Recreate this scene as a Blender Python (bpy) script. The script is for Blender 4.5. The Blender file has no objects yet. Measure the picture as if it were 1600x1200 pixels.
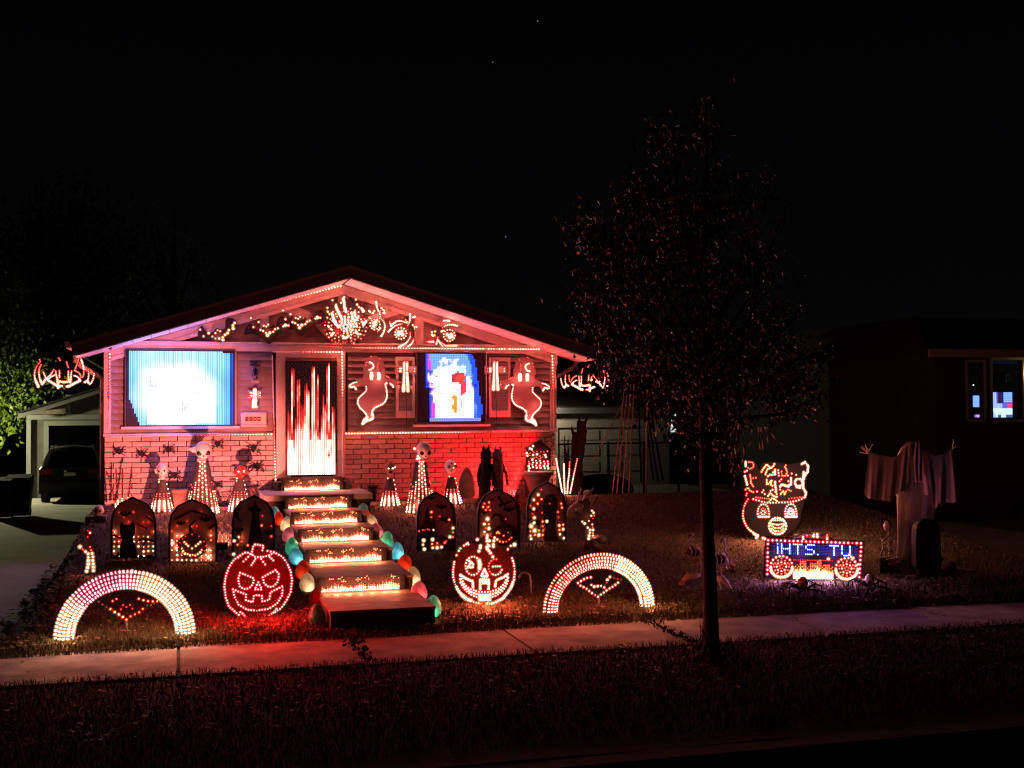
import bpy, bmesh, math, random
import numpy as np
from mathutils import Vector, Matrix
random.seed(7)
RN = random.Random(11)
S = bpy.context.scene
C = S.collection
# ------------------------------------------------------------------ camera
F = 1866.0
_y, _p, _r = math.radians(15.6), math.radians(1.38), math.radians(0.3)
CW = Vector((math.sin(_y)*math.cos(_p), math.cos(_y)*math.cos(_p), math.sin(_p)))
_R = Vector((math.cos(_y), -math.sin(_y), 0)); _U = _R.cross(CW)
CR = _R*math.cos(_r) - _U*math.sin(_r)
CU = _U*math.cos(_r) + _R*math.sin(_r)
CC = Vector((-2.202, -20.91, 1.058))
cam = bpy.data.cameras.new('camera'); camo = bpy.data.objects.new('camera', cam); C.objects.link(camo)
cam.sensor_width = 36; cam.lens = F*36/1600; cam.clip_start = .1; cam.clip_end = 600
M3 = Matrix((CR, CU, -CW)).transposed()
camo.matrix_world = Matrix.Translation(CC) @ M3.to_4x4()
S.camera = camo
# ------------------------------------------------------------------ night sky, exposure
W = bpy.data.worlds.new('World'); S.world = W; W.use_nodes = True
bg = W.node_tree.nodes['Background']; bg.inputs[1].default_value = 0.0022
_n = W.node_tree.nodes; _l = W.node_tree.links
_tc = _n.new('ShaderNodeTexCoord'); _sx = _n.new('ShaderNodeSeparateXYZ'); _cr = _n.new('ShaderNodeValToRGB')
_cr.color_ramp.elements[0].position = 0.0; _cr.color_ramp.elements[0].color = (.80, .85, 1.0, 1)      # town glow over the roofs
_cr.color_ramp.elements[1].position = .34; _cr.color_ramp.elements[1].color = (.22, .25, .42, 1)
_l.new(_tc.outputs['Generated'], _sx.inputs[0]); _l.new(_sx.outputs['Z'], _cr.inputs[0]); _l.new(_cr.outputs[0], bg.inputs[0])
S.view_settings.view_transform = 'Standard'; S.view_settings.look = 'None'
S.view_settings.exposure = 0; S.view_settings.gamma = 1; S.view_settings.use_curve_mapping = False
S.cycles.use_denoising = True
try:
    S.cycles.denoiser = 'OPENIMAGEDENOISE'; S.cycles.denoising_input_passes = 'RGB_ALBEDO_NORMAL'
except Exception: pass
S.cycles.max_bounces = 5; S.cycles.diffuse_bounces = 3; S.cycles.glossy_bounces = 2; S.cycles.transmission_bounces = 4
S.cycles.transparent_max_bounces = 6; S.cycles.caustics_reflective = False; S.cycles.caustics_refractive = False
S.cycles.use_light_tree = True; S.cycles.sample_clamp_indirect = 4
S.cycles.filter_width = 1.25
# ------------------------------------------------------------------ pixel of the photo -> point of the place
def ray(px, py): return CW + CR*((px-800)/F) - CU*((py-600)/F)
def P(px, py, Y=0.0):
    d = ray(px, py); return CC + d*((Y-CC.y)/d.y)
def PZ(px, py, z):
    d = ray(px, py); return CC + d*((z-CC.z)/d.z)
LB = (-.45+1.27)/8.2
def PL(px, py):                        # on the sloping lawn
    d = ray(px, py); t = (-.45 + LB*CC.y - CC.z)/(d.z - LB*d.y); return CC + d*t
def plane_pt(px, py, p0, n):
    d = ray(px, py); return CC + d*((p0-CC).dot(n)/d.dot(n))
def gz(x, y):                          # height of the ground
    if y < -8.2: l = -1.30
    elif y < 0: l = -.45 + LB*y
    elif y < 10: l = -.45 - .085*y
    else: l = -1.3
    dr = -1.30 - .2*max(0, min(1, (y+8.2)/26))
    t = max(0, min(1, (-3.5-x)/.5)); t = t*t*(3-2*t)
    if y < -8.2: return -1.30
    return l*(1-t) + dr*t
# ------------------------------------------------------------------ materials
MATS = {}
def mat(name, c, rough=.7, c2=None, scale=8, bump=0, bscale=None, spec=.3, metal=0, rnd=0, detail=4):
    m = bpy.data.materials.new(name); m.use_nodes = True; MATS[name] = m
    nt = m.node_tree; b = nt.nodes['Principled BSDF']
    b.inputs['Roughness'].default_value = rough; b.inputs['Metallic'].default_value = metal
    b.inputs['Specular IOR Level'].default_value = spec
    tc = nt.nodes.new('ShaderNodeTexCoord')
    src = None
    if c2 is not None:
        n = nt.nodes.new('ShaderNodeTexNoise'); n.inputs['Scale'].default_value = scale; n.inputs['Detail'].default_value = detail
        nt.links.new(tc.outputs['Object'], n.inputs['Vector'])
        rp = nt.nodes.new('ShaderNodeValToRGB'); rp.color_ramp.elements[0].position = .35; rp.color_ramp.elements[1].position = .68
        rp.color_ramp.elements[0].color = (*c, 1); rp.color_ramp.elements[1].color = (*c2, 1)
        nt.links.new(n.outputs['Fac'], rp.inputs['Fac']); src = rp.outputs['Color']
    if rnd:
        oi = nt.nodes.new('ShaderNodeObjectInfo'); hs = nt.nodes.new('ShaderNodeHueSaturation')
        mr = nt.nodes.new('ShaderNodeMapRange'); mr.inputs['To Min'].default_value = 1-rnd; mr.inputs['To Max'].default_value = 1+rnd
        nt.links.new(oi.outputs['Random'], mr.inputs['Value']); nt.links.new(mr.outputs['Result'], hs.inputs['Value'])
        if src: nt.links.new(src, hs.inputs['Color'])
        else: hs.inputs['Color'].default_value = (*c, 1)
        src = hs.outputs['Color']
    if src: nt.links.new(src, b.inputs['Base Color'])
    else: b.inputs['Base Color'].default_value = (*c, 1)
    if bump:
        n2 = nt.nodes.new('ShaderNodeTexNoise'); n2.inputs['Scale'].default_value = bscale or scale*3; n2.inputs['Detail'].default_value = 5
        nt.links.new(tc.outputs['Object'], n2.inputs['Vector'])
        bp = nt.nodes.new('ShaderNodeBump'); bp.inputs['Strength'].default_value = bump; bp.inputs['Distance'].default_value = .02
        nt.links.new(n2.outputs['Fac'], bp.inputs['Height']); nt.links.new(bp.outputs['Normal'], b.inputs['Normal'])
    return m
def emat(name, c, s):
    m = bpy.data.materials.new(name); m.use_nodes = True; nt = m.node_tree; nt.nodes.clear()
    o = nt.nodes.new('ShaderNodeOutputMaterial'); e = nt.nodes.new('ShaderNodeEmission')
    e.inputs[0].default_value = (*c, 1); e.inputs[1].default_value = s
    nt.links.new(e.outputs[0], o.inputs[0]); MATS[name] = m; return m
LEVELS = (1.5, 6.0, 25.0, 90.0)
LEDM = []
for i, s in enumerate(LEVELS*2):
    m = emat('led_glow_%d' % i, (1, 1, 1), s)
    if i < 4: m.cycles.emission_sampling = 'NONE'
    a = m.node_tree.nodes.new('ShaderNodeAttribute'); a.attribute_name = 'led'
    m.node_tree.links.new(a.outputs['Color'], m.node_tree.nodes['Emission'].inputs[0]); LEDM.append(m)
mat('brick', (.44, .37, .33), .85, (.56, .48, .43), 9, .5, 40, rnd=.22)
mat('mortar', (.035, .03, .028), .95, (.06, .055, .05), 20)
mat('siding', (.25, .23, .225), .6, (.32, .295, .285), 5, .15, 60, rnd=.06)
mat('trim', (.50, .455, .42), .55, (.60, .55, .5), 6, .1, 40)
mat('stucco', (.19, .145, .135), .9, (.25, .195, .18), 7, .4, 80)
mat('timber', (.42, .37, .33), .6, (.5, .44, .4), 5, .15, 40)
mat('shingle', (.035, .032, .033), .9, (.07, .062, .06), 25, .4)
mat('fascia', (.045, .045, .05), .5, (.065, .063, .068), 3)
mat('drip', (.11, .10, .10), .45)
mat('soffit', (.50, .46, .44), .5, (.56, .52, .50), 4, rnd=.05)
mat('concrete', (.27, .255, .24), .9, (.36, .345, .32), 3.5, .35, 45, rnd=.07, detail=8)
mat('walk', (.20, .188, .18), .95, (.42, .395, .375), 2.6, .6, 30, rnd=.1, detail=10)
mat('drive', (.20, .19, .18), .92, (.30, .29, .27), 1.2, .3, 30, detail=10)
mat('asphalt', (.04, .04, .04), .9, (.06, .06, .06), 14, .5, 90)
mat('soil', (.05, .038, .024), .95, (.085, .065, .04), 6, .6, 40)
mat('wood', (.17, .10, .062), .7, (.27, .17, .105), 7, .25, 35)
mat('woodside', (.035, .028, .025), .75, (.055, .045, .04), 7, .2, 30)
mat('black', (.012, .012, .013), .6)
mat('blackgloss', (.012, .012, .014), .25, spec=.5)
mat('darkcloth', (.012, .011, .013), .95, (.02, .018, .02), 18, .4)
mat('net', (.03, .03, .032), .8, (.05, .05, .052), 60)
mat('bone', (.62, .56, .47), .6, (.72, .66, .56), 9, .2, 30)
mat('paleplastic', (.62, .58, .54), .45, (.7, .66, .62), 9)
mat('redmask', (.42, .03, .025), .45, (.5, .05, .04), 9)
mat('ghostpanel', (.26, .19, .21), .7, (.31, .23, .25), 6)
mat('tombpanel', (.30, .24, .26), .7, (.37, .31, .33), 10)
mat('pumpkinpanel', (.012, .0018, .0016), .8, (.018, .0025, .002), 6, spec=.05)
mat('matte', (.005, .005, .0055), .95, spec=0)
mat('kerbstone', (.045, .043, .04), .9, (.07, .066, .06), 6)
mat('whitemetal', (.55, .55, .55), .4, metal=.4)
mat('greymetal', (.22, .22, .23), .4, metal=.8)
mat('mailbox', (.62, .5, .42), .45, (.68, .56, .48), 5)
mat('terracotta', (.24, .12, .08), .8, (.32, .17, .11), 8, .3, 40)
mat('urn', (.42, .32, .28), .7, (.5, .4, .35), 8, .3, 40)
mat('stone', (.09, .085, .085), .9, (.16, .15, .145), 8, .7, 25)
mat('bark', (.035, .028, .023), .95, (.065, .05, .042), 14, .8, 40)
mat('leaf', (.060, .064, .045), .38, (.105, .085, .060), 3.5, spec=.6)
mat('leafgreen', (.06, .11, .008), .5, (.14, .20, .018), 2.2, spec=.4)
mat('leafdark', (.03, .035, .018), .6, (.05, .05, .025), 2)
mat('deadleaf', (.13, .08, .04), .7, (.25, .17, .09), 2.5, spec=.3)
mat('grass', (.035, .05, .016), .7, (.10, .085, .035), 2.0, spec=.25)
mat('cloth', (.66, .62, .60), .95, (.76, .72, .70), 5, .3, 60)
mat('garagewall', (.075, .075, .07), .8, (.11, .11, .10), 3, .1, 30)
mat('garagetrim', (.22, .225, .23), .6)
mat('whitedoor', (.55, .54, .48), .6, (.62, .6, .54), 3)
mat('carpaint', (.006, .006, .008), .16, spec=.6)
mat('tyre', (.01, .01, .01), .85)
mat('rim', (.2, .2, .2), .35, metal=.8)
mat('taillight', (.25, .01, .01), .15, spec=.6)
mat('chrome', (.6, .6, .6), .15, metal=1)
mat('plate', (.5, .5, .48), .5)
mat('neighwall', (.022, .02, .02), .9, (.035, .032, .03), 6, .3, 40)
mat('roomwall', (.20, .19, .17), .9)
mat('eyeblack', (.004, .004, .004), .5)
mat('wolfgrey', (.16, .14, .125), .95, (.28, .25, .23), 20, .6, 50)
mat('digit', (.05, .01, .01), .5)
mat('bluecar', (.02, .025, .05), .3)
mat('rope', (.70, .55, .48), .9)
mat('wire', (.02, .02, .02), .6)
mat('pole', (.03, .028, .026), .7)
mat('flamingo', (.42, .34, .38), .6, (.5, .42, .46), 6)
mat('birdbone', (.13, .10, .10), .6, (.2, .16, .16), 6)
def glassmat():
    m = bpy.data.materials.new('glass'); m.use_nodes = True; nt = m.node_tree; nt.nodes.clear()
    o = nt.nodes.new('ShaderNodeOutputMaterial'); t = nt.nodes.new('ShaderNodeBsdfTransparent'); g = nt.nodes.new('ShaderNodeBsdfGlossy')
    g.inputs['Roughness'].default_value = .05; mx = nt.nodes.new('ShaderNodeMixShader'); mx.inputs[0].default_value = .07
    nt.links.new(t.outputs[0], mx.inputs[1]); nt.links.new(g.outputs[0], mx.inputs[2]); nt.links.new(mx.outputs[0], o.inputs[0]); MATS['glass'] = m
glassmat()
def eggmat(name, c):
    m = bpy.data.materials.new(name); m.use_nodes = True; nt = m.node_tree; nt.nodes.clear()
    o = nt.nodes.new('ShaderNodeOutputMaterial'); t = nt.nodes.new('ShaderNodeBsdfTranslucent'); d = nt.nodes.new('ShaderNodeBsdfPrincipled')
    n = nt.nodes.new('ShaderNodeTexNoise'); n.inputs['Scale'].default_value = 14; n.inputs['Detail'].default_value = 6; n.inputs['Distortion'].default_value = 1.2
    tc = nt.nodes.new('ShaderNodeTexCoord'); nt.links.new(tc.outputs['Object'], n.inputs['Vector'])
    rp = nt.nodes.new('ShaderNodeValToRGB'); rp.color_ramp.elements[0].color = (*[v*.6 for v in c], 1); rp.color_ramp.elements[1].color = (*c, 1)
    rp.color_ramp.elements[0].position = .38; rp.color_ramp.elements[1].position = .6
    nt.links.new(n.outputs['Fac'], rp.inputs['Fac']); nt.links.new(rp.outputs['Color'], t.inputs['Color']); nt.links.new(rp.outputs['Color'], d.inputs['Base Color'])
    d.inputs['Roughness'].default_value = .35
    mx = nt.nodes.new('ShaderNodeMixShader'); mx.inputs[0].default_value = .45
    nt.links.new(t.outputs[0], mx.inputs[1]); nt.links.new(d.outputs[0], mx.inputs[2]); nt.links.new(mx.outputs[0], o.inputs[0]); MATS[name] = m
for n_, c_ in dict(egg_blue=(.30, .62, .72), egg_red=(.80, .09, .04), egg_cream=(.85, .68, .50), egg_pink=(.70, .26, .34), egg_green=(.16, .62, .42), egg_darkred=(.35, .03, .04), egg_darkgreen=(.10, .34, .26)).items(): eggmat(n_, c_)
# ------------------------------------------------------------------ mesh collecting
class MB:
    def __init__(s): s.v = []; s.f = []
    def poly(s, pts):
        n = len(s.v); s.v += [tuple(p) for p in pts]; s.f.append(tuple(range(n, n+len(pts)))); return s
    def box(s, x0, x1, y0, y1, z0, z1):
        n = len(s.v)
        s.v += [(x0,y0,z0),(x1,y0,z0),(x1,y1,z0),(x0,y1,z0),(x0,y0,z1),(x1,y0,z1),(x1,y1,z1),(x0,y1,z1)]
        s.f += [tuple(n+i for i in q) for q in ((0,3,2,1),(4,5,6,7),(0,1,5,4),(1,2,6,5),(2,3,7,6),(3,0,4,7))]; return s
    def hexa(s, b, t):                     # 4 bottom points, 4 top points, both counter-clockwise seen from above
        n = len(s.v); s.v += [tuple(p) for p in b]+[tuple(p) for p in t]
        s.f += [tuple(n+i for i in q) for q in ((0,3,2,1),(4,5,6,7),(0,1,5,4),(1,2,6,5),(2,3,7,6),(3,0,4,7))]; return s
    def prism(s, pts, d):                  # planar outline pushed along d
        n = len(s.v); k = len(pts); d = Vector(d)
        s.v += [tuple(p) for p in pts]+[tuple(Vector(p)+d) for p in pts]
        s.f.append(tuple(n+i for i in range(k))); s.f.append(tuple(n+k+i for i in reversed(range(k))))
        s.f += [(n+i, n+k+i, n+k+(i+1) % k, n+(i+1) % k) for i in range(k)]; return s
    def tube(s, pts, r, n=6, cap=True):
        pts = [Vector(p) for p in pts]; k = len(pts)
        rr = r if isinstance(r, (list, tuple)) else [r]*k
        b = len(s.v); up = None
        for i, p in enumerate(pts):
            t = (pts[min(i+1, k-1)]-pts[max(i-1, 0)]); t = t.normalized() if t.length > 1e-9 else Vector((0,0,1))
            if up is None: up = Vector((0,0,1)) if abs(t.z) < .9 else Vector((1,0,0))
            a = t.cross(up); a = a.normalized() if a.length > 1e-6 else Vector((1,0,0)); c = a.cross(t).normalized(); up = c
            for j in range(n):
                w = 2*math.pi*j/n; s.v.append(tuple(p + (a*math.cos(w)+c*math.sin(w))*rr[i]))
        for i in range(k-1):
            for j in range(n): s.f.append((b+i*n+j, b+i*n+(j+1) % n, b+(i+1)*n+(j+1) % n, b+(i+1)*n+j))
        if cap: s.f.append(tuple(b+j for j in reversed(range(n)))); s.f.append(tuple(b+(k-1)*n+j for j in range(n)))
        return s
    def lathe(s, prof, c=(0,0,0), n=16, sx=1, sy=1, lean=(0,0)):      # prof: list of (r, z)
        b = len(s.v); k = len(prof); c = Vector(c)
        for r, z in prof:
            for j in range(n):
                w = 2*math.pi*j/n; s.v.append((c.x+r*math.cos(w)*sx+lean[0]*z, c.y+r*math.sin(w)*sy+lean[1]*z, c.z+z))
        for i in range(k-1):
            for j in range(n): s.f.append((b+i*n+j, b+i*n+(j+1) % n, b+(i+1)*n+(j+1) % n, b+(i+1)*n+j))
        s.f.append(tuple(b+j for j in reversed(range(n)))); s.f.append(tuple(b+(k-1)*n+j for j in range(n))); return s
    def ball(s, c, rx, ry=None, rz=None, n=12, m=8):
        ry = rx if ry is None else ry; rz = rx if rz is None else rz; c = Vector(c); b = len(s.v)
        s.v.append((c.x, c.y, c.z-rz))
        for i in range(1, m):
            w = -math.pi/2+math.pi*i/m
            for j in range(n):
                q = 2*math.pi*j/n; s.v.append((c.x+rx*math.cos(w)*math.cos(q), c.y+ry*math.cos(w)*math.sin(q), c.z+rz*math.sin(w)))
        s.v.append((c.x, c.y, c.z+rz)); e = len(s.v)-1
        for j in range(n): s.f.append((b, b+1+(j+1) % n, b+1+j)); s.f.append((e, e-n+j, e-n+(j+1) % n))
        for i in range(m-2):
            for j in range(n): s.f.append((b+1+i*n+j, b+1+i*n+(j+1) % n, b+1+(i+1)*n+(j+1) % n, b+1+(i+1)*n+j))
        return s
    def grid(s, rows):                     # rows of points -> sheet
        b = len(s.v); m = len(rows[0])
        for r in rows: s.v += [tuple(p) for p in r]
        for i in range(len(rows)-1):
            for j in range(m-1): s.f.append((b+i*m+j, b+i*m+j+1, b+(i+1)*m+j+1, b+(i+1)*m+j))
        return s
ORG = {}
def mesh(name, mb, m, o=(0,0,0), smooth=False):
    me = bpy.data.meshes.new(name)
    me.from_pydata([(a-o[0], b-o[1], c-o[2]) for a, b, c in mb.v], [], mb.f); me.materials.append(MATS[m])
    if smooth: me.polygons.foreach_set('use_smooth', [True]*len(me.polygons))
    me.update(); return me
def tag(o, label=None, cat=None, group=None, kind=None):
    if label: o['label'] = label
    if cat: o['category'] = cat
    if group: o['group'] = group
    if kind: o['kind'] = kind
    return o
def thing(name, label, cat, loc, group=None, kind=None):
    o = bpy.data.objects.new(name, None); C.objects.link(o); o.location = loc; o.empty_display_size = .1
    tag(o, label, cat, group, kind); ORG[o.name] = tuple(Vector(loc)); return o
def part(root, name, mb, m, kind=None, label=None, smooth=False, org=None):
    og = org or ORG[root.name]
    o = bpy.data.objects.new(name, mesh(name, mb, m, og, smooth)); C.objects.link(o); o.parent = root; ORG[o.name] = og
    tag(o, label, None, None, kind); return o
def solo(name, mb, m, label, cat, loc, group=None, kind=None, smooth=False):
    o = bpy.data.objects.new(name, mesh(name, mb, m, loc, smooth)); C.objects.link(o); o.location = loc
    tag(o, label, cat, group, kind); ORG[o.name] = tuple(Vector(loc)); return o
class LEDs:
    def __init__(s): s.v = []; s.f = []; s.m = []; s.c = []; s.src = []
    def _col(s, c, k, q=0):
        mx = max(c); lv = next((i for i, e in enumerate(LEVELS) if mx <= e), 3); st = LEVELS[lv]
        s.m += [lv+q]*k; return (c[0]/st, c[1]/st, c[2]/st, 1)
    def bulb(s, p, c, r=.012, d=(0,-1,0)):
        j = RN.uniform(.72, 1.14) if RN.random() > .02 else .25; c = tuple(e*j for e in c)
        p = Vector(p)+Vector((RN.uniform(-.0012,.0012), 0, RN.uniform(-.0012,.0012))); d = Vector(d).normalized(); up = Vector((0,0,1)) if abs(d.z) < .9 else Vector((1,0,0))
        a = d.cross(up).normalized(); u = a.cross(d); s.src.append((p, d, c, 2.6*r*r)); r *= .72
        if max(c) > 1.4:  # dim glowing disc added behind the bulb, imitating its halo
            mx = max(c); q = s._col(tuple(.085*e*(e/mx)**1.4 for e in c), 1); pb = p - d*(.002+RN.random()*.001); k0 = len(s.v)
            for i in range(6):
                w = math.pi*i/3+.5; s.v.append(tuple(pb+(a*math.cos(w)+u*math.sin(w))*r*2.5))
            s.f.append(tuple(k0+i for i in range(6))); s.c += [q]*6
        n = len(s.v)
        for i in range(6):
            w = math.pi*i/3; s.v.append(tuple(p+(a*math.cos(w)+u*math.sin(w))*r))
        s.v.append(tuple(p+d*r*1.3)); col = s._col(c, 6)
        for i in range(6): s.f.append((n+i, n+(i+1) % 6, n+6)); s.c += [col]*3
    def quad(s, p, ax, az, c):
        p = Vector(p); n = len(s.v); s.v += [tuple(p-ax-az), tuple(p+ax-az), tuple(p+ax+az), tuple(p-ax+az)]
        s.f.append((n, n+1, n+2, n+3)); s.c += [s._col(c, 1, 4)]*4; s.src.append((p, Vector((0,-1,0)), c, 4*ax.length*az.length))
    def lamps(s, root, gain, tint, cell, out):
        # unseen point lamp added in front of each patch of bulbs, to strengthen their light
        o = Vector(ORG[root.name]); cl = {}
        for p, d, c, a in s.src: cl.setdefault((round(p.x/cell), round(p.z/cell)), []).append((p, d, c, a))
        for L in cl.values():
            w = [max(c)*a+1e-9 for _, _, c, a in L]; W = sum(w)
            p = sum((q[0]*k for q, k in zip(L, w)), Vector())/W; d = sum((q[1]*k for q, k in zip(L, w)), Vector()).normalized()
            col = [sum(q[2][i]*q[3] for q in L)*tint[i] for i in range(3)]; mx = max(col)
            e = 7.5*mx*gain
            if e < .004: continue
            la = bpy.data.lights.new('led_fill_lamp', 'POINT'); la.energy = e; la.color = [k/mx for k in col]; la.shadow_soft_size = 0
            ob = bpy.data.objects.new('led_fill_lamp', la); C.objects.link(ob); ob.location = p+d*out-o; ob.parent = root
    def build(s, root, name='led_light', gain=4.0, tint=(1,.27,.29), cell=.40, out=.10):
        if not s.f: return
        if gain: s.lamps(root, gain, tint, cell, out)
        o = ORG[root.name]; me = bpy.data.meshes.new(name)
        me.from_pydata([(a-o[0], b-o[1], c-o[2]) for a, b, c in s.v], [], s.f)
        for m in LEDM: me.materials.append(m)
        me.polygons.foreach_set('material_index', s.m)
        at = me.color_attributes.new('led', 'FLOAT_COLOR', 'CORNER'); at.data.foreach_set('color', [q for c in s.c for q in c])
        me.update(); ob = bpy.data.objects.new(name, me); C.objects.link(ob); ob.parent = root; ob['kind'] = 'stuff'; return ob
# LED colours (linear light)
RED = (5, .42, .32); REDD = (2.2, .10, .08); DIM = (.7, .04, .03); ORA = (6, 1.15, .28); WARM = (7, 4.2, 2.3); WHITE = (8, 6, 4.2); PINK = (6, 2.2, 2.2); HOT = (12, 7.6, 5.4)
def mix(a, b, t): t = max(0, min(1, t)); return tuple(a[i]*(1-t)+b[i]*t for i in range(3))
def resample(pts, sp, closed=False):
    pts = [Vector(p) for p in pts]
    if closed: pts.append(pts[0])
    L = [0]
    for a, b in zip(pts, pts[1:]): L.append(L[-1]+(b-a).length)
    n = max(1, int(round(L[-1]/sp))); out = []
    for k in range(n if closed else n+1):
        d = L[-1]*k/n; i = 0
        while i < len(L)-2 and L[i+1] < d: i += 1
        q = (d-L[i])/max(1e-9, L[i+1]-L[i]); out.append(pts[i].lerp(pts[i+1], q))
    return out
def pxs(pts, Y): return [P(x, y, Y) for x, y in pts]
def led_path(L, pts, Y, col, sp=.036, r=.012, closed=False, off=.006):
    q = resample(pxs(pts, Y-off), sp, closed); n = len(q)
    for i, p in enumerate(q):
        c = col(i/max(1, n-1), p) if callable(col) else col
        if c: L.bulb(p, c, r)
def led_pts(L, pts, Y, col, r=.014, off=.006):
    for x, y in pts: L.bulb(P(x, y, Y-off), col(x, y) if callable(col) else col, r)
def cut(mb, pts, Y, th=.012): mb.prism(pxs(pts, Y), (0, th, 0)); return mb
def smoothpoly(pts, it=2):
    for _ in range(it):
        q = []
        for a, b in zip(pts, pts[1:]+pts[:1]): q += [(a[0]*.75+b[0]*.25, a[1]*.75+b[1]*.25), (a[0]*.25+b[0]*.75, a[1]*.25+b[1]*.75)]
        pts = q
    return pts
def smoothline(pts, it=2):
    for _ in range(it):
        q = [pts[0]]
        for a, b in zip(pts, pts[1:]): q += [(a[0]*.75+b[0]*.25, a[1]*.75+b[1]*.25), (a[0]*.25+b[0]*.75, a[1]*.25+b[1]*.75)]
        pts = q+[pts[-1]]
    return pts
def ell(cx, cy, rx, ry, n=24, a0=0, a1=360): return [(cx+rx*math.cos(math.radians(a0+(a1-a0)*i/n)), cy+ry*math.sin(math.radians(a0+(a1-a0)*i/n))) for i in range(n+(a1-a0 != 360))]
# ================================================================== THE SETTING
def heightsheet(name, xs, ys, zf, m, kind='structure'):
    mb = MB(); mb.grid([[(x, y, zf(x, y)) for x in xs] for y in ys])
    return solo(name, mb, m, None, None, (0,0,0), kind=kind, smooth=True)
def rng(a, b, n): return [a+(b-a)*i/n for i in range(n+1)]
heightsheet('ground', rng(-90, 90, 24), rng(-60, 160, 24), lambda x, y: -1.75, 'soil')
_jit = random.Random(3)
heightsheet('lawn', rng(-4.0, -3.5, 8)+rng(-3.3, 9.6, 66), rng(-8.22, 0, 46)+rng(.5, 14, 20), lambda x, y: gz(x, y)-.006+_jit.uniform(-.014, .010)*(1 if y > -8.1 else 0), 'soil')
heightsheet('driveway', [-8.2, -7, -6, -5, -4.4, -4.0], rng(-8.22, 22, 20), lambda x, y: gz(-5, y)-.03, 'drive')
heightsheet('side_yard', [-40, -20, -8.19], [-8.22, 10, 40, 60], lambda x, y: -1.52, 'soil')
heightsheet('back_yard', rng(-4, 60, 12), [14.01, 30, 60], lambda x, y: -1.33, 'soil')
heightsheet('neighbor_lawn', [13.2, 20, 60], [-8.22, 0, 14], lambda x, y: -1.25, 'soil')
heightsheet('neighbor_driveway', [9.61, 11.5, 13.19], [-8.22, -4, 0, 14], lambda x, y: -1.27+.02*max(0, y+8)/8, 'drive')
heightsheet('verge', rng(-30, 30, 60), rng(-13.0, -9.66, 10), lambda x, y: -1.325+_jit.uniform(-.012, .012), 'soil')
_st = MB(); _st.grid([[(-60,-60,-1.47),(60,-60,-1.47)],[(-60,-13.2,-1.47),(60,-13.2,-1.47)]]); solo('street', _st, 'asphalt', None, None, (0,0,0), kind='structure')
kerb = thing('kerb', None, None, (0,-13.1,-1.47), kind='structure')
for k in range(20):
    x = -30+k*3.0; part(kerb, 'kerb_stone', MB().box(x+.006, x+2.994, -13.21, -13.005, -1.6, -1.325), 'kerbstone')
side = thing('sidewalk', None, None, (0,-9,-1.3), kind='structure')
jx = [-18.2, -15.5, -13.8, -12.1, -10.4, -8.8, -7.2, -5.55, -3.9, -2.20, -.47, 1.20, 2.88, 4.47, 6.22, 7.9, 9.6, 11.3, 13.0, 14.7, 16.4, 18.1]
for a, b in zip(jx, jx[1:]):
    z1, z2, z3, z4 = [-1.298+RN.uniform(-.006, .006) for _ in range(4)]
    g = .011 if RN.random() < .5 else .017
    b4 = [(a+g,-9.64,-1.42),(b-g,-9.64,-1.42),(b-g,-8.24,-1.42),(a+g,-8.24,-1.42)]
    part(side, 'slab', MB().hexa(b4, [(a+g,-9.64,z1),(b-g,-9.64,z2),(b-g,-8.24,z3),(a+g,-8.24,z4)]), 'walk')
    part(side, 'joint', MB().box(b-.0165, b+.0165, -9.6, -8.26, -1.42, -1.318), 'soil')
# night sky with three faint stars
star = MB()
for px, py in ((840,33),(790,370),(770,97)):
    p = CC + ray(px, py)*230; star.ball(p, .12, n=6, m=4)
emat('starlight', (.8,.85,1), .22)
solo('sky', star, 'starlight', None, None, (0,0,0), kind='structure')

# ================================================================== THE HOUSE  (front wall at y = 0)
HX0, HX1, AX = -3.385, 4.465, .571
house = thing('brick_house', 'low gabled house with painted brick base and lap siding, covered in glowing lights', 'house', (AX, 0, -.45))
core = MB()
core.box(HX0+.03, HX1-.03, .11, 10, -1.7, 2.15)
part(house, 'wall', core, 'mortar')
gp = MB(); gp.prism([(HX0+.03,.075,2.14),(HX1-.03,.075,2.14),(HX1-.03,.075,2.18),(AX,.075,3.30),(HX0+.03,.075,2.18)], (0, 9.9, 0))
part(house, 'gable_panel', gp, 'stucco', label='dark stucco gable triangle')
# bricks
def brickmesh(L, h=.079, dep=.10):
    r = RN.uniform; m = MB(); x = L/2; z = h/2
    c = .006
    f = [(-x+r(0,.004),0,-z+r(0,.003)),(x-r(0,.004),0,-z+r(0,.003)),(x-r(0,.004),0,z-r(0,.003)),(-x+r(0,.004),0,z-r(0,.003))]
    m.v = [(a-c*(1 if a < 0 else -1)*-1, 0+r(-.004,.004), b) for a, _, b in f]+[(a, .012, b) for a, _, b in f]+[(a, dep, b) for a, _, b in f]
    m.v = [(f[i][0]*.985, r(-.003,.003), f[i][2]*.93) for i in range(4)]+[(f[i][0], .008, f[i][2]) for i in range(4)]+[(f[i][0], dep, f[i][2]) for i in range(4)]
    m.f = [(0,1,2,3)]+[(i+4, (i+1) % 4+4, (i+1) % 4, i) for i in range(4)]+[(i+8, (i+1) % 4+8, (i+1) % 4+4, i+4) for i in range(4)]
    me = bpy.data.meshes.new('brick'); me.from_pydata(m.v, [], m.f); me.materials.append(MATS['brick']); return me, m
full = [brickmesh(.282) for _ in range(5)]
spots = []
CH = .0868
for row in range(14):
    z = .695 - CH*(row+.5)
    for x0, x1 in ((HX0, -.60), (.60, HX1)):
        off = .146 if row % 2 else 0
        x = x0 - off
        while x < x1-.02:
            a, b = max(x, x0), min(x+.282, x1)
            if b-a > .06: spots.append((row, a, b, z))
            x += .2925
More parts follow.
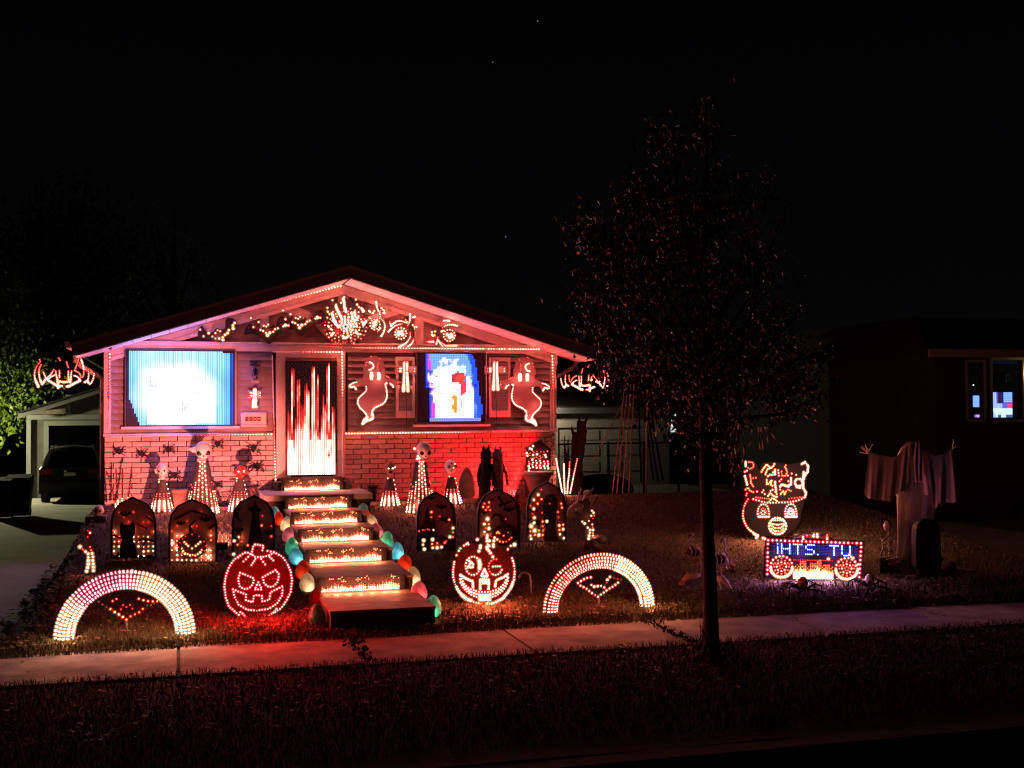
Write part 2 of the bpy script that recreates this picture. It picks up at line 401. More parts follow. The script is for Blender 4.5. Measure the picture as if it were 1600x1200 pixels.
bo = ORG[house.name]; nb = 0; rest = MB()
for row, a, b, z in spots:
    me, m = RN.choice(full); sx = (b-a)/.282
    if nb < 296 and row < 12:
        o = bpy.data.objects.new('brick', me); C.objects.link(o); o.parent = house
        o.location = ((a+b)/2-bo[0], RN.uniform(-.004,.004)-bo[1], z-bo[2]); o.scale = (sx, 1, 1); nb += 1
    else:
        k = len(rest.v); yy = RN.uniform(-.004,.004)
        rest.v += [(v[0]*sx+(a+b)/2, v[1]+yy, v[2]+z) for v in m.v]; rest.f += [tuple(i+k for i in q) for q in m.f]
part(house, 'brick', rest, 'brick', kind='stuff')
part(house, 'ledge', MB().box(HX0-.02, -.605, -.045, .1, .697, .742), 'trim'); part(house, 'ledge', MB().box(.605, HX1+.02, -.045, .1, .697, .742), 'trim')
# lap siding, one board at a time
BH = .1125
def board(x0, x1, k):
    z0 = .745+BH*k; z1 = min(z0+BH-.003, 2.135); e = RN.uniform(-.002,.002)
    m = MB(); m.hexa([(x0,-.002+e,z0),(x1,-.002-e,z0),(x1,.1,z0),(x0,.1,z0)], [(x0,.05+e,z1),(x1,.05-e,z1),(x1,.1,z1),(x0,.1,z1)])
    part(house, 'siding_board', m, 'siding')
for k in range(13):
    zc = .745+BH*(k+.5)
    if k == 0:
        board(-3.29, -.64, k); board(.655, 4.37, k); continue
    board(-3.29, -3.09, k); board(-1.235, -.64, k); board(.655, 1.835, k); board(3.185, 4.37, k)
for x in (HX0-.012, HX1-.10): part(house, 'corner_board', MB().box(x, x+.112, -.02, .1, .745, 2.13), 'trim')
part(house, 'frieze_board', MB().box(HX0-.02, HX1+.02, -.03, .1, 2.136, 2.262), 'trim')
part(house, 'frieze_cap', MB().box(HX0-.02, HX1+.02, -.055, .1, 2.264, 2.29), 'trim')
# gable timbers
part(house, 'king_post', MB().box(AX-.085, AX+.085, .0, .07, 2.292, 3.2), 'timber')
for x in (-.78, 1.93): part(house, 'post', MB().box(x-.075, x+.075, .012, .07, 2.292, 2.83), 'timber')
for s in (-1, 1):
    q = smoothline([(.10,2.30),(.28,2.50),(.52,2.74),(1.02,2.90)], 2); w = .085
    up = [(AX+s*x, .02, z+w) for x, z in q]; dn = [(AX+s*(x+.06), .02, z-w*.6) for x, z in q]
    dn[0] = (AX+s*.26, .02, 2.292); up[0] = (AX+s*.10, .02, 2.292)
    pts = up+dn[::-1]
    part(house, 'curved_brace', MB().prism(pts if s < 0 else pts[::-1], (0,.05,0)), 'timber')
SL = .308                                    # roof slope
AZ = 3.545
def rz(x): return AZ-abs(x-AX)*SL           # top of the roof
for s in (-1, 1):
    xe = AX+s*3.93
    for d0, d1, y0, nm in ((.225, .335, -.012, 'rake_board'), (.337, .40, -.028, 'rake_trim')):
        a = [(AX, y0, AZ-d0), (xe, y0, rz(xe)-d0), (xe, y0, rz(xe)-d1), (AX, y0, AZ-d1)]
        part(house, nm, MB().prism(a if s < 0 else a[::-1], (0, .085, 0)), 'trim')
roof = MB()
YF, YB = -.9, 10.4
for s in (-1, 1):
    xe = AX+s*4.40
    a = [(AX, YF+.02, AZ), (xe, YF+.02, rz(xe)), (xe, YF+.02, rz(xe)-.05), (AX, YF+.02, AZ-.05)]
    roof.prism(a if s < 0 else a[::-1], (0, YB-YF, 0))
rf = part(house, 'roof', roof, 'shingle')
for s in (-1, 1):
    xe = AX+s*4.40
    a = [(AX, YF, AZ-.055), (xe, YF, rz(xe)-.055), (xe, YF, rz(xe)-.20), (AX, YF, AZ-.20)]
    part(rf, 'fascia_board', MB().prism(a if s < 0 else a[::-1], (0,.03,0)), 'fascia')
    a = [(AX, YF-.02, AZ+.006), (xe, YF-.02, rz(xe)+.006), (xe, YF-.02, rz(xe)-.045), (AX, YF-.02, AZ-.045)]
    part(rf, 'drip_edge', MB().prism(a if s < 0 else a[::-1], (0,.038,0)), 'drip')
    for k in range(15):                         # soffit panels
        u0 = .02+k*.29; u1 = u0+.282
        if u1 > 4.40: u1 = 4.40
        xa, xb = AX+s*u0, AX+s*u1; za, zb = rz(xa)-.205, rz(xb)-.205
        pts = [(xa, YF+.032, za), (xb, YF+.032, zb), (xb, YF+.032, zb-.012), (xa, YF+.032, za-.012)]
        part(rf, 'soffit_panel', MB().prism(pts if s < 0 else pts[::-1], (0, .955, 0)), 'soffit')
    # boxed eave return below the rake end, with gutter and downspout
    xi = HX0+.02 if s < 0 else HX1-.02
    zr = 2.125
    tri = [(xe+s*-.02, YF+.05, zr), (xi, YF+.05, zr), (xi, YF+.05, rz(xi)-.222), (xe-s*.02, YF+.05, rz(xe)-.215+.03)]
    part(house, 'eave_return', MB().prism(tri if s > 0 else tri[::-1], (0, .88, 0)), 'trim')
    g0 = xe+s*.02
    part(house, 'gutter', MB().prism([(g0,YF,2.22),(g0+s*.09,YF,2.22),(g0+s*.07,YF,2.12),(g0,YF,2.12)] if s > 0 else [(g0,YF,2.12),(g0+s*.07,YF,2.12),(g0+s*.09,YF,2.22),(g0,YF,2.22)], (0,10.8,0)), 'trim')
    xo = g0+s*.03; xw = HX0-.06 if s < 0 else HX1+.06
    part(house, 'downspout', MB().tube([(xo,.45,2.13),(xo,.45,1.98),(xo-s*.10,.45,1.88),(xw+s*.1,.45,1.74),(xw,.45,1.66),(xw,.45,-.4)], .042, 8), 'trim', smooth=True)
# door
dr = part(house, 'door', MB().box(-.42, .44, .02, .10, -.03, 2.02), 'blackgloss', label='dark front door behind the light curtain')
for x0, x1 in ((-.585, -.43), (.45, .60)): part(house, 'door_casing', MB().box(x0, x1, -.05, .1, -.05, 2.10), 'trim')
part(house, 'door_head', MB().box(-.585, .60, -.052, .1, 2.03, 2.132), 'trim')
part(house, 'inner_jamb', MB().box(-.428, -.34, -.03, .02, -.03, 2.025), 'timber'); part(house, 'inner_jamb', MB().box(.40, .448, -.03, .02, -.03, 2.025), 'timber')
part(house, 'inner_head', MB().box(-.34, .40, -.03, .02, 1.92, 2.025), 'timber')
part(house, 'threshold', MB().box(-.52, .54, -.12, .1, -.075, -.03), 'wood')
# windows (behind the screens)
for wx0, wx1, wz0, wz1 in ((-3.07, -1.25, .86, 2.13), (1.86, 3.165, .86, 2.13)):
    w = part(house, 'window', MB().box(wx0+.05, wx1-.05, .06, .105, wz0+.05, wz1-.05), 'blackgloss')
    fr = MB(); fr.box(wx0, wx1, -.012, .1, wz0, wz0+.05).box(wx0, wx1, -.012, .1, wz1-.05, wz1-.002).box(wx0, wx0+.05, -.012, .1, wz0+.051, wz1-.051).box(wx1-.05, wx1, -.012, .1, wz0+.051, wz1-.051)
    part(w, 'frame', fr, 'trim', org=ORG[house.name])
    part(w, 'sill', MB().box(wx0-.05, wx1+.05, -.06, .1, wz0-.045, wz0-.002), 'trim', org=ORG[house.name])
for sx0, sx1 in ((1.50, 1.84), (3.20, 3.60)):
    sh = MB(); z0, z1 = .98, 2.06; t = .045
    sh.box(sx0, sx0+t, -.03, .02, z0, z1).box(sx1-t, sx1, -.03, .02, z0, z1).box(sx0+t, sx1-t, -.03, .02, z0, z0+.12).box(sx0+t, sx1-t, -.03, .02, z1-.07, z1).box(sx0+t, sx1-t, -.03, .02, 1.50, 1.56)
    so = part(house, 'shutter', sh, 'trim')
    lv = MB(); z = z0+.13
    for k in range(40):
        if z > z1-.09: break
        if not 1.485 < z < 1.565: lv.hexa([(sx0+t,-.026,z),(sx1-t,-.026,z),(sx1-t,-.02,z),(sx0+t,-.02,z)], [(sx0+t,.0,z+.02),(sx1-t,.0,z+.02),(sx1-t,.006,z+.02),(sx0+t,.006,z+.02)])
        z += .03
    part(so, 'louvre', lv, 'trim', kind='stuff', org=ORG[house.name])
# ---- things fixed on the wall
mbx = thing('mailbox', 'pale wall mailbox numbered 2900, hung beside the front door', 'mailbox', P(396,668,-.02))
a, b = P(377,667,-.1), P(416,646,-.1)
m = MB(); m.box(a.x, b.x, -.11, .012, a.z, b.z-.03); part(mbx, 'box', m, 'mailbox')
m = MB(); m.hexa([(a.x-.008,-.125,b.z-.03),(b.x+.008,-.125,b.z-.03),(b.x+.008,.012,b.z-.028),(a.x-.008,.012,b.z-.028)], [(a.x-.008,-.12,b.z-.015),(b.x+.008,-.12,b.z-.015),(b.x+.008,.012,b.z+.035),(a.x-.008,.012,b.z+.035)]); part(mbx, 'lid', m, 'mailbox')
part(mbx, 'lip', MB().box(a.x, b.x, -.13, -.112, a.z, a.z+.035), 'mailbox')
SEG = {'2': [(0,4,3,4),(3,4,3,2),(0,2,3,2),(0,2,0,0),(0,0,3,0)], '9': [(0,4,3,4),(0,4,0,2),(0,2,3,2),(3,4,3,0),(0,0,3,0)], '0': [(0,4,3,4),(0,4,0,0),(3,4,3,0),(0,0,3,0)]}
for i, ch in enumerate('2900'):
    c = P(385.8+6.3*i, 654.8, -.112); m = MB(); u = .0125; t = .008
    for x0, z0, x1, z1 in SEG[ch]: m.box(c.x+(x0-1.5)*u-t, c.x+(x1-1.5)*u+t, -.119-RN.random()*.0008, -.1105, c.z+(z0-2)*u-t, c.z+(z1-2)*u+t)
    part(mbx, 'digit', m, 'digit')
ln = thing('wall_lantern', 'unlit glass porch lantern on the siding above the mailbox', 'lantern', P(400,585,0))
c = P(399,585,-.09)
part(ln, 'back_plate', MB().box(c.x-.055, c.x+.07, -.02, .03, c.z-.14, c.z+.2), 'siding')
part(ln, 'canopy', MB().lathe([(.02,.2),(.1,.16),(.105,.15),(.03,.13)], (c.x,c.y,c.z), 12), 'black', smooth=True)
part(ln, 'globe', MB().lathe([(.02,.1),(.05,.06),(.055,0),(.04,-.08),(.015,-.1)], (c.x,c.y,c.z), 12), 'blackgloss', smooth=True)
part(ln, 'cage', MB().tube([(c.x+.06,c.y,c.z+.14),(c.x+.075,c.y,c.z),(c.x+.03,c.y,c.z-.13)], .006, 6).tube([(c.x-.06,c.y,c.z+.14),(c.x-.075,c.y,c.z),(c.x-.03,c.y,c.z-.13)], .006, 6), 'greymetal')
sc = thing('security_camera', 'tiny dark security camera under the eave return', 'camera', P(172,543,-.48))
c = P(172,543,-.5); part(sc, 'lens', MB().ball((c.x,c.y,c.z), .03, n=12), 'blackgloss', smooth=True); part(sc, 'mount', MB().box(c.x-.03, c.x+.03, c.y+.02, c.y+.05, c.z-.03, c.z+.03), 'trim')
# ---- porch, wooden light-up steps
por = thing('porch', 'low concrete porch slab in front of the front door', 'porch', (0,-1.2,-.6))
part(por, 'slab', MB().box(-.90, .83, -1.62, -.10, -.325, -.235), 'concrete'); part(por, 'base', MB().box(-.86, .79, -1.56, -.10, -.75, -.327), 'woodside')
part(por, 'top_step', MB().box(-.66, .64, -.50, .0, -.233, -.09), 'woodside')
part(por, 'door_mat', MB().box(-.5, .52, -.48, -.14, -.088, -.076), 'darkcloth')
FP = [3,3,2,3,3,4,4,5,4,5,4,5,4,4,3,3,4,3,3,4,4,5,5,5,4,3,4,4,4,4,3,4,4,4,5,5,6,5,6,6,5,5,4,4]
CLU = [(5,8),(4,8),(6,8),(10,8),(9,8),(11,9),(12,6),(11,6),(13,6),(12,7),(20,8),(19,7),(20,7),(21,7),(20,6),(22,8),(25,9),(24,8),(26,8),(26,7),(40,8),(39,8),(41,8),(40,7),(39,9),(43,7)]
def flame(c, r):
    if (c, r) in CLU: return mix(ORA, HOT, .15)
    h = FP[c % 44]
    if r < h:
        t = r/max(1, h); return mix(HOT, ORA, max(0, t*1.25-.25)) if r < h-1 or r < 2 else ORA
    if r == h and (c*7+r) % 3 == 0: return RED
    return None
steps = [(-8.05,-6.70,-1.05),(-6.70,-5.20,-.885),(-5.20,-4.10,-.725),(-4.10,-2.90,-.583),(-2.90,-1.64,-.452)]
names = ['lowest', 'second lowest', 'middle', 'fourth', 'highest']
for i, (y0, y1, z) in enumerate(steps):
    lab = {0: 'lowest wooden step with a dark front, next to the sidewalk', 1: 'wooden step right above the lowest one, glowing flame riser in front', 2: 'third wooden step up from the sidewalk, flame riser in front', 3: 'wooden step third below the porch, flame riser in front', 4: 'topmost wooden step, right below the concrete porch'}[i]
    if i == 3: lab = 'wooden step just under the topmost step, flame riser in front'
    st = thing('wooden_step', lab, 'step', (-.06, y0, z), 'wooden steps up to the porch')
    x0, x1 = -.635+.012*i, .50+.012*i
    n = 3; dy = (y1-.012-(y0-.02))/n
    for k in range(n): part(st, 'tread_plank', MB().box(x0-.01, x1+.01, y0-.02+dy*k+.003, y0-.02+dy*(k+1)-.003, z-.025+.0006*k, z+.0006*k), 'wood')
    part(st, 'riser', MB().box(x0, x1, y0, y0+.03, gz(0,y0)-.05, z-.026), 'woodside')
    for x in (x0+.002, x1-.03): part(st, 'side_board', MB().box(x, x+.028, y0+.031, y1-.012, gz(0,y0)-.08, z-.026), 'woodside')
pan = [(-6.74,-1.045,-.585,.342),(-5.24,-.88,-.565,.372),(-4.14,-.72,-.56,.375),(-2.94,-.578,-.545,.385),(-1.68,-.447,-.525,.405),(-.54,-.23,-.49,.43)]
plab = ['flame light panel on the riser nearest to the sidewalk', 'flame light panel on the second riser up from the sidewalk', 'flame light panel on the third riser up from the sidewalk', 'flame light panel on the riser two below the porch front', 'flame light panel against the front of the concrete porch', 'flame light panel on the porch, right under the front door']
for i, (y, z, x0, x1) in enumerate(pan):
    t = thing('flame_panel', plab[i], 'light panel', ((x0+x1)/2, y, z), 'flame light panels on the steps')
    part(t, 'panel', MB().box(x0-.05, x1+.07, y-.004, y+.008, z, z+.178), 'woodside')
    px_ = (x1-x0)/44; pz_ = .0178; g = LEDs(); gr = MB()
    for c in range(44):
        for r in range(10):
            col = flame(c, r)
            if col: g.bulb((x0+px_*(c+.5), y-.010, z+.006+pz_*(r+.5)), col, .0078)
    g.build(t, gain=11, tint=(1,.5,.36), cell=.14, out=.12)
    for c in list(range(-2, 0))+list(range(44, 47)):
        gr.box(x0+px_*(c+.35), x0+px_*(c+.65), y-.012, y-.0045, z, z+.178)
    for r in range(10): gr.box(x0-.05, x1+.07, y-.0095, y-.0045, z+pz_*(r+.36)+.006, z+pz_*(r+.56)+.006)
    part(t, 'grid', gr, 'black', kind='stuff')
# bed edging along the house foot
for nm, xs, yy, lab in (('a', rng(.95, 3.1, 2), -.52, 'low timber edge of the flower bed right of the porch'), ('b', rng(-3.0, -1.0, 2), -.62, 'low timber edge of the flower bed left of the porch')):
    e = thing('bed_edging', lab, 'edging', (xs[0], yy, gz(0,yy)))
    for x0, x1 in zip(xs, xs[1:]): part(e, 'timber', MB().box(x0+.004, x1-.004, yy-.05, yy+.04, gz(0,yy)-.05, gz(0,yy)+.045), 'wood')
# ================================================================== LIGHT STRINGS
def string(pts, Y, label, colf, sp=.052, r=.0135, grp='light strings outlining the house', off=.03):
    w = pxs(pts, Y-off); t = thing('light_string', label, 'light string', w[0], grp)
    ch = MB(); 
    for a, b in zip(w, w[1:]): ch.tube([a+Vector((0,.012,0)), b+Vector((0,.012,0))], .009, 4)
    part(t, 'channel', ch, 'trim')
    g = LEDs(); q = resample(w, sp); n = len(q); un = MB()
    for i, p in enumerate(q):
        c = colf(i/max(1, n-1))
        if c: g.bulb(p+Vector((0,-.004,0)), c, r)
        else: un.ball(p, .011, n=6, m=4)
    g.build(t, gain=2.7, tint=(1,.22,.22))
    if un.f: part(t, 'unlit_bulb', un, 'paleplastic', kind='stuff')
    return t
def ramp(stops):
    def f(t):
        for (a, c0), (b, c1) in zip(stops, stops[1:]):
            if t <= b:
                if c0 is None or c1 is None: return c0
                return mix(c0, c1, (t-a)/max(1e-6, b-a))
        return stops[-1][1]
    return f
SW = (8, 2.6, 2.0); SH = (11, 6.5, 4.6); SR = (6, .6, .45); SD = (1.8, .2, .16)
string([(196,533),(372,489.5)], -.012, 'dark left half of the light string along the left roof slope', lambda t: None, .055)
string([(374,489),(532,446.5)], -.012, 'lit half of the light string up the left roof slope to the peak', ramp([(0,SD),(.25,SR),(.6,SW),(1,SH)]), .053)
string([(676,486.5),(842,538)], -.012, 'light string down the right roof slope above the right window', ramp([(0,SD),(.3,SW),(1,SH)]), .053)
string([(497,540.5),(560,543.5),(842,545.8)], -.03, 'long light string on the board across the house front, right half', ramp([(0,DIM),(.12,SD),(.3,SW),(1,SH)]), .050)
string([(171.5,553),(169.5,668)], -.02, 'upright light string on the left corner of the house', ramp([(0,SH),(.08,SW),(.5,SR),(.62,SD),(.75,DIM),(.76,None),(1,None)]), .055)
string([(863,556),(866,668)], -.02, 'upright light string on the right corner of the house', ramp([(0,SH),(.25,SW),(.42,SR),(.55,DIM),(.56,None),(1,None)]), .055)
string([(427,549.8),(534,550)], -.052, 'light string across the head of the front door', ramp([(0,None),(.36,None),(.37,SD),(.7,SW),(1,SH)]), .050)
string([(534.6,553),(536,745)], -.05, 'upright light string on the right door casing', ramp([(0,SH),(.33,SW),(.36,SD),(.40,None),(1,None)]), .052)
string([(425.5,556),(428,660),(430.5,749)], -.05, 'upright light string on the left door casing, lit in its lower half', ramp([(0,None),(.50,None),(.51,DIM),(.64,SR),(.8,SW),(1,SH)]), .052)
string([(168,682.5),(424,678.5)], -.045, 'light string on the ledge over the bricks, left of the door', ramp([(0,None),(.50,None),(.51,DIM),(.6,SR),(.75,SW),(1,SH)]), .050)
string([(541,677.5),(866,673.5)], -.045, 'light string on the ledge over the bricks, right of the door', ramp([(0,SH),(.12,SH),(.5,SW),(.6,SR),(.72,DIM),(.73,None),(1,None)]), .050)

# ================================================================== LED SCREENS
def screen(name, label, cat, px, Y, nc, nr, fn, fx, fz, frame=.03, gmat='black', grp=None, gain=0, tint=(1,1,1)):
    (a0, b0), (a1, b1) = px
    A, B = P(a0, b0, Y), P(a1, b1, Y)
    x0, x1, z0, z1 = A.x, B.x, B.z, A.z
    t = thing(name, label, cat, ((x0+x1)/2, Y, z0), grp)
    part(t, 'backing', MB().box(x0-frame*.5, x1+frame*.5, Y+.006, Y+.03, z0-frame*.5, z1+frame*.5), 'black')
    if frame > .01:
        f = MB(); e = frame
        f.box(x0-e, x1+e, Y-.012, Y+.036, z0-e, z0-e*.45).box(x0-e, x1+e, Y-.012, Y+.036, z1+e*.45, z1+e).box(x0-e, x0-e*.45, Y-.012, Y+.036, z0-e*.45, z1+e*.45).box(x1+e*.45, x1+e, Y-.012, Y+.036, z0-e*.45, z1+e*.45)
        part(t, 'frame', f, 'fascia')
    g = LEDs(); dx, dz = (x1-x0)/nc, (z1-z0)/nr
    for c in range(nc):
        for r in range(nr):
            col = fn((c+.5)/nc, (r+.5)/nr, c, r)
            if col and max(col) > .004: g.quad((x0+dx*(c+.5), Y, z0+dz*(r+.5)), Vector((dx*fx/2,0,0)), Vector((0,0,dz*fz/2)), col)
    g.build(t, gain=gain, tint=tint, cell=.6, out=.16); return t
nz = [[RN.random() for _ in range(90)] for _ in range(90)]
def sn(x, y):
    i, j = int(x) % 89, int(y) % 89; u, v = x-int(x), y-int(y)
    return (nz[i][j]*(1-u)+nz[i+1][j]*u)*(1-v)+(nz[i][j+1]*(1-u)+nz[i+1][j+1]*u)*v
def left_img(u, v, c, r):
    if u < .012 or v > .985 and u > .9: return None
    if v < .36 and u < .105*(1-v/.36)**.8+.012: return None
    st = .72+.28*((c*37) % 5)/4
    k = max(0, min(1, (u-.80)/.2)); base = Vector((.85, 1.9, 2.4)).lerp(Vector((.22, .95, 2.2)), k)
    if v > .75: base = base.lerp(Vector((1.3, 2.3, 2.4)), (v-.75)*3*(1-k))
    if u < .12: base = base.lerp(Vector((.55, 1.0, 2.9)) if v < .5 else Vector((.5,1.5,2.5)), 1-u/.12)
    if u > .965: base = Vector((.05,.2,1.3))
    base *= .8+.4*sn(u*9+1, v*5+2)
    d = math.hypot((u-.47)/.36, (v-.45)/.42)+.35*(sn(u*7+12, v*7+4)-.5)
    w = max(0, min(1, (1.2-d)*1.9))
    if .175 < u < .84 and .03 < v < .42+.1*sn(u*12, 33): w = 1
    col = base.lerp(Vector((3.2,3.2,3.2)), w)
    f = sn(u*26+3, v*16)*.6+sn(u*50, v*34)*.4
    e = math.hypot((u-.66)/.16, (v-.56)/.18)
    if e < 1 and f > .5: col = col.lerp(Vector((.35,.5,.85)), min(1, (f-.5)*5)*(1-e))
    e = math.hypot((u-.535)/.05, (v-.25)/.12)
    if e < 1 and f > .42: col = col.lerp(Vector((.7,.45,.9)), (1-e)*.9)
    e = math.hypot((u-.23)/.05, (v-.53)/.14)
    if e < 1 and f > .45: col = col.lerp(Vector((.8,.75,1.0)), (1-e)*.8)
    return tuple(col*st*.72)
screen('led_screen', 'wide glowing blue and white LED screen over the left window', 'LED screen', ((198.5,548),(364.5,663.5)), -.045, 60, 44, left_img, .80, .97, .035, gain=3.4, tint=(.52,.30,1.15))
def right_img(u, v, c, r):
    lx = .10+.05*(1-v)+(.03 if v < .5 else 0)
    rx = .80+.165*math.sqrt(max(0, 1-v)) if v > .25 else .97-.02*(.25-v)*4
    if u < lx or u > rx or v < .012: return None
    B1 = Vector((.04,.14,2.3)); LBL = Vector((.28,.62,1.9)); WH = Vector((3.0,2.9,2.9))
    if v < .05: return (.35,.4,1.9)
    n1 = sn(u*13+4, v*13+7); n2 = sn(u*29+11, v*27+3); n3 = sn(c*.9+2, v*5+40)
    col = B1
    if lx+.075 < u < rx-.09 and v > .60: col = LBL
    elif lx+.03 < u < rx-.07:
        col = B1.lerp(Vector((1.5,.10,1.2)), max(0, min(1, (n1-.3)*2.6))) if u < .34 else B1.lerp(Vector((.25,.55,2.0)), n1)
    d = math.hypot((u-.45)/.25, (v-.60)/.25)+.7*(n1-.5)+.5*(n2-.5)
    w = max(0, min(1, (1.18-d)/.42)); col = col.lerp(Vector((2.0,1.2,2.5)), min(1, w*1.6)).lerp(WH, w)
    hgt = .30+.26*n3+.1*(n2-.5)
    if lx+.07 < u < .84 and .055 < v < hgt+.12: w = max(0, min(1, (hgt+.12-v)/.15)); col = col.lerp(Vector((2.4,1.0,1.9)).lerp(Vector((2.3,.12,.2)), n2), min(1, w*2)).lerp(WH, w)
    e = math.hypot((u-.60)/.14, (v-.64)/.12)+.5*(n2-.5)
    if e < .8: col = Vector((2.2,.10,.07)) if n1 > .35 else Vector((.9,.06,.12))
    e = math.hypot((u-.68)/.08, (v-.48)/.12)+.8*(n2-.5)
    if e < .7: col = Vector((2.2,.08,.15))
    if math.hypot((u-.58)/.055, (v-.53)/.05) < 1: col = Vector((3,2.8,2.3))
    e = math.hypot((u-.55)/.05, (v-.27)/.16)+.6*(n2-.5)
    if e < .85: col = Vector((1.7,.5,.08))
    if .60 < u < .68 and .16 < v < .42 and n2 > .5: col = Vector((1.3,.55,.8))
    if .40 < v < .75 and n2 > .72: col = col*.4
    return tuple(col)
screen('led_screen', 'squarish LED screen with a blue and red picture over the right window', 'LED screen', ((653.5,552.5),(757,658)), -.045, 36, 40, right_img, .88, .88, .03, gain=.5, tint=(.7,.6,1.1))
STK = [(.13,.93,.50,1.3),(.25,.84,.40,1.2),(.40,.80,.30,1.0),(.43,.74,.15,2.4),(.54,.95,.42,2.0),(.62,.88,.40,1.0),(.78,.62,.42,1.1),(.83,.78,.50,1.6),(.83,.98,.87,2.2),(.92,.60,.3,1.2)]
def door_img(u, v, c, r):
    if v > .985: return None
    a = sn(c*.55+3, 17); bq = sn(c*1.3+9, v*7+2); gq = sn(c*.8+31, v*3.2+50)
    top = .40+.34*(a-.35)
    lvl = 0
    if v < top+.18:
        lvl = min(1, max(0, (top+.14-v)/.30))*(.35+.9*gq)
        if v < .30: lvl = max(lvl, .55+.45*bq)
    for su, tp, bt, br in STK:
        du = abs(u-su-.03*(v-.7))/.034
        if du < 1 and bt-.3 < v < tp:
            k = (1-du*.7)*br*min(1, (tp-v)/.10+.3)*(1 if v > bt else max(0, 1-(bt-v)/.3)); lvl = max(lvl, min(1, k*.6))
    lvl *= (.62+.55*bq)*(.72+.5*sn(c*2.3+5, v*24+1))
    if u < .03 or u > .975: lvl *= .15
    if lvl < .10: return (.035,.012,.014) if (c+r) % 2 else None
    if lvl < .38: return mix((.3,.01,.014), (2.6,.09,.08), (lvl-.1)/.28)
    w = max(0, min(1, (.42-v)/.36)); lo = mix((2.8,.14,.10), (3.2,1.1,.85), w); hi = mix((5,2.6,1.9), (4.6,3.7,3.3), w)
    k = (lvl-.38)/(.45-.12*w); k = min(1, max(0, k))*(.72+.28*((c*7) % 3)/2)
    return mix(lo, hi, k)
screen('light_curtain', 'curtain of falling fire lights covering the front door', 'light curtain', ((446,564),(527,741)), -.075, 28, 62, door_img, .62, .90, .0, gain=1.0, tint=(1,.5,.5))

# ================================================================== GABLE AND WALL FIGURES
YG = -.09
def figure(name, label, cat, base, Y, outline, m, grp=None, th=.014, closed=True, smooth=1):
    t = thing(name, label, cat, P(*base, Y), grp)
    o = smoothpoly(outline, smooth) if smooth else outline
    mb = MB(); cut(mb, o, Y, th); part(t, 'panel', mb, m)
    mb = MB(); b = P(*base, Y); 
    return t
BAT = [(-38,3),(-34,-12),(-28,-17),(-23,-14),(-14,-6),(-8,-10),(-2,-16),(1,-10),(6,-10),(9,-16),(14,-6),(22,-22),(30,-27),(38,-24),(41,-14),(36,-6),(25,-3),(14,4),(8,12),(3,17),(-3,12),(-12,4),(-26,-1)]
BATL = [(-26,-25),(-14,-19),(-22,-11),(-11,-6.5),(-7,-5),(-2.5,-2),(0,2),(3.5,-2),(9,-3.5),(12,-7.5),(16,-9),(25,-12),(28,-14),(32.5,-13.5),(1,-15),(-6,-13),(-2,-12)]
BW = [0,0,0,0,0,0,1,1,0,0,0,0,1,0,0,0,0]
def gbat(cx, cy, label, fl=False):
    s = -1 if fl else 1
    t = figure('light_bat', label, 'bat light', (cx, cy+12), YG, [(cx+s*x, cy+y) for x, y in (BAT if s > 0 else BAT[::-1])], 'black', 'light-up bats in the gable')
    g = LEDs()
    for (x, y), w in zip(BATL, BW): g.bulb(P(cx+s*x, cy+y, YG-.006), HOT if w else mix(SW, WARM, .5), .021 if w else .017)
    for (x, y) in ((-30,-10),(-18,-9),(5,-14),(20,-15),(34,-18)): g.bulb(P(cx+s*x, cy+y, YG-.006), DIM, .012)
    g.build(t); return t
gbat(418, 522, 'light-up bat at the gable post left of the centre')
gbat(468, 510, 'light-up bat touching the burst of lights at the gable centre')
t = figure('light_bat', 'light-up bat farthest down the left slope of the gable', 'bat light', (348,535), YG, [(308,527),(311,512),(316,508),(320,516),(330,522),(338,512),(343,513),(347,519),(352,514),(352,497),(362,496),(372,503),(368,512),(360,520),(352,528),(348,536),(335,533),(318,530)], 'black', 'light-up bats in the gable')
g = LEDs()
for x, y, w in ((312.5,515,1),(326,520.5,2),(318,525.5,1),(332,526,1),(336.5,529,1),(342.5,529,2),(348.3,531,3),(348,527,2),(351.5,523,2),(355.5,520.5,2),(357.5,516,2),(364.5,513,3),(364,508.5,2),(366.5,504.5,2),(340,516,2),(336.5,520.5,1),(344,517.5,1)): g.bulb(P(x, y, YG-.006), {1:SW,2:WARM,3:HOT}[w], .015+.002*w)
g.build(t)
# burst of lights round the king post
bc = (540, 506)
ol = []
for k in range(28):
    r = 40 if k % 2 else 31; a = 2*math.pi*k/28; ol.append((bc[0]+r*math.cos(a)*.98, bc[1]-4+r*math.sin(a)*(.95 if math.sin(a) < 0 else .78)))
t = figure('light_web', 'big bursting web of white lights at the gable centre', 'web light', (540,535), YG-.03, ol, 'black', smooth=0)
g = LEDs(); q = random.Random(5)
for rr, n in ((4,6),(8,11),(12,15),(16.5,19),(21,22),(26,26),(31,28)):
    for k in range(n):
        a = 2*math.pi*(k+.3*q.random())/n; x, y = bc[0]+rr*math.cos(a)*1.05, bc[1]+4+rr*math.sin(a)*.92
        if y < 470 or (rr > 24 and y > 528 and q.random() < .4): continue
        if y < 480 and q.random() < .45: continue
        d = math.hypot(x-545, y-506)
        g.bulb(P(x, y, YG-.037), HOT if d < 14 else (mix(WARM, RED, q.random()) if q.random() < .75 else REDD), .017 if d < 15 else .014)
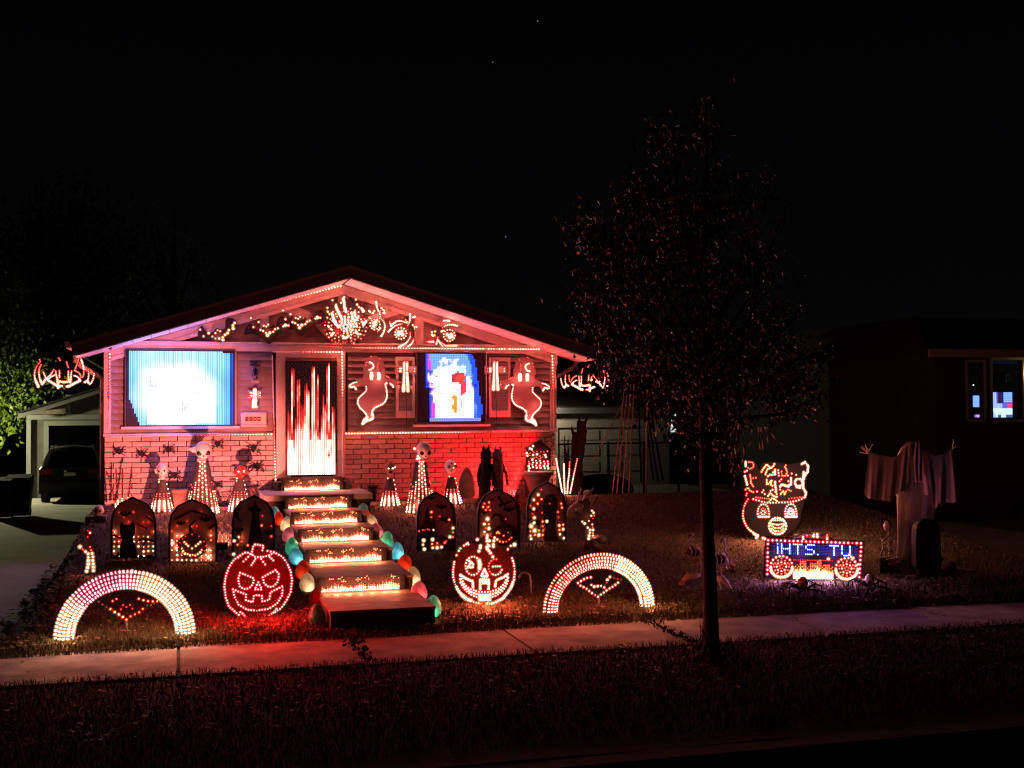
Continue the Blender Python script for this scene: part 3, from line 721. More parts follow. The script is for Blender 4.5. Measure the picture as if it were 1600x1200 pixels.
for pl in ([(536,467),(538,473),(538,480),(541,487)],[(525,479),(528,486),(531,492),(534,498)],[(519,490),(521,497),(524,503)],[(520,501),(525,506),(529,511)],[(549,489),(551,496),(554,502)],[(554,488),(555,494)],[(536,525),(540,529),(544,525)],[(518,524),(521,520)],[(556,519),(560,522)],[(565,482),(568,486)],[(566,503),(568,508),(572,502)],[(557,500),(560,494)]):
    led_path(g, pl, YG-.03, HOT, .026, .019)
led_pts(g, [(519.5,469),(538,464.5),(556,468),(511.5,481),(525,476),(533,473),(558,476),(561,480),(567,487),(512,487),(515,491),(513.5,510.5),(516.5,514),(518,523)], YG-.03, WARM, .017)
g.build(t)
def gspider(c, label, legs, rb, blob, extra=(), back=None):
    t = figure('light_spider', label, 'spider light', (c[0], c[1]+rb), YG-.01, ell(c[0], c[1], rb+2, rb+2, 14), 'black', 'light-up spiders on the right gable slope', smooth=0)
    lg = MB()
    for l in legs: lg.tube(pxs(l, YG-.006), .012, 4)
    part(t, 'leg', lg, 'black', kind='stuff')
    g = LEDs(); led_path(g, ell(c[0], c[1], rb, rb, 20), YG-.012, mix(SW, WARM, .4), .05, .014, True)
    for x, y in blob: g.bulb(P(x, y, YG-.02), HOT, .028)
    for l in legs: led_path(g, smoothline(l, 1), YG-.012, lambda u, p: mix(SR, HOT, u), .034, .0145)
    led_pts(g, extra, YG-.012, WARM, .016)
    g.build(t)
gspider((586,507), 'light-up spider nearest to the burst of lights in the gable', [[(594,497),(600,502),(602,510),(600,518),(596,525)],[(592,500),(595,492),(589,482),(588,472)],[(580,500),(576,494),(571,498)],[(581,490),(577,486)],[(595,485),(600,483),(601,489)],[(590,518),(594,513)]], 8, [(586,507),(584,510),(587,503),(584,505)], ((596,481),(600,484),(599,489),(583,489),(585,486)))
gspider((626,521), 'middle light-up spider on the right gable slope', [[(628,506),(622,507),(614,511),(607,518)],[(638,506),(630,502),(620,501),(612,508)],[(641,520),(641,528),(634,537),(624,542)],[(646,530),(645,536),(638,541)],[(609,503),(611,509)],[(637,509),(641,500),(641,491)],[(643,497),(648,495)]], 9, [(626,521),(622,523),(628,518),(623,519),(629,523)], ((645,508),(648,511),(651,511),(648,514),(636,503),(634,500)))
gspider((702,524), 'light-up spider farthest right in the gable, above the right screen', [[(692,512),(697,508),(706,507),(714,509)],[(690,505),(692,501),(702,501)],[(690,535),(696,541),(704,540),(713,540)],[(684,527),(683,534),(682,537)],[(693,543),(689,538),(685,532)],[(667,534),(672,534),(677,534)],[(694,516),(690,518)]], 9, [(702,524),(699,523),(705,523),(703,527),(706,526)], ((675,519),(680,518),(675,523),(679,524),(677,525)))
# ghosts
GO = [(569,590),(567,575),(571,562),(579,556),(590,556),(598,562),(602,576),(602,588),(612,592),(623,594),(625,600),(614,605),(606,599),(602,601),(606,612),(605,625),(599,633),(590,637),(584,642),(585,651),(580,656),(572,659),(569,665),(565,661),(567,653),(573,649),(572,645),(562,638),(557,628),(559,619),(567,613),(571,609),(571,604),(563,600),(556,610),(553,605),(546,607),(543,602),(550,597),(560,594)]
GP = [([(572,604),(573,610),(567,616),(560,622),(558.5,629),(562,637),(568,642),(573,648),(574,653)], 1), ([(574,653),(569,656),(567,662)], 3), ([(602,600),(604,609),(605,616),(604,624),(599,631),(592,634),(586,637),(582,641),(581.5,648)], 1), ([(582,648),(583,653),(579,656),(574,657),(569,660)], 2), ([(557,597),(550,599),(545.5,603),(548,606),(553,603),(556,608)], 1), ([(610,599.5),(613,601.5),(614.5,604.5)], 1), ([(602,601),(604,599)], 1), ([(604,588),(609,591)], 0)]
def ghost(fx, label):
    f = lambda pts: [(fx(x), y+(0 if fx(0) < 100 else 2)) for x, y in pts]
    o = f(GO); o = o if fx(0) < 100 else o[::-1]
    t = figure('light_ghost', label, 'ghost light', (fx(567), 662), -.10, o, 'ghostpanel', 'light-up ghosts on the siding')
    g = LEDs()
    for pl, k in GP: led_path(g, smoothline(f(pl), 1), -.10, {0:SR,1:SW,2:SH,3:HOT}[k] if k != 1 else (lambda u, p: mix(SW, SH, u)), .030, .014 if k < 2 else .02)
    for ex in (580.5, 592):
        for yy in (583,586,589,592):
            for xx in (-1.6,1.6): g.bulb(P(fx(ex+xx*(1-abs(yy-587)/9)), yy+(0 if fx(0) < 100 else 2), -.107), HOT if ex > 590 else SH, .019)
    led_path(g, f([(578,566),(582,568),(584,572),(581,577),(577,578)]), -.10, SH, .034, .014)
    led_path(g, f([(591,567),(590,572),(591,577)]), -.10, SR, .04, .011)
    led_pts(g, f([(580,556.8),(593,560.5),(573,566),(571,571),(607,589),(625,597),(621,599)]), -.10, SR, .011)
    g.build(t, gain=1.6)
ghost(lambda x: x, 'light-up ghost between the front door and the right LED screen')
ghost(lambda x: 1404.5-x, 'light-up ghost at the right end of the siding, past the shutter')
# crosses
def cross(cx, y0, ya, y1, label, Y=-.06, stem=True):
    o = [(cx-5,y0-2),(cx+5,y0-2),(cx+5,ya-5),(cx+17,ya-6),(cx+17,ya+6),(cx+5,ya+5),(cx+6,y1+2),(cx-6,y1+2),(cx-5,ya+5),(cx-17,ya+6),(cx-17,ya-6),(cx-5,ya-5)]
    if not stem: o = [(cx+(x-cx)*.62, y) for x, y in o]
    t = figure('light_cross', label, 'cross light', (cx, y1+2), Y, o, 'timber', 'light-up crosses on the siding', smooth=0)
    k = 1 if stem else .62; g = LEDs(); n = int((y1-ya-4)/3.0)
    for i in range(n+1):
        u = i/n; y = ya+5+(y1-ya-6)*u
        for s in (-1, 1): g.bulb(P(cx+s*(2.3+1.2*u)*k, y, Y-.006), mix(SH, HOT, u), .017+.008*u)
    for i in range(6):
        y = y0+(ya+4-y0)*i/6
        for s in (-1, 1): g.bulb(P(cx+s*2.3*k, y, Y-.006), SR if i < 1 else SH, .0155)
    for x, c in ((-13,SR),(-9.5,SW),(-8,SH),(13.5,SW)):
        for s in (-1, 1): g.bulb(P(cx+x*k, ya+s*2.1, Y-.006), c, .015)
    g.build(t, gain=1.3)
    if stem:
        c = P(cx, y1+2, Y); d = P(cx+1, 690, -.06); part(t, 'cord', MB().tube([c, (c.x+.02,-.04,c.z-.3), (d.x,-.06,.75)], .006, 4), 'wire')
cross(634, 565, 578, 611, 'light-up cross on the left shutter of the right window')
cross(774.5, 565, 578, 609, 'light-up cross on the right shutter of the right window')
cross(398, 607, 616, 636, 'small light-up cross right below the porch lantern', stem=False)
# eave bats, hanging from the two corners of the roof
EL = [[(61,568),(56,575),(54,583),(54,590),(57,597),(60,604)],[(64,570),(61,577),(61,586),(63,594),(66,600)],[(66,600),(72,592),(79,586),(84,578)],[(68,582),(72,591)],[(75,593),(79,589),(86,586)],[(75,594),(83,599),(91,604),(97,603)],[(87,580),(89,590),(91,600),(91,606)],[(93,579),(93,589)],[(94,596),(100,597.5),(107,596)],[(107,580),(107,589),(108,596)],[(112,580),(111,588),(110,598)],[(116,587),(122,589),(125,594)],[(125,595),(116,599),(107,604),(105,604)],[(117,579),(125,583),(127,591),(131,588),(131,578)],[(124,554),(122,566),(117,578)],[(124,554),(130,570),(131,577)],[(138,578),(139,588),(137,595),(133,597)],[(147,584),(146,592),(141,602),(137,596)],[(104,566),(106,572),(107,574)],[(92,560),(94,563)],[(62,562),(63,565)]]
def eavebat(f, label, skip=()):
    t = thing('eave_bat', label, 'bat light', f(100,580,1), 'light-up bats hanging under the eave corners')
    fr = MB(); g = LEDs()
    for i, l in enumerate(EL):
        if i in skip: continue
        w = [f(x, y, 0) for x, y in smoothline(l, 2)]; fr.tube(w, .008, 4)
        for k, p in enumerate(resample([Vector(q)+Vector((0,-.014,0)) for q in w], .026)):
            zz = (600-l[0][1])/40
            lo = l[0][1] if len(l) < 2 else l[0][1]+(l[-1][1]-l[0][1])*min(1, k*.026/max(.01, sum(((Vector(w[j+1])-Vector(w[j])).length) for j in range(len(w)-1))))
            c = HOT if lo > 597 or i == 15 and k > 3 else (mix(SR, SH, (lo-578)/20) if lo > 578 else SR)
            g.bulb(p, c, .0115 if lo < 592 else .016)
    part(t, 'frame', fr, 'black'); g.build(t)
    a = f(100,597,0); part(t, 'cord', MB().tube([f(112,568,0), f(118,556,0)], .006, 4).tube([a, (a[0]+.02,a[1],a[2]-.12)], .008, 4), 'wire')
eavebat(lambda x, y, k: tuple(P(x, y, -.35)), 'light-up bat hanging under the left corner of the roof')
eavebat(lambda x, y, k: tuple(P(914.5+(99-x)*.80, 571+(y-560)*.86 if y > 560 else 571+(y-560)*.5, -.35)), 'light-up bat hanging under the right corner of the roof', (14, 15))
# spiders stuck to the left bricks
WS = [(186,705,7),(222,709,7),(264,702,7),(340,694,7),(396,700,9),(401,729,9),(273,743,7),(340,757,6)]
wl = ['toy spider on the bricks at the far left corner','toy spider on the bricks, second from the left corner','toy spider on the bricks above the small skull cone','toy spider on the bricks right of the big skull head','big toy spider on the bricks beside the door, the upper one','big toy spider on the bricks beside the door, the lower one','toy spider on the bricks between the small and big skull cones','toy spider low on the bricks beside the red faced cone']
for (x, y, r), lab in zip(WS, wl):
    c = P(x, y, -.06); s = r/90
    t = thing('toy_spider', lab, 'toy spider', c, 'black toy spiders on the brick wall')
    b = MB(); b.ball((c.x, -.05, c.z+s*.1), s*.42, s*.4, s*.5, 10, 6); part(t, 'body', b, 'darkcloth', smooth=True)
    b = MB(); b.ball((c.x+RN.uniform(-.01,.01), -.06, c.z-s*.5), s*.26, s*.25, s*.26, 8, 6); part(t, 'head', b, 'darkcloth', smooth=True)
    for sd in (-1, 1):
        for k in range(4):
            a = -.9+.6*k+RN.uniform(-.15,.15); l = MB()
            l.tube([(c.x, -.05, c.z-s*.2), (c.x+sd*s*.7, -.10, c.z+s*.75*math.sin(a)+s*.1), (c.x+sd*s*1.25, -.008, c.z+s*1.3*math.sin(a))], .008, 4); part(t, 'leg', l, 'darkcloth')
# ================================================================== YARD: cone figures with heads
def cone(px, pyb, pyn, half, label, big=False):
    b = PL(px, pyb); Y = b.y; n = P(px, pyn, Y); sc = F/((b-CC).dot(CW)); R = half/sc; H = n.z-b.z; r0 = R*(.33 if not big else .38)
    t = thing('light_cone', label, 'light cone', b, 'light cones with heads along the house')
    m = MB(); m.lathe([(R*.96,0),(r0*.94,H)], b, 16); part(t, 'net', m, 'net')
    g = LEDs(); N = 9 if big else 6
    rows = int(H/.036)
    for k in range(N):
        a = math.radians(-90+(k-(N-1)/2)*(150/(N-1)))
        for i in range(rows+1):
            u = i/rows; r = R+(r0-R)*u; p = b+Vector((r*math.cos(a), r*math.sin(a), H*u+.01)); d = (math.cos(a), math.sin(a), .1)
            if big:
                if u < .42: c = HOT if u < .10 else (WARM if (i+k) % 3 else SR)
                elif abs(k-4) < 1.1: c = SH if (i+k) % 2 else SR
                elif k == 2 and u < .62: c = SW
                elif (k*5+i) % 4 == 0 and u < .6: c = SR
                else: c = None
            else:
                c = HOT if u < .14+.22*(1-abs(k-2.5)/3) else (SH if u < .36 else (SR if u < .58 else None))
                if k in (0, N-1) and u > .3: c = SH if k == N-1 and u < .95 and (i % 2) else (SR if u < .45 else None)
                if k == 1 and u > .92: c = WARM
            if c: g.bulb(p, c, .0135 if c is not HOT else .018, d)
    g.build(t); return t, n, sc
def head(t, c, r, m, eyes, nose=None, rz=1.12, jaw=True, ecol='eyeblack', er=.22):
    mb = MB(); mb.ball((0,0,0), r*.92, r, r*rz, 16, 12)
    if jaw:
        mb.v = [(x*(1-.22*max(0, -z/r)), y*(1-.1*max(0, -z/r)), z) for x, y, z in mb.v]
    mb.v = [(x+c[0], y+c[1], z+c[2]) for x, y, z in mb.v]
    h = part(t, 'head', mb, m, smooth=True)
    og = ORG[t.name]
    for ex, ez in eyes:
        e = MB(); yy = -math.sqrt(max(.05, 1-ex*ex-ez*ez/1.2))*r*.93
        e.ball((c[0]+ex*r, c[1]+yy, c[2]+ez*r), r*er, r*.14, r*er*.95, 10, 6); part(h, 'eye', e, ecol, smooth=True, org=og)
    if nose:
        e = MB(); e.ball((c[0]+nose[0]*r, c[1]-r*.93, c[2]+nose[1]*r), r*.1, r*.06, r*.1, 8, 5); part(h, 'nose', e, 'eyeblack', smooth=True, org=og)
    return h
def cen(px, py, Y): return tuple(P(px, py, Y))
# big skull, left
t, n, s = cone(316, 801, 722, 26, 'tallest light cone left of the steps, topped by a big horned skull', True)
Y = PL(316,801).y; c = cen(317,704,Y); r = 13.5/s
h = head(t, c, r, 'paleplastic', [(-.42,-.30),(.52,-.28)], (.06,-.62), 1.1, er=.31)
part(h, 'horn', MB().tube([(c[0]-r*.7,c[1],c[2]+r*.1),(c[0]-r*1.2,c[1]-.02,c[2]+r*.12),(c[0]-r*1.75,c[1]-.03,c[2]+r*.2)], [.06,.04,.005], 8), 'paleplastic', smooth=True, org=ORG[t.name])
part(h, 'jaw', MB().ball((c[0]-.02,c[1]-.02,c[2]-r*1.12), r*.55, r*.5, r*.36, 12, 7), 'paleplastic', smooth=True, org=ORG[t.name])
# small skull, left
t, n, s = cone(253, 798, 750, 17, 'small light cone with a pale skull, nearest to the left house corner')
Y = PL(253,798).y; c = cen(253.5,735,Y); r = 9.3/s
h = head(t, c, r, 'paleplastic', [(-.5,-.12),(.35,-.05)], (-.1,-.45), 1.15, er=.2)
part(h, 'ear', MB().ball((c[0]-r*.98,c[1],c[2]-r*.1), r*.32, r*.2, r*.42, 8, 6), 'paleplastic', smooth=True, org=ORG[t.name])
part(h, 'jaw', MB().ball((c[0],c[1]-.03,c[2]-r*1.2), r*.42, r*.42, r*.34, 10, 6), 'paleplastic', smooth=True, org=ORG[t.name])
# vampire mask
t, n, s = cone(374, 798, 748, 17, 'small light cone with a red face and black hair, left of the porch')
Y = PL(374,798).y; c = cen(376,737,Y); r = 10/s
emat('eyelight', (1,.8,.55), 6)
h = head(t, c, r, 'redmask', [(-.36,.06),(.45,.08)], None, 1.12, ecol='eyelight', er=.13)
part(h, 'hair', MB().ball((c[0]-.002,c[1]+.025,c[2]+r*.42), r*1.0, r*.98, r*.80, 14, 9), 'black', smooth=True, org=ORG[t.name])
for sx in (-1,1): part(h, 'ear', MB().ball((c[0]+sx*r*.95,c[1],c[2]-r*.1), r*.16, r*.14, r*.3, 8, 6), 'redmask', smooth=True, org=ORG[t.name])
for sx in (-1,1): part(t, 'bat_wing', MB().prism([(c[0]+sx*.03,c[1]-.03,c[2]-r*1.25),(c[0]+sx*.13,c[1]-.03,c[2]-r*.85),(c[0]+sx*.20,c[1]-.03,c[2]-r*1.2),(c[0]+sx*.13,c[1]-.03,c[2]-r*1.3),(c[0]+sx*.08,c[1]-.03,c[2]-r*1.55)][::sx], (0,.012,0)), 'black')
part(h, 'mouth', MB().tube([(c[0]-r*.4,c[1]-r*.83,c[2]-r*.45),(c[0],c[1]-r*.97,c[2]-r*.62),(c[0]+r*.42,c[1]-r*.83,c[2]-r*.42)], r*.05, 5), 'eyeblack', org=ORG[t.name])
# right of the steps
t, n, s = cone(609, 789, 748, 15, 'small light cone with a dark red mask, first to the right of the porch')
Y = PL(609,789).y; c = cen(609.5,731,Y); r = 8.8/s
h = head(t, c, r, 'terracotta', [(-.4,-.05),(.3,-.05),(.75,.12)], None, 1.3, ecol='eyelight', er=.14)
part(h, 'brow', MB().tube([(c[0]-r*.7,c[1]-r*.75,c[2]+r*.15),(c[0]-r*.1,c[1]-r*1.0,c[2]-r*.0),(c[0]+r*.7,c[1]-r*.75,c[2]+r*.3)], r*.1, 6), 'eyeblack', org=ORG[t.name])
part(h, 'mouth', MB().ball((c[0],c[1]-r*.75,c[2]-r*.72), r*.38, r*.2, r*.2, 10, 6), 'eyeblack', smooth=True, org=ORG[t.name])
t, n, s = cone(657, 799, 722, 24, 'tallest light cone right of the steps, topped by a big bald skull', True)
Y = PL(657,799).y; c = cen(662,704,Y); r = 12.8/s
h = head(t, c, r, 'paleplastic', [(-.36,-.28),(.5,-.26)], (.08,-.68), 1.12, er=.29)
part(h, 'mouth', MB().tube([(c[0]-r*.2,c[1]-r*.78,c[2]-r*.98),(c[0]+r*.1,c[1]-r*.82,c[2]-r*1.02),(c[0]+r*.35,c[1]-r*.74,c[2]-r*.96)], r*.06, 5), 'eyeblack', org=ORG[t.name])
g = LEDs()
for x, y in ((648,701),(653,713),(655,716),(652,717)): g.bulb(P(x, y, Y-.16), HOT, .018)
g.build(t)
t, n, s = cone(705, 786, 745, 16, 'small light cone with a round white mask, in front of the red lit bricks')
Y = PL(705,786).y; c = cen(704,729,Y); r = 10.2/s
h = head(t, c, r, 'paleplastic', [(-.05,.5),(.55,.45)], None, 1.05, jaw=False, er=.13)
for cx, cz in ((-.4,-.05),(.62,-.02)):
    q = [(c[0]+(cx+.28*(1-k/14)*math.cos(k*.6))*r, c[1]-r*math.sqrt(max(.1, 1-(cx+.28*(1-k/14)*math.cos(k*.6))**2))*.97, c[2]+(cz+.28*(1-k/14)*math.sin(k*.6))*r) for k in range(13)]
    part(h, 'cheek_line', MB().tube(q, r*.05, 5), 'eyeblack', org=ORG[t.name])
g = LEDs()
for x, y in ((711,725),(709,731)): g.bulb(P(x, y, Y-.12), WARM, .012)
g.build(t)
# ---- floodlights hidden in the bed
def flood(px, py, Y, z, to, energy, col, size, label, blend=.6, flap=None):
    p = P(px, py, Y); p.z = z
    t = thing('floodlight', label, 'floodlight', p, 'floodlights shining at the bricks')
    d = (Vector(to)-p).normalized(); s = d.cross(Vector((0,0,1))).normalized(); u = s.cross(d)
    def q(a, b, c): return p+s*a+u*b+d*c
    m = MB(); m.hexa([q(-.05,-.04,-.06),q(.05,-.04,-.06),q(.07,-.055,0),q(-.07,-.055,0)], [q(-.05,.04,-.06),q(.05,.04,-.06),q(.07,.055,0),q(-.07,.055,0)]); part(t, 'housing', m, 'black')
    m = MB(); m.tube([p-u*.04, Vector((p.x,p.y,gz(p.x,p.y)-.05))], .012, 6); part(t, 'stake', m, 'black')
    if flap:
        a, ln_ = flap; m = MB(); f = lambda k, h: q(a, h, 0)+Vector((0,1,0))*k
        m.prism([f(.0,-.2), f(ln_,-.2), f(ln_,.5), f(.0,.5)], s*.01); part(t, 'light_cutoff', m, 'black')
    L = bpy.data.lights.new('flood_lamp', 'SPOT'); L.energy = energy; L.color = col; L.spot_size = math.radians(size); L.spot_blend = blend; L.shadow_soft_size = .03
    o = bpy.data.objects.new('flood_lamp', L); C.objects.link(o); o.location = p+d*.02-Vector(ORG[t.name]); o.rotation_euler = d.to_track_quat('-Z', 'Y').to_euler(); o.parent = t
    return t
pf_ = PL(348, 866)
flood(348, 866, pf_.y+.12, pf_.z+.10, (-2.10, 0, .22), 2100, (1,.165,.14), 58, 'pinkish floodlight standing on the lawn between the pumpkin and witch tomb panels', .5)
rfl = flood(806, 786, -.42, -.42, (2.5, 0, .40), 560, (1,.012,.012), 165, 'red floodlight in the bed between the wolf figures and the urn', .35)
bx_ = P(819.5, 740, -.01).x; part(rfl, 'light_cutoff', MB().box(bx_, bx_+.012, -.43, -.015, -.62, .10), 'black')  # made-up black flap that cuts the red light off at a sharp edge
# ================================================================== arched tomb panels
def tomb(x0, x1, yb, xc, yt, label, sil, glow, grid_off=0, seed=1, skip=None):
    b = PL((x0+x1)/2, yb); Y = b.y; sh = yt+(yb-yt)*.42
    def arch(d):
        L = [(x0+d, yb-d*.6), (x0+d, sh), (x0+d+(xc-x0)*.10, sh-(sh-yt)*.42), (x0+d+(xc-x0)*.38, sh-(sh-yt)*.74), (xc, yt+d*1.2), (x1-d-(x1-xc)*.38, sh-(sh-yt)*.74), (x1-d-(x1-xc)*.10, sh-(sh-yt)*.42), (x1-d, sh), (x1-d, yb-d*.6)]
        return L
    t = thing('tomb_panel', label, 'tomb panel', b, 'arched light-up tomb panels on the lawn')
    m = MB(); cut(m, arch(1.5), Y, .02); part(t, 'panel', m, 'tombpanel')
    o = pxs(arch(0), Y-.03); i = pxs(arch(3.4), Y-.03); m = MB(); n = len(o)
    for k in range(n-1):
        m.prism([o[k], o[k+1], i[k+1], i[k]], (0, .052, 0))
    part(t, 'rim', m, 'black')
    s = MB()
    for x in (x0+3, x1-3):
        p = P(x, yb-2, Y+.01); s.tube([p, (p.x, p.y, gz(p.x, p.y)-.06)], .008, 5)
    part(t, 'stake', s, 'greymetal')
    for j, poly in enumerate(sil):
        m = MB(); m.prism(pxs(poly, Y-.026-.002*(j % 3)), (0, .008, 0)); part(t, 'cutout', m, 'black')
    g = LEDs(); q = random.Random(seed)
    y = yb-4
    while y > yt+14:
        x = x0+6
        v = (yb-y)/(yb-yt)
        while x < x1-4:
            inside = y > sh or abs(x-xc) < (x1-x0)/2*max(0, (y-yt)/(sh-yt))**.62-5
            pr = .92 if v < .22 else (.8 if v < .42 else (.5 if v < .6 else (.28 if v < .8 else .1)))
            if skip and skip(x, y): pr = 0
            if inside and q.random() < pr:
                c = mix(HOT, (5,1.1,.3), min(1, q.random()*.9+v*.8)) if v < .45 else mix((3.5,.45,.15), REDD, q.random())
                if v > .62: c = tuple(k*.35 for k in c)
                g.bulb(P(x+q.uniform(-.5,.5), y+q.uniform(-.5,.5), Y-.004), c, .0125 if v < .4 else .010)
            x += 7.6
        y -= 7.6
    for x, y, c, r in glow: g.bulb(P(x, y, Y-.040), c, r*1.15)
    g.build(t, gain=9, tint=(1,.42,.28), cell=.07, out=.010); return t, Y
def seg(a, b, w): 
    dx, dy = b[0]-a[0], b[1]-a[1]; l = math.hypot(dx, dy); nx, ny = -dy/l*w/2, dx/l*w/2
    return [(a[0]+nx,a[1]+ny),(b[0]+nx*.5,b[1]+ny*.5),(b[0]-nx*.5,b[1]-ny*.5),(a[0]-nx,a[1]-ny)]
def minibat(x, y, s): return [(x-8*s,y-1*s),(x-5*s,y-4*s),(x-2*s,y-2*s),(x-1*s,y-4*s),(x+1*s,y-4*s),(x+2*s,y-2*s),(x+5*s,y-4*s),(x+8*s,y-1*s),(x+4*s,y+1*s),(x,y+3*s),(x-4*s,y+1*s)]
cat_ = [(186,872),(188,850),(191,842),(187,832),(187,820),(190,815),(194,820),(203,820),(208,814),(211,820),(211,832),(207,842),(211,850),(216,872)]
tomb(172.5,244.5,873,207,776,'arched tomb panel with a sitting cat, farthest left of the row', [cat_, seg((244,846),(222,842),4), seg((222,842),(212,848),3), seg((228,842),(221,860),3), seg((176,836),(192,842),3.5), seg((230,826),(214,819),3), minibat(196,804,1.3), seg((228,806),(240,816),3), [(172.5,873),(172.5,864),(180,868),(186,862),(186,873)],[(216,873),(217,866),(226,870),(234,866),(244,870),(244,873)]], [], seed=3)
def jack(cx, cy, r):
    body = ell(cx, cy, r, r*.86, 22)
    return body
J = (300,853); jr = 23
face = lambda x, y: math.hypot(x-J[0], (y-J[1])/.86) < jr-1
jg = [(x, y, mix(ORA, WARM, RN.random()), .012) for x, y in ((291,850),(288,847),(294,853),(310,850),(313,847),(306,853),(300,857),(286,861),(289,865),(293,866),(297,868),(301,867),(305,868),(309,866),(313,863),(315,859),(284,857))]
jg += [(x, y, REDD, .009) for x, y in ((290,838),(285,842),(281,848),(279,855),(280,862),(319,846),(321,853),(320,861),(311,838),(300,835))]
tomb(263,340,879,300,779,'arched tomb panel with a scowling pumpkin, between the cat and witch panels', [ell(J[0],J[1],jr,jr*.86,22), seg((300,835),(296,822),7), seg((296,822),(306,812),5), seg((272,812),(300,798),4), seg((300,798),(326,806),4), minibat(322,812,1.4), minibat(283,818,1.0), seg((326,826),(338,818),4)], jg, seed=8, skip=face)
witch = [(380,871),(388,846),(392,820),(394,800),(388,797),(397,790),(398,780),(402,792),(410,797),(404,800),(406,822),(410,846),(418,871)]
tomb(362,430,871,397,773,'arched tomb panel with a witch and crescent moon, behind the red pumpkin', [witch, seg((362,846),(374,840),4), seg((374,840),(370,852),4), minibat(372,829,1.3), minibat(420,834,1.2), [(368,800),(372,794),(378,793),(373,799),(373,808),(379,815),(371,813),(367,807)]], [(410,806,REDD,.012),(409,821,ORA,.013),(424,822,REDD,.011),(424,838,SR,.012),(373,839,WARM,.012),(366,845,WHITE,.014),(387,852,ORA,.013),(365,866,WHITE,.014),(371,851,ORA,.012),(378,846,RED,.010)], seed=99, skip=lambda x, y: True)
cas = [(655,861),(656,842),(653,838),(657,836),(657,823),(660,820),(663,815),(666,800),(668,790),(670,800),(671,815),(675,818),(678,809),(681,818),(681,834),(686,838),(690,836),(700,840),(712,842),(712,861),(691,861),(690,851),(686,846),(681,846),(677,851),(676,861)]
tomb(651,712,861,681,768,'arched tomb panel with a spired castle, first to the right of the steps', [cas, minibat(698,813,1.5), minibat(690,793,1.2), minibat(674,779,.9)], [(662,844.5,WHITE,.017),(661,851,WARM,.013),(663,858,WHITE,.016),(676,843,WHITE,.017),(675,850,ORA,.014),(683,849,RED,.014),(676,856,WARM,.014),(683,856,WHITE,.016),(690,855,WHITE,.014),(695,848,RED,.016),(697,846,REDD,.014),(703,839,WHITE,.016),(708,825,WARM,.016),(708,832,RED,.013),(708,839,RED,.013),(702,812,ORA,.014),(687,807,REDD,.012),(674,800,ORA,.016),(674,808,RED,.011),(661,828,RED,.008),(664,828,REDD,.008),(668,827,RED,.008),(671,828,REDD,.008),(677.5,828,WARM,.011),(655,830,RED,.011)], seed=4, skip=lambda x, y: True)
J2 = (789,836)
jp = ell(J2[0],J2[1],20,17,20)
tomb(746,813,859,777,763,'arched tomb panel with a smiling pumpkin under curly branches', [jp, seg((788,820),(782,806),6), seg((782,806),(774,803),5), seg((774,803),(768,812),4), seg((780,790),(800,783),4), seg((778,776),(790,792),4), seg((760,786),(772,780),3.5), minibat(757,801,1.0), minibat(795,797,1.2)], [(757,787,RED,.013),(764,785,ORA,.014),(755,792,ORA,.014),(763,792,ORA,.013),(759,797,RED,.013),(766,797,RED,.013),(762,811,WHITE,.02),(757,819,WARM,.016),(764,819,ORA,.016),(764,826,WHITE,.017),(757,831,WARM,.014),(759,825,RED,.011),(763,836,RED,.012),(762,842,SH,.013),(778,831,ORA,.012),(776,833,ORA,.012),(780,833,ORA,.012),(794,832,REDD,.008),(787,837,ORA,.010),(773,840,WHITE,.013),(777,843,WARM,.012),(781,846,ORA,.012),(786,847,ORA,.013),(791,846,ORA,.012),(796,843,RED,.012),(799,840,RED,.011),(804,851,WHITE,.019),(798,853,WARM,.012),(746,843,SH,.015),(790,811,REDD,.011)], seed=6, skip=lambda x, y: True)
reap = [(850,846),(853,826),(850,806),(849,792),(852,780),(858,772),(866,772),(871,780),(871,792),(869,806),(868,826),(873,846)]
tomb(823.5,885,846,856,752,'arched tomb panel with a hooded reaper, farthest right of the row', [reap, seg((852,796),(846,830),3), minibat(840,817,1.2), minibat(832,798,1.0), seg((826,812),(838,808),3), seg((842,820),(843,830),3)], [(841,773,WARM,.017),(834,781,WARM,.016),(846,780,ORA,.016),(840,787,ORA,.017),(834,795,WARM,.017),(829,790,RED,.011),(832,803,REDD,.014),(847,801,RED,.011),(835,809,WARM,.018),(848,815,ORA,.016),(854.5,814.5,WHITE,.015),(834.5,817,WHITE,.015),(830,822,WHITE,.021),(835.5,829,WHITE,.021),(829,830,ORA,.014),(842,829,ORA,.015),(848,822,RED,.013),(848.5,829,RED,.016),(829,837,WARM,.013),(836,836,ORA,.014),(842,836,WHITE,.018),(848,836,ORA,.014),(830,842,WHITE,.014),(877,787,ORA,.015),(878,793,ORA,.015),(872,800,RED,.014),(859,787,REDD,.010),(873,808,RED,.011),(874,821,WARM,.014),(880,820,ORA,.014),(874,828,ORA,.015),(880,827,WARM,.016),(875,835,WARM,.013),(881,841,WHITE,.014),(846,765,RED,.011)], seed=7, skip=lambda x, y: True)
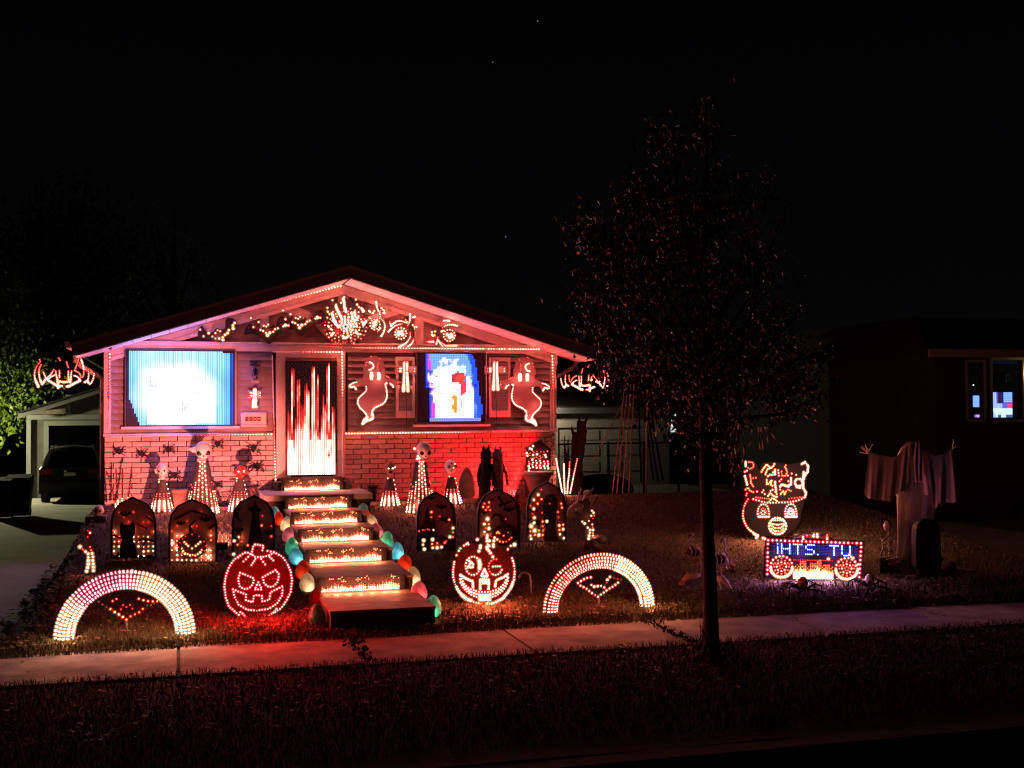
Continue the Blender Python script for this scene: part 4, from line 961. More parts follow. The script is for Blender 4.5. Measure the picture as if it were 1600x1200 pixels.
# ================================================================== light-up pumpkins
b = PL(404, 964); Y = b.y
t = thing('light_pumpkin', 'big red light-up pumpkin with a scowling face, left of the lowest step', 'pumpkin light', b, 'light-up pumpkins on the lawn')
PO = [(398,848),(413,851),(413,860),(428,861),(441,868),(450,880),(456,893),(459,907),(457,925),(450,940),(440,953),(430,959),(420,965),(390,968),(372,964),(362,956),(354,946),(350,934),(347.5,916),(350,898),(356,884),(364,873),(374,866),(385,862),(393,862),(394,853)]
m = MB(); cut(m, PO, Y, .012); part(t, 'panel', m, 'pumpkinpanel')
m = MB()
for x in (385,420):
    p = P(x, 950, Y+.02); m.tube([p, (p.x, p.y, gz(p.x,p.y)-.05)], .012, 5)
part(t, 'stake', m, 'greymetal')
PR = (7, 1.7, 1.6)
g = LEDs()
for pl, cl in (([(375,868),(366,874),(358.5,884.7),(353,899),(350.5,916),(353,934),(357.6,947),(366,955),(373,960.5)],0),([(428,862.5),(441,870),(448,879),(454,892),(456.3,906.7),(454,925),(448,938),(439,950.5),(430,956)],0),([(375,895),(386,899),(397,904),(395,913),(389,919),(382,920.5),(375,917),(372,906)],1),([(410.5,902),(421,896),(431,890.5),(436,898),(434,909),(428,916),(420,917.5),(413,912)],1),([(403.6,910),(409,921),(398,921)],1),([(364,921),(374,925),(384,928.5),(384.5,938),(395,941),(397,930),(409,930.5),(410,940),(421,937),(422.6,925.5),(432,921),(442,915.5),(441,930),(432,944),(419,951.5),(402.5,954),(386,952.5),(373,945),(366,932)],1),([(393,866),(396,853.5),(399,850.5),(411.5,852.8),(410,860)],0),([(372,871),(378,866),(385,862.5),(393,866),(400,871),(411.5,870),(420,868),(428,863)],0),([(418,861),(428,862.5)],0),([(380.5,877.5),(388,870)],0),([(393,883),(399,873.5)],0),([(408,873.5),(414.4,882)],0),([(421,870),(427,875.5)],0),([(421,961.5),(430,955),(432,951)],0),([(373,960.5),(376,956),(382,962)],0)):
    led_path(g, pl, Y, PR, .0305, .0125, bool(cl))
led_path(g, [(376,957),(389,966),(405,967),(414,962)], Y, REDD, .04, .009)
led_path(g, [(370,934),(380,944),(402,947),(424,944),(436,932)], Y, DIM, .03, .008)
for xx, yy in ((381,908),(386,909),(423,905),(428,904),(404,917)): led_pts(g, [(xx-2,yy),(xx+2,yy)], Y, DIM, .008)
g.build(t, gain=34, tint=(1,.045,.045), out=.34)
b = PL(757, 943); Y = b.y
t = thing('light_pumpkin', 'light-up pumpkin winking with a toothy grin, right of the steps', 'pumpkin light', b, 'light-up pumpkins on the lawn')
PO2 = [(758,836),(764,836),(765,850),(774,847),(775,856),(788,860),(798,868),(805,882),(807,898),(804,914),(797,926),(786,938),(772,944),(757,947),(742,946),(730,939),(719,929),(710,914),(706.5,897),(708,882),(713,867),(720,858),(732,850),(744,850),(748,853),(757,852)]
m = MB(); cut(m, PO2, Y, .012); part(t, 'panel', m, 'pumpkinpanel')
m = MB()
for x in (742,772):
    p = P(x, 935, Y+.02); m.tube([p, (p.x, p.y, gz(p.x,p.y)-.05)], .012, 5)
part(t, 'stake', m, 'greymetal')
g = LEDs()
led_path(g, [(710,878),(708.5,886),(708,894),(708.3,902),(710,909),(713,917)], Y, SW, .030, .0125)
led_path(g, [(713,917),(717,924),(722,930)], Y, SH, .028, .014); led_path(g, [(722,930),(728,935),(736,938.5)], Y, HOT, .022, .018)
led_path(g, [(736,939),(744,942),(752,943)], Y, WARM, .03, .012)
led_path(g, [(800,872),(802.5,879),(804,888),(804,897),(803,906)], Y, SW, .032, .0135); led_path(g, [(803,906),(799,917),(794,925),(788,932)], Y, SH, .027, .015); led_path(g, [(787,934),(779,939),(771,943),(762,943)], Y, HOT, .026, .015)
led_pts(g, [(725,852.5),(728.5,850.5),(730.5,848.5),(732,850.5),(719.5,857),(717,860.5),(713.3,867.5),(793.5,858.5)], Y, SW, .0135)
led_pts(g, [(750.5,853),(750.5,856),(748.5,861),(761.5,837),(761,841),(761,845.5),(764.5,845),(762,850.5),(764,853),(760.5,855),(761.5,858),(764,860.5),(766.5,864),(771.5,845),(771,851),(771,854),(770,870)], Y, SH, .015)
led_path(g, ell(739,884,11.5,14.5,20), Y, SW, .034, .0125, True)
led_path(g, [(748.5,876),(750,882),(749.5,888)], Y, HOT, .022, .019)
led_pts(g, [(733,876),(736,878),(734,881),(737,880),(739,881.5),(733,884),(731,886.5),(735,886.5),(738.5,886)], Y, SH, .0125)
led_path(g, ell(774,886,10.5,12.5,18,100,280), Y, SR, .034, .0115); led_path(g, ell(774,886,10.5,12.5,18,20,110), Y, SW, .034, .0125); led_path(g, [(770.5,885.2),(781.5,884.8)], Y, SW, .032, .013); led_path(g, ell(774,886,10.5,12.5,9,-40,10), Y, DIM, .034, .009)
led_path(g, [(757,890),(752,900.5),(762.5,900.5)], Y, SH, .026, .013, True)
for dy, c in ((0,SW),(4.6,SH),(9,SW)): led_path(g, smoothline([(719.5,900+dy*1.15),(724,911+dy*.85),(732,919+dy*.85),(744,924+dy),(757,925.5+dy),(770,924+dy),(783,918+dy*.85),(790,909+dy*.85),(793.5,897+dy*1.2)], 1), Y, c, .034, .0125)
for pl in ([(719.5,898.5),(727,903.5),(735,907),(738.5,908),(739,918)],[(793,897.5),(786,902.5),(779,905),(775,907),(774,916)],[(750.5,906),(750.5,920)],[(763.5,906),(763.5,920)]): led_path(g, pl, Y, SH, .028, .013)
for x in (754,757,760): led_pts(g, [(x,905),(x,908),(x,911)], Y, SH, .012)
for x in range(750,766,3): led_pts(g, [(x,931),(x,934.5),(x,937)], Y, HOT, .017)
g.build(t, gain=10, tint=(1,.22,.16), out=.30)
# ================================================================== light-up arches with a bat under each
def archway(xl, yl, xr, yr, ytop, ws, label, colf, seed, tint):
    A = PL(xl+(ws/2), yl); B = PL(xr-(ws/2), yr); cx = (A+B)/2; ax = (B-A); Rw = ax.length/2; ax.normalize()
    top = P((xl+xr)/2, ytop, cx.y); sc = F/((cx-CC).dot(CW)); w = ws/sc; rt = w/2; Hh = top.z-cx.z-rt
    nrm = ax.cross(Vector((0,0,1)))
    t = thing('light_arch', label, 'light arch', cx, 'light-up arches beside the sidewalk')
    fr = MB(); g = LEDs(); N = 54; q = random.Random(seed)
    def pos(a, r): return cx - ax*(Rw+r)*math.cos(a)*1.0 + Vector((0,0,1))*((Hh+r)*math.sin(a))
    for r, dd in ((-rt*.8,.0),(rt*.8,.0)): fr.tube([pos(math.pi*k/40, r)+nrm*dd*-1 for k in range(41)], .012, 5)
    part(t, 'frame', fr, 'greymetal')
    for k in range(N):
        a = math.pi*(k+.5)/N; u = (k+.5)/N
        rd = (pos(a, rt)-pos(a, 0)).normalized()
        for j in range(5):
            v = j/4; th = (v-.5)*math.radians(128)
            p = pos(a, 0)+rd*rt*(v-.5)*1.9+nrm*(rt*math.sqrt(max(.05, 1-((v-.5)*1.9)**2)))
            if p.z < gz(p.x, p.y)+.005: p.z = gz(p.x, p.y)+.005
            c = colf(u, v, q.random())
            g.bulb(p, c, .0115+.002*(c[1] > 5), nrm); g.bulb(p+rd*.012, c, .0105+.002*(c[1] > 5), nrm)
        if k % 4 == 0: part_pts = [pos(a,0)+rd*rt*math.sin(x)*.93+nrm*(rt*.93*math.cos(x)) for x in (-1.15,-.6,0,.6,1.15)]; fr2.tube(part_pts, .006, 4)
    g.build(t, gain=3.3, tint=tint, out=.16); return t
fr2 = MB()
def lcol(u, v, q):
    k = max(0, min(1, (u-.16)/.10))*max(0, min(1, (.62-u)/.14)); base = mix((9,6.6,4.6), HOT, q*.6)
    pk = mix((6,1.2,1.9), (8,5.2,5.6), q*.9*(1 if u > .42 else .65)); return mix(base, pk, k)
fr2 = MB(); t = archway(88, 999, 302, 990, 893, 26, 'white light-up arch at the left end of the lawn, beside the driveway', lcol, 2, (1,.66,.50)); part(t, 'hoop', fr2, 'greymetal', kind='stuff')
def rcol(u, v, q):
    if u < .45: return mix((6,.7,.5), (8,3.6,2.6), q*.9+(.2 if u < .15 else 0))
    if u < .62: return mix((7,1.7,1.1), (8,4,2.8), q)
    return mix((9,5.6,3.2), HOT, q)
fr2 = MB(); t = archway(849, 957, 1020, 947, 866, 21, 'red and white light-up arch right of the winking pumpkin', rcol, 5, (1,.42,.28)); part(t, 'hoop', fr2, 'greymetal', kind='stuff')
def vbat(base, paths, pts, label):
    b = PL(*base); Y = b.y
    t = thing('stake_bat', label, 'bat light', b, 'light-up bats on stakes under the arches')
    g = LEDs(); w = MB()
    for pl, c in paths:
        led_path(g, pl, Y, c, .045, .0135); w.tube([p+Vector((0,.008,0)) for p in pxs(pl, Y)], .010, 4)
    led_pts(g, pts, Y, SR, .011)
    part(t, 'panel', w, 'black'); g.build(t)
    p = P(base[0], paths[0][0][-1][1], Y+.01); part(t, 'stake', MB().tube([p, (b.x, Y+.01, b.z-.05)], .012, 6), 'greymetal')
vbat((198,984), [([(173,952),(180,957),(187,961),(193,965),(198,968)], (6,2.4,.8)), ([(198,968),(205,962),(212,959.5),(218,956.5),(223,951.5)], (4.5,.6,.25)), ([(217,935.5),(225,938),(235,940),(246,939.5)], (5,1.2,.5)), ([(189,952),(193,945),(198,949),(203,945),(207,951)], (1.6,.1,.06)), ([(173,952),(163,947),(154,940)], DIM), ([(246,939.5),(238,945),(230,946)], DIM)], [(176,939),(182,936)], 'light-up bat on a stake under the white left arch')
vbat((935,951), [([(903,911),(908,916),(915,918.5),(923,925.5),(929,929),(934.5,932.5)], SW), ([(934.5,932.5),(943,926),(953,919),(960,915),(966,910.5)], SW), ([(903,911),(910,906),(917,903),(923,902)], SW), ([(949,906),(953,901.5)], SH), ([(953,901.5),(962,904),(971,906)], DIM), ([(924,914),(929,917),(938,915),(944,917.5)], SH), ([(944,917),(948,910)], REDD)], [], 'light-up bat on a stake under the red and white arch')
# ================================================================== zombie hands
def hand(base, o, pts, label):
    b = PL(*base); Y = b.y
    t = thing('light_hand', label, 'hand light', b, 'light-up zombie hands'); m = MB(); cut(m, o, Y, .015); part(t, 'panel', m, 'black')
    g = LEDs()
    for x, y, c, r in pts: g.bulb(P(x, y, Y-.006), c, r)
    g.build(t)
HO = [(133.5,897),(136,880),(136,868),(132,863),(126,858),(118.5,852),(119,848),(124,848),(131,855),(131,846),(134,838),(126,834),(126,830.5),(132,831),(135,828),(139,826.5),(143,831),(144.5,840),(143,852),(145,864),(147,880),(149,897)]
HL = [(125,854.5,WHITE,.019),(129.5,858.5,RED,.013),(133.5,862,WARM,.016),(137.8,865.5,WHITE,.017),(144,865,WHITE,.016),(138,871,WARM,.016),(145,870,WARM,.017),(138,876,WHITE,.018),(145,875.5,SH,.016),(138,881.5,WHITE,.019),(145.5,881,WHITE,.017),(137,887,WHITE,.019),(146,886,WHITE,.019),(135.5,892.5,WHITE,.018),(146,891.5,WHITE,.018),(141,854.5,RED,.013),(142.5,859.5,RED,.014),(140.5,832.5,SW,.014),(137,839,REDD,.012),(137.5,829,REDD,.008)]
hand((141,897), HO, HL, 'light-up zombie hand at the edge of the driveway')
hand((922,846), [(x*.93+788, y*.98-32) for x, y in HO], [(910,815,WARM,.014),(913.5,818,WHITE,.017),(918.5,824.5,WHITE,.014),(922,828,WHITE,.015),(926.5,828,WHITE,.016),(921.5,832.5,WARM,.016),(926.5,833,ORA,.013),(920.5,837,WHITE,.017),(926.5,837,WARM,.014),(920,841.5,WHITE,.018),(926,841.5,WARM,.016),(925.5,819.5,SW,.013),(926,824,SR,.012),(925,798,WARM,.014),(927.5,801,WARM,.015),(924,806,WARM,.015),(928.5,805.5,SR,.011),(926.5,810,REDD,.011),(920,814,SW,.012)], 'light-up zombie hand right of the reaper tomb panel')
# ================================================================== glowing eggs along the steps
EGP = [(.62,0),(.80,.10),(.93,.25),(1.0,.45),(.96,.70),(.86,.95),(.70,1.18),(.48,1.38),(.25,1.50),(.06,1.555)]
EG = [('L',431,792,815,17,'egg_blue',.5,'pale blue egg at the top of the left row, beside the porch'),('L',437,800,821,17,'egg_red',1.0,'red egg second from the top of the left row'),('L',447,808,831,20,'egg_cream',1.3,'cream egg of the left row, between the red and the pink one near the top'),('L',451,824,847,21,'egg_pink',.9,'pink egg of the left row, above the bright green one'),('L',456.5,840,868,22,'egg_green',.9,'bright green egg in the middle of the left row'),('L',463.5,856,882,23,'egg_blue',1.0,'pale blue egg in the middle of the left row, below the green one'),('L',474,876,905,26,'egg_red',.8,'red egg of the left row, just right of the red pumpkin'),('L',481,896,924,26,'egg_cream',1.2,'cream egg of the left row, beside the second step'),('L',493,920,946,22,'egg_darkred',.03,'unlit dark red egg near the bottom of the left row'),('L',496,944,977,28,'egg_darkgreen',.04,'unlit dark green egg at the bottom of the left row'),
('R',565.5,787,809,19,'egg_blue',.15,'grey blue egg at the top of the right row, beside the porch'),('R',573,797,819,18,'egg_red',1.0,'red egg second from the top of the right row'),('R',580,805,828,22,'egg_cream',1.3,'cream egg of the right row, between the red and the pink one near the top'),('R',589,818,840,22,'egg_pink',.7,'pink egg of the right row, above the bright green one'),('R',602,831,859,24,'egg_green',1.2,'bright green egg in the middle of the right row'),('R',619.5,848,874,23,'egg_blue',1.0,'pale blue egg in the middle of the right row, below the green one'),('R',631,867,894,25,'egg_red',.9,'red egg of the right row, beside the second step'),('R',645,886,915,25,'egg_cream',1.4,'cream egg of the right row, between the lower red and pink ones'),('R',654,909,939,28,'egg_pink',.9,'pink egg beside the lowest step on the right'),('R',675.5,931,964,29,'egg_green',1.1,'green egg at the bottom of the right row, by the sidewalk')]
emat('eggbulb', (1,.86,.7), 90)
for sd, cx, y0, y1, w, mt, pw, lab in EG:
    b = PL(cx, y1-1.5); sc = F/((b-CC).dot(CW)); r = w/2/sc; hgt = (y1-y0)/sc; k = hgt/1.555
    b.z = gz(b.x, b.y)-.004
    t = thing('glowing_egg', lab, 'egg light', b, 'glowing eggs lining the steps')
    ln = RN.uniform(-.12,.12)
    m = MB(); m.lathe([(a*r, z*k) for a, z in EGP], b, 20, lean=(ln,0)); part(t, 'shell', m, mt, smooth=True)
    if pw > .1:
        e = LEDs(); cc = {'egg_blue':(.55,1,1),'egg_green':(.6,1,.8),'egg_red':(1,.5,.2),'egg_pink':(1,.6,.55),'egg_cream':(1,.8,.55)}[mt]
        ox = RN.uniform(-.25,.45)*r
        for d in ((0,-1,0),(0,0,1)): e.bulb((b.x+ox, b.y-r*.45, b.z+k*.30), tuple(q*60*pw for q in cc), .022, d)
        e.build(t, 'bulb', gain=0)
    m = MB(); m.tube([b+Vector((0,0,.01)), b+Vector((0,.05,-.02))], r*.5, 8); part(t, 'base', m, 'black')
# ================================================================== light stakes, sign, urn, figures by the wall
def stakes(base, lines, cols, label, r=.0125, sp=.03):
    b = PL(*base); Y = b.y
    t = thing('light_stakes', label, 'light stakes', b, 'fanned light stakes in the bed'); g = LEDs()
    for l, c in zip(lines, cols):
        w = pxs(smoothline(l, 1), Y); part(t, 'stick', MB().tube([p+Vector((0,.012,0)) for p in w], .011, 5), 'black')
        led_path(g, smoothline(l, 1), Y, c, sp, r)
    g.build(t, gain=6.5); return t
up = lambda u, p: mix(HOT, SW, u) if u < .8 else SR
stakes((888,772), [[(879,773),(875,750),(872,735),(869,717)],[(882.5,771),(881.5,750),(881,725)],[(886.5,771),(887,755),(889.5,740),(890,722)],[(891,770),(895,750),(898,735),(902,717)]], [lambda u, p: mix(HOT, SH, u)]*2+[up, lambda u, p: mix(SH, SR, u)], 'four bright light stakes fanned out right of the house corner')
low = lambda u, p: HOT if u < .12 else (WARM if u < .17 else (REDD if (int(u*40) % 3 == 0) else None))
stakes((187,798), [[(182,796),(178,775),(172,752),(166,736)],[(185,790),(183,770),(182,750),(181,733)],[(191,788),(191,765),(191.5,735)],[(198,786),(202,765),(206,730)]], [low]*4, 'mostly dark light stakes at the left house corner')
# urn with a light-up haunted house sign on top
b = PL(838, 784); Y = b.y
ur = thing('urn', 'big pale garden urn in front of the right brick corner', 'urn', b)
sc = F/((b-CC).dot(CW)); c = P(840, 736, Y); hh = c.z-b.z
part(ur, 'bowl', MB().lathe([(.10,.0),(.13,.03),(.12,.12),(.16,.2),(.20,hh*.65),(.245,hh*.86)], (c.x,Y,b.z), 24), 'urn', smooth=True)
part(ur, 'rim', MB().lathe([(.245,hh*.86),(.285,hh*.88),(.285,hh*.96),(.25,hh)], (c.x,Y,b.z), 24), 'urn', smooth=True)
t = figure('light_sign', 'small light-up haunted house sign standing on the urn', 'house light', (840,737), Y, [(822,737),(822,700),(845,687),(861,700),(860,737)], 'black', smooth=0)
g = LEDs()
led_pts(g, [(823,708),(824,712),(828,701),(833,697),(831,702),(833,711),(839,710),(852,711),(832,718),(853,714)], Y, SH, .016)
for x, ya, yb in ((826.5,721,736),(832,719,733),(838,720,733),(844,720,734),(850.5,721,734),(856,721,734)): led_pts(g, [(x+(.8 if i % 2 else -.3), y) for i, y in enumerate(np.arange(ya, yb, 3.6))], Y, lambda x, y: SH if y > 728 else SW, .0155)
q = random.Random(9)
led_pts(g, [(825+q.random()*34, 704+q.random()*14) for _ in range(26)], Y, SR, .009)
g.build(t)
m = MB(); m.tube(pxs([(820,701),(845,686.5),(862,701)], Y-.012), .012, 5); part(t, 'roof_edge', m, 'fascia')
# standing wolf figures
def wolf(px, pyb, pyt, wpx, m, label, lean):
    b = P(px, pyb, -.62); b.z = gz(b.x, -.62); sc = F/((b-CC).dot(CW)); H = (pyb-pyt)/sc; w = wpx/sc/2
    t = thing('wolf_figure', label, 'wolf figure', b, 'standing wolf figures')
    rb = MB(); rb.lathe([(w*1.05,0),(w*.98,H*.12),(w*.9,H*.4),(w*.95,H*.62),(w*.72,H*.74),(w*.3,H*.79)], b, 14, lean=(lean,0)); part(t, 'body', rb, m, smooth=True)
    hc = Vector((b.x+lean*H*.88, b.y-.02, b.z+H*.86)); hr = w*.84
    hd = MB(); hd.ball(hc, hr, hr*1.0, hr*1.25, 14, 9); h = part(t, 'head', hd, m, smooth=True)
    part(h, 'snout', MB().tube([hc+Vector((0,-hr*.5,-hr*.15)), hc+Vector((0,-hr*1.25,-hr*.4)), hc+Vector((0,-hr*1.6,-hr*.5))], [hr*.5,hr*.33,hr*.18], 8), m, smooth=True, org=ORG[t.name])
    for s in (-1, 1):
        part(h, 'ear', MB().lathe([(hr*.34,0),(hr*.22,hr*.45),(hr*.02,hr*.95)], hc+Vector((s*hr*.5,0,hr*.95)), 6), m, org=ORG[t.name])
        a = MB(); a.tube([(b.x+s*w*.7+lean*H*.7,b.y,b.z+H*.70),(b.x+s*w*1.25+lean*H*.5,b.y-.05,b.z+H*.5),(b.x+s*w*1.3+lean*H*.35,b.y-.12,b.z+H*.3)], [w*.3,w*.24,w*.15], 8); part(t, 'arm', a, m, smooth=True)
    fur = MB(); q = random.Random(px)
    for _ in range(260):
        a = q.uniform(0, 6.28); z = q.uniform(.05,.78)*H; r = w*(1.0-.25*max(0, z/H-.55)/.2)*.98
        p = Vector((b.x+lean*z+r*math.cos(a), b.y+r*math.sin(a), b.z+z)); o = Vector((math.cos(a)*.02, math.sin(a)*.02, -.05)); sd = Vector((-math.sin(a)*.010, math.cos(a)*.010, 0))
        fur.poly([p-sd, p+sd, p+o])
    for _ in range(420):
        a = q.uniform(0, 6.28); e = q.uniform(-.9,.9); p = hc+Vector((hr*math.cos(a)*math.cos(e), hr*math.sin(a)*math.cos(e), hr*1.25*math.sin(e))); d = (p-hc).normalized(); sd = d.cross(Vector((0,0,1))).normalized()*.008
        fur.poly([p-sd, p+sd, p+d*.05+Vector((0,0,-.035))])
    part(t, 'fur', fur, m, kind='stuff'); return t
wolf(757, 779, 692, 20, 'darkcloth', 'black wolf figure standing against the red lit bricks', .03)
wolf(780, 779, 693, 19, 'wolfgrey', 'grey wolf figure with pale hair, standing beside the black one', -.03)
# worn tombstone in the bed
b = P(733, 781, -.42); b.z = gz(b.x, -.42)
st = thing('tombstone', 'worn grey tombstone in the bed, left of the black wolf figure', 'tombstone', b)
o = pxs(smoothpoly([(717,781),(718,752),(722,741),(727,731),(732,730),(738,740),(741,752),(743,781)], 1), -.42)
part(st, 'slab', MB().prism(o, (0,.08,0)), 'stone'); part(st, 'base', MB().box(b.x-.19, b.x+.19, -.52, -.28, b.z-.04, b.z+.05), 'stone')
ov = MB()
for k in range(7):
    c = P(724+RN.uniform(0,12), 745+k*4.5, -.425); ov.tube([(c.x-.05,-.425,c.z),(c.x,-.434,c.z+RN.uniform(-.02,.02)),(c.x+.05,-.425,c.z+RN.uniform(-.02,.02))], .007, 5)
part(st, 'carving', ov, 'stone', kind='stuff')
# pots
for px, py, w, h, m_, lab in ((281,797,26,32,'terracotta','clay flower pot between the small skull cone and the big skull cone'),(582,768,16,26,'black','black pot beside the porch, by the front door'),(393,782,14,26,'terracotta','clay pot behind the red faced light cone')):
    b = PL(px, py) if py > 790 else P(px, py, -.25)
    b.z = gz(b.x, b.y); sc = F/((b-CC).dot(CW)); r = w/2/sc; H = h/sc
    t = thing('flower_pot', lab, 'pot', b, 'pots in the flower bed')
    part(t, 'pot', MB().lathe([(r*.62,0),(r*.9,H*.85)], b, 16), m_, smooth=True); part(t, 'rim', MB().lathe([(r*.9,H*.85),(r,H*.86),(r,H),(r*.85,H)], b, 16), m_, smooth=True)
# dry twigs in the bed
for (px, py, n, lab) in ((412,780,22,'dry twiggy bush between the porch and the left cones'),(345,792,16,'dry twiggy plant below the spiders on the left bricks'),(800,778,14,'dry twiggy plant left of the urn'),(572,762,10,'thin dry stems beside the black pot')):
    b = P(px, py, -.30); b.z = gz(b.x, -.3); m = MB()
    for k in range(n):
        a = RN.uniform(-.9,.9); h = RN.uniform(.2,.48); p0 = b+Vector((RN.uniform(-.1,.1), RN.uniform(-.06,.06), -.02)); p1 = p0+Vector((a*h*.4, RN.uniform(-.1,.05), h*.6)); p2 = p1+Vector((a*h*.5, RN.uniform(-.08,.08), h*.35))
        m.tube([p0,p1,p2], [.006,.0045,.002], 4)
        m.tube([p1, p1+Vector((RN.uniform(-.12,.12), -.03, RN.uniform(.04,.14)))], [.004,.002], 4)
    solo('dry_bush', m, 'bark', lab, 'bush', b)
# skull on a small pad, hook pole, cane
b = P(152, 808, -1.3); b.z = gz(b.x, b.y)
t = thing('skull', 'pale skull on a flat stone pad at the corner of the driveway', 'skull', b)
z0 = P(152, 806, -1.3).z
part(t, 'pad', MB().box(b.x-.17, b.x+.14, b.y-.12, b.y+.12, z0-.5, z0), 'stone')
m = MB(); m.ball((b.x+.02,b.y,z0+.085), .078, .09, .085, 14, 9); h = part(t, 'cranium', m, 'bone', smooth=True)
part(t, 'jaw', MB().ball((b.x-.01,b.y-.05,z0+.03), .05, .05, .03, 10, 6), 'bone', smooth=True)
for s in (-1,1): part(h, 'eye_socket', MB().ball((b.x+.01+s*.032,b.y-.078,z0+.08), .02, .012, .02, 8, 5), 'eyeblack', org=ORG[t.name])
b = PL(828, 925); m = MB(); Y = b.y
m.tube(pxs(smoothline([(830,927),(829,905),(827,897),(820,894),(814,896),(811,903)], 2), Y), .014, 8)
solo('yard_hook', m, 'greymetal', 'bent grey metal hook pole right of the winking pumpkin', 'pole', b, smooth=True)
# skeleton dog
b = PL(912, 808); Y = b.y
t = thing('skeleton_dog', 'pink lit skeleton dog behind the right zombie hand', 'skeleton', b)
def pp(x, y, dy=0): p = P(x, y, Y); p.y += dy; return p
h = part(t, 'skull', MB().ball(pp(918,771), .075, .07, .06, 12, 8), 'bone', smooth=True)
part(h, 'muzzle', MB().tube([pp(918,774), pp(911,779,-.08), pp(908,782,-.12)], [.05,.035,.02], 8), 'bone', smooth=True, org=ORG[t.name])
for x in (909,925): part(h, 'ear', MB().tube([pp(x,767), pp(x+(-3 if x < 915 else 2),761)], [.02,.004], 6), 'bone', org=ORG[t.name])
part(t, 'spine', MB().tube([pp(906,767), pp(904,780), pp(902,786), pp(895,790), pp(889,796), pp(886,806)], [.016,.02,.02,.022,.018,.01], 6), 'bone', smooth=True)
for k in range(6):
    x = 903-k*2.4; y = 786+k*1.6
    part(t, 'rib', MB().tube([pp(x,y), pp(x+2,y+7,-.07), pp(x+3,y+15,-.03)], .007, 5), 'bone', smooth=True)
for l in ([(903,786),(906,800),(911,818)],[(901,788),(900,802),(897,815)],[(889,796),(891,806),(889,816)],[(917,784),(921,795),(925,786),(930,776)]): part(t, 'leg', MB().tube([pp(*q) for q in l], [.02,.014,.010][:len(l)]+[.012]*(len(l)-3), 6), 'bone', smooth=True)
for c in ((931,777),(917,782)): part(t, 'paw', MB().ball(pp(*c), .045, .04, .035, 10, 6), 'bone', smooth=True)
for px, py, lab in ((935,847,'low stone lump below the right zombie hand'),(924,856,'small skull shaped stone at the foot of the right zombie hand')):
    b = PL(px, py); m = MB(); m.ball(b+Vector((0,0,.04)), .12, .09, .07, 12, 8); solo('stone', m, 'stone', lab, 'stone', b, smooth=True)
# ================================================================== LED face and radio sign on the right lawn
b = PL(1190, 843); Y = b.y
t = thing('face_decoration', 'light-up face with big round eyes and a crown of flames', 'face light', b)
FO = [(1164,722),(1180,722),(1186,735),(1192,722),(1212,722),(1232,726),(1250,722),(1262,720),(1265,735),(1258,756),(1262,774),(1256,784),(1252,800),(1250,815),(1240,830),(1222,840),(1205,841),(1186,840),(1172,832),(1162,818),(1158,800),(1164,782),(1167,776),(1162,750)]
m = MB(); cut(m, FO, Y, .014); part(t, 'panel', m, 'matte')
m = MB()
for x in (1185,1225):
    p = P(x, 835, Y+.02); m.tube([p, (p.x, p.y, gz(p.x,p.y)-.05)], .014, 6)
part(t, 'stake', m, 'greymetal')
g = LEDs(); GA = (6, 1.1, .45); GB = (8, 3.2, 1.2)
led_path(g, smoothline([(1169,780),(1164,787),(1161,798),(1161,809),(1164,818),(1169,826),(1176,832),(1183,836)], 1), Y, lambda u, p: mix(SR, WARM, u), .040, .016)
led_path(g, [(1178,834),(1184,837),(1182,841)], Y, HOT, .025, .018); led_pts(g, [(1184,846)], Y, WARM, .012)
for ex in (0, 43):
    led_path(g, smoothline([(1184+ex,807),(1184+ex,797),(1187+ex,790),(1192+ex,787),(1198+ex,789),(1201+ex,796),(1202+ex,807)], 1), Y, SW, .040, .0155)
    led_path(g, smoothline([(1187+ex,806),(1187.5+ex,799),(1190+ex,795),(1193+ex,793.5),(1196+ex,796),(1198+ex,801),(1198+ex,806)], 1), Y, SR if not ex else SH, .034, .013)
    led_path(g, ell(1192.5+ex,801,3,3.2,8), Y, SW if not ex else HOT, .03, .013, True); led_path(g, [(1185+ex,807.3),(1201+ex,807.3)], Y, SH, .034, .0155)
led_path(g, ell(1215,822,13.3,12.5,34), Y, lambda u, p: mix(SH, HOT, .6) if p.z < P(0,826,Y).z else SW, .042, .0155, True)
for pl in ([(1206,813),(1224,813)],[(1205,818.5),(1215,820),(1224,818.5)],[(1204,820),(1210,825),(1220,825),(1226,820)],[(1206,826),(1211,830),(1219,830),(1224,826)]): led_path(g, pl, Y, GB, .030, .0145)
led_path(g, smoothline([(1177,780),(1185,782),(1192,784.5),(1203,786),(1214,785),(1230,785),(1243,783),(1252,780),(1259,776),(1258,769),(1256,764)], 1), Y, SW, .048, .0155)
led_path(g, [(1181,777),(1189,778),(1197,779),(1205,780)], Y, SR, .038, .012); led_path(g, [(1233,779),(1241,778),(1250,777),(1254,777)], Y, SR, .05, .012)
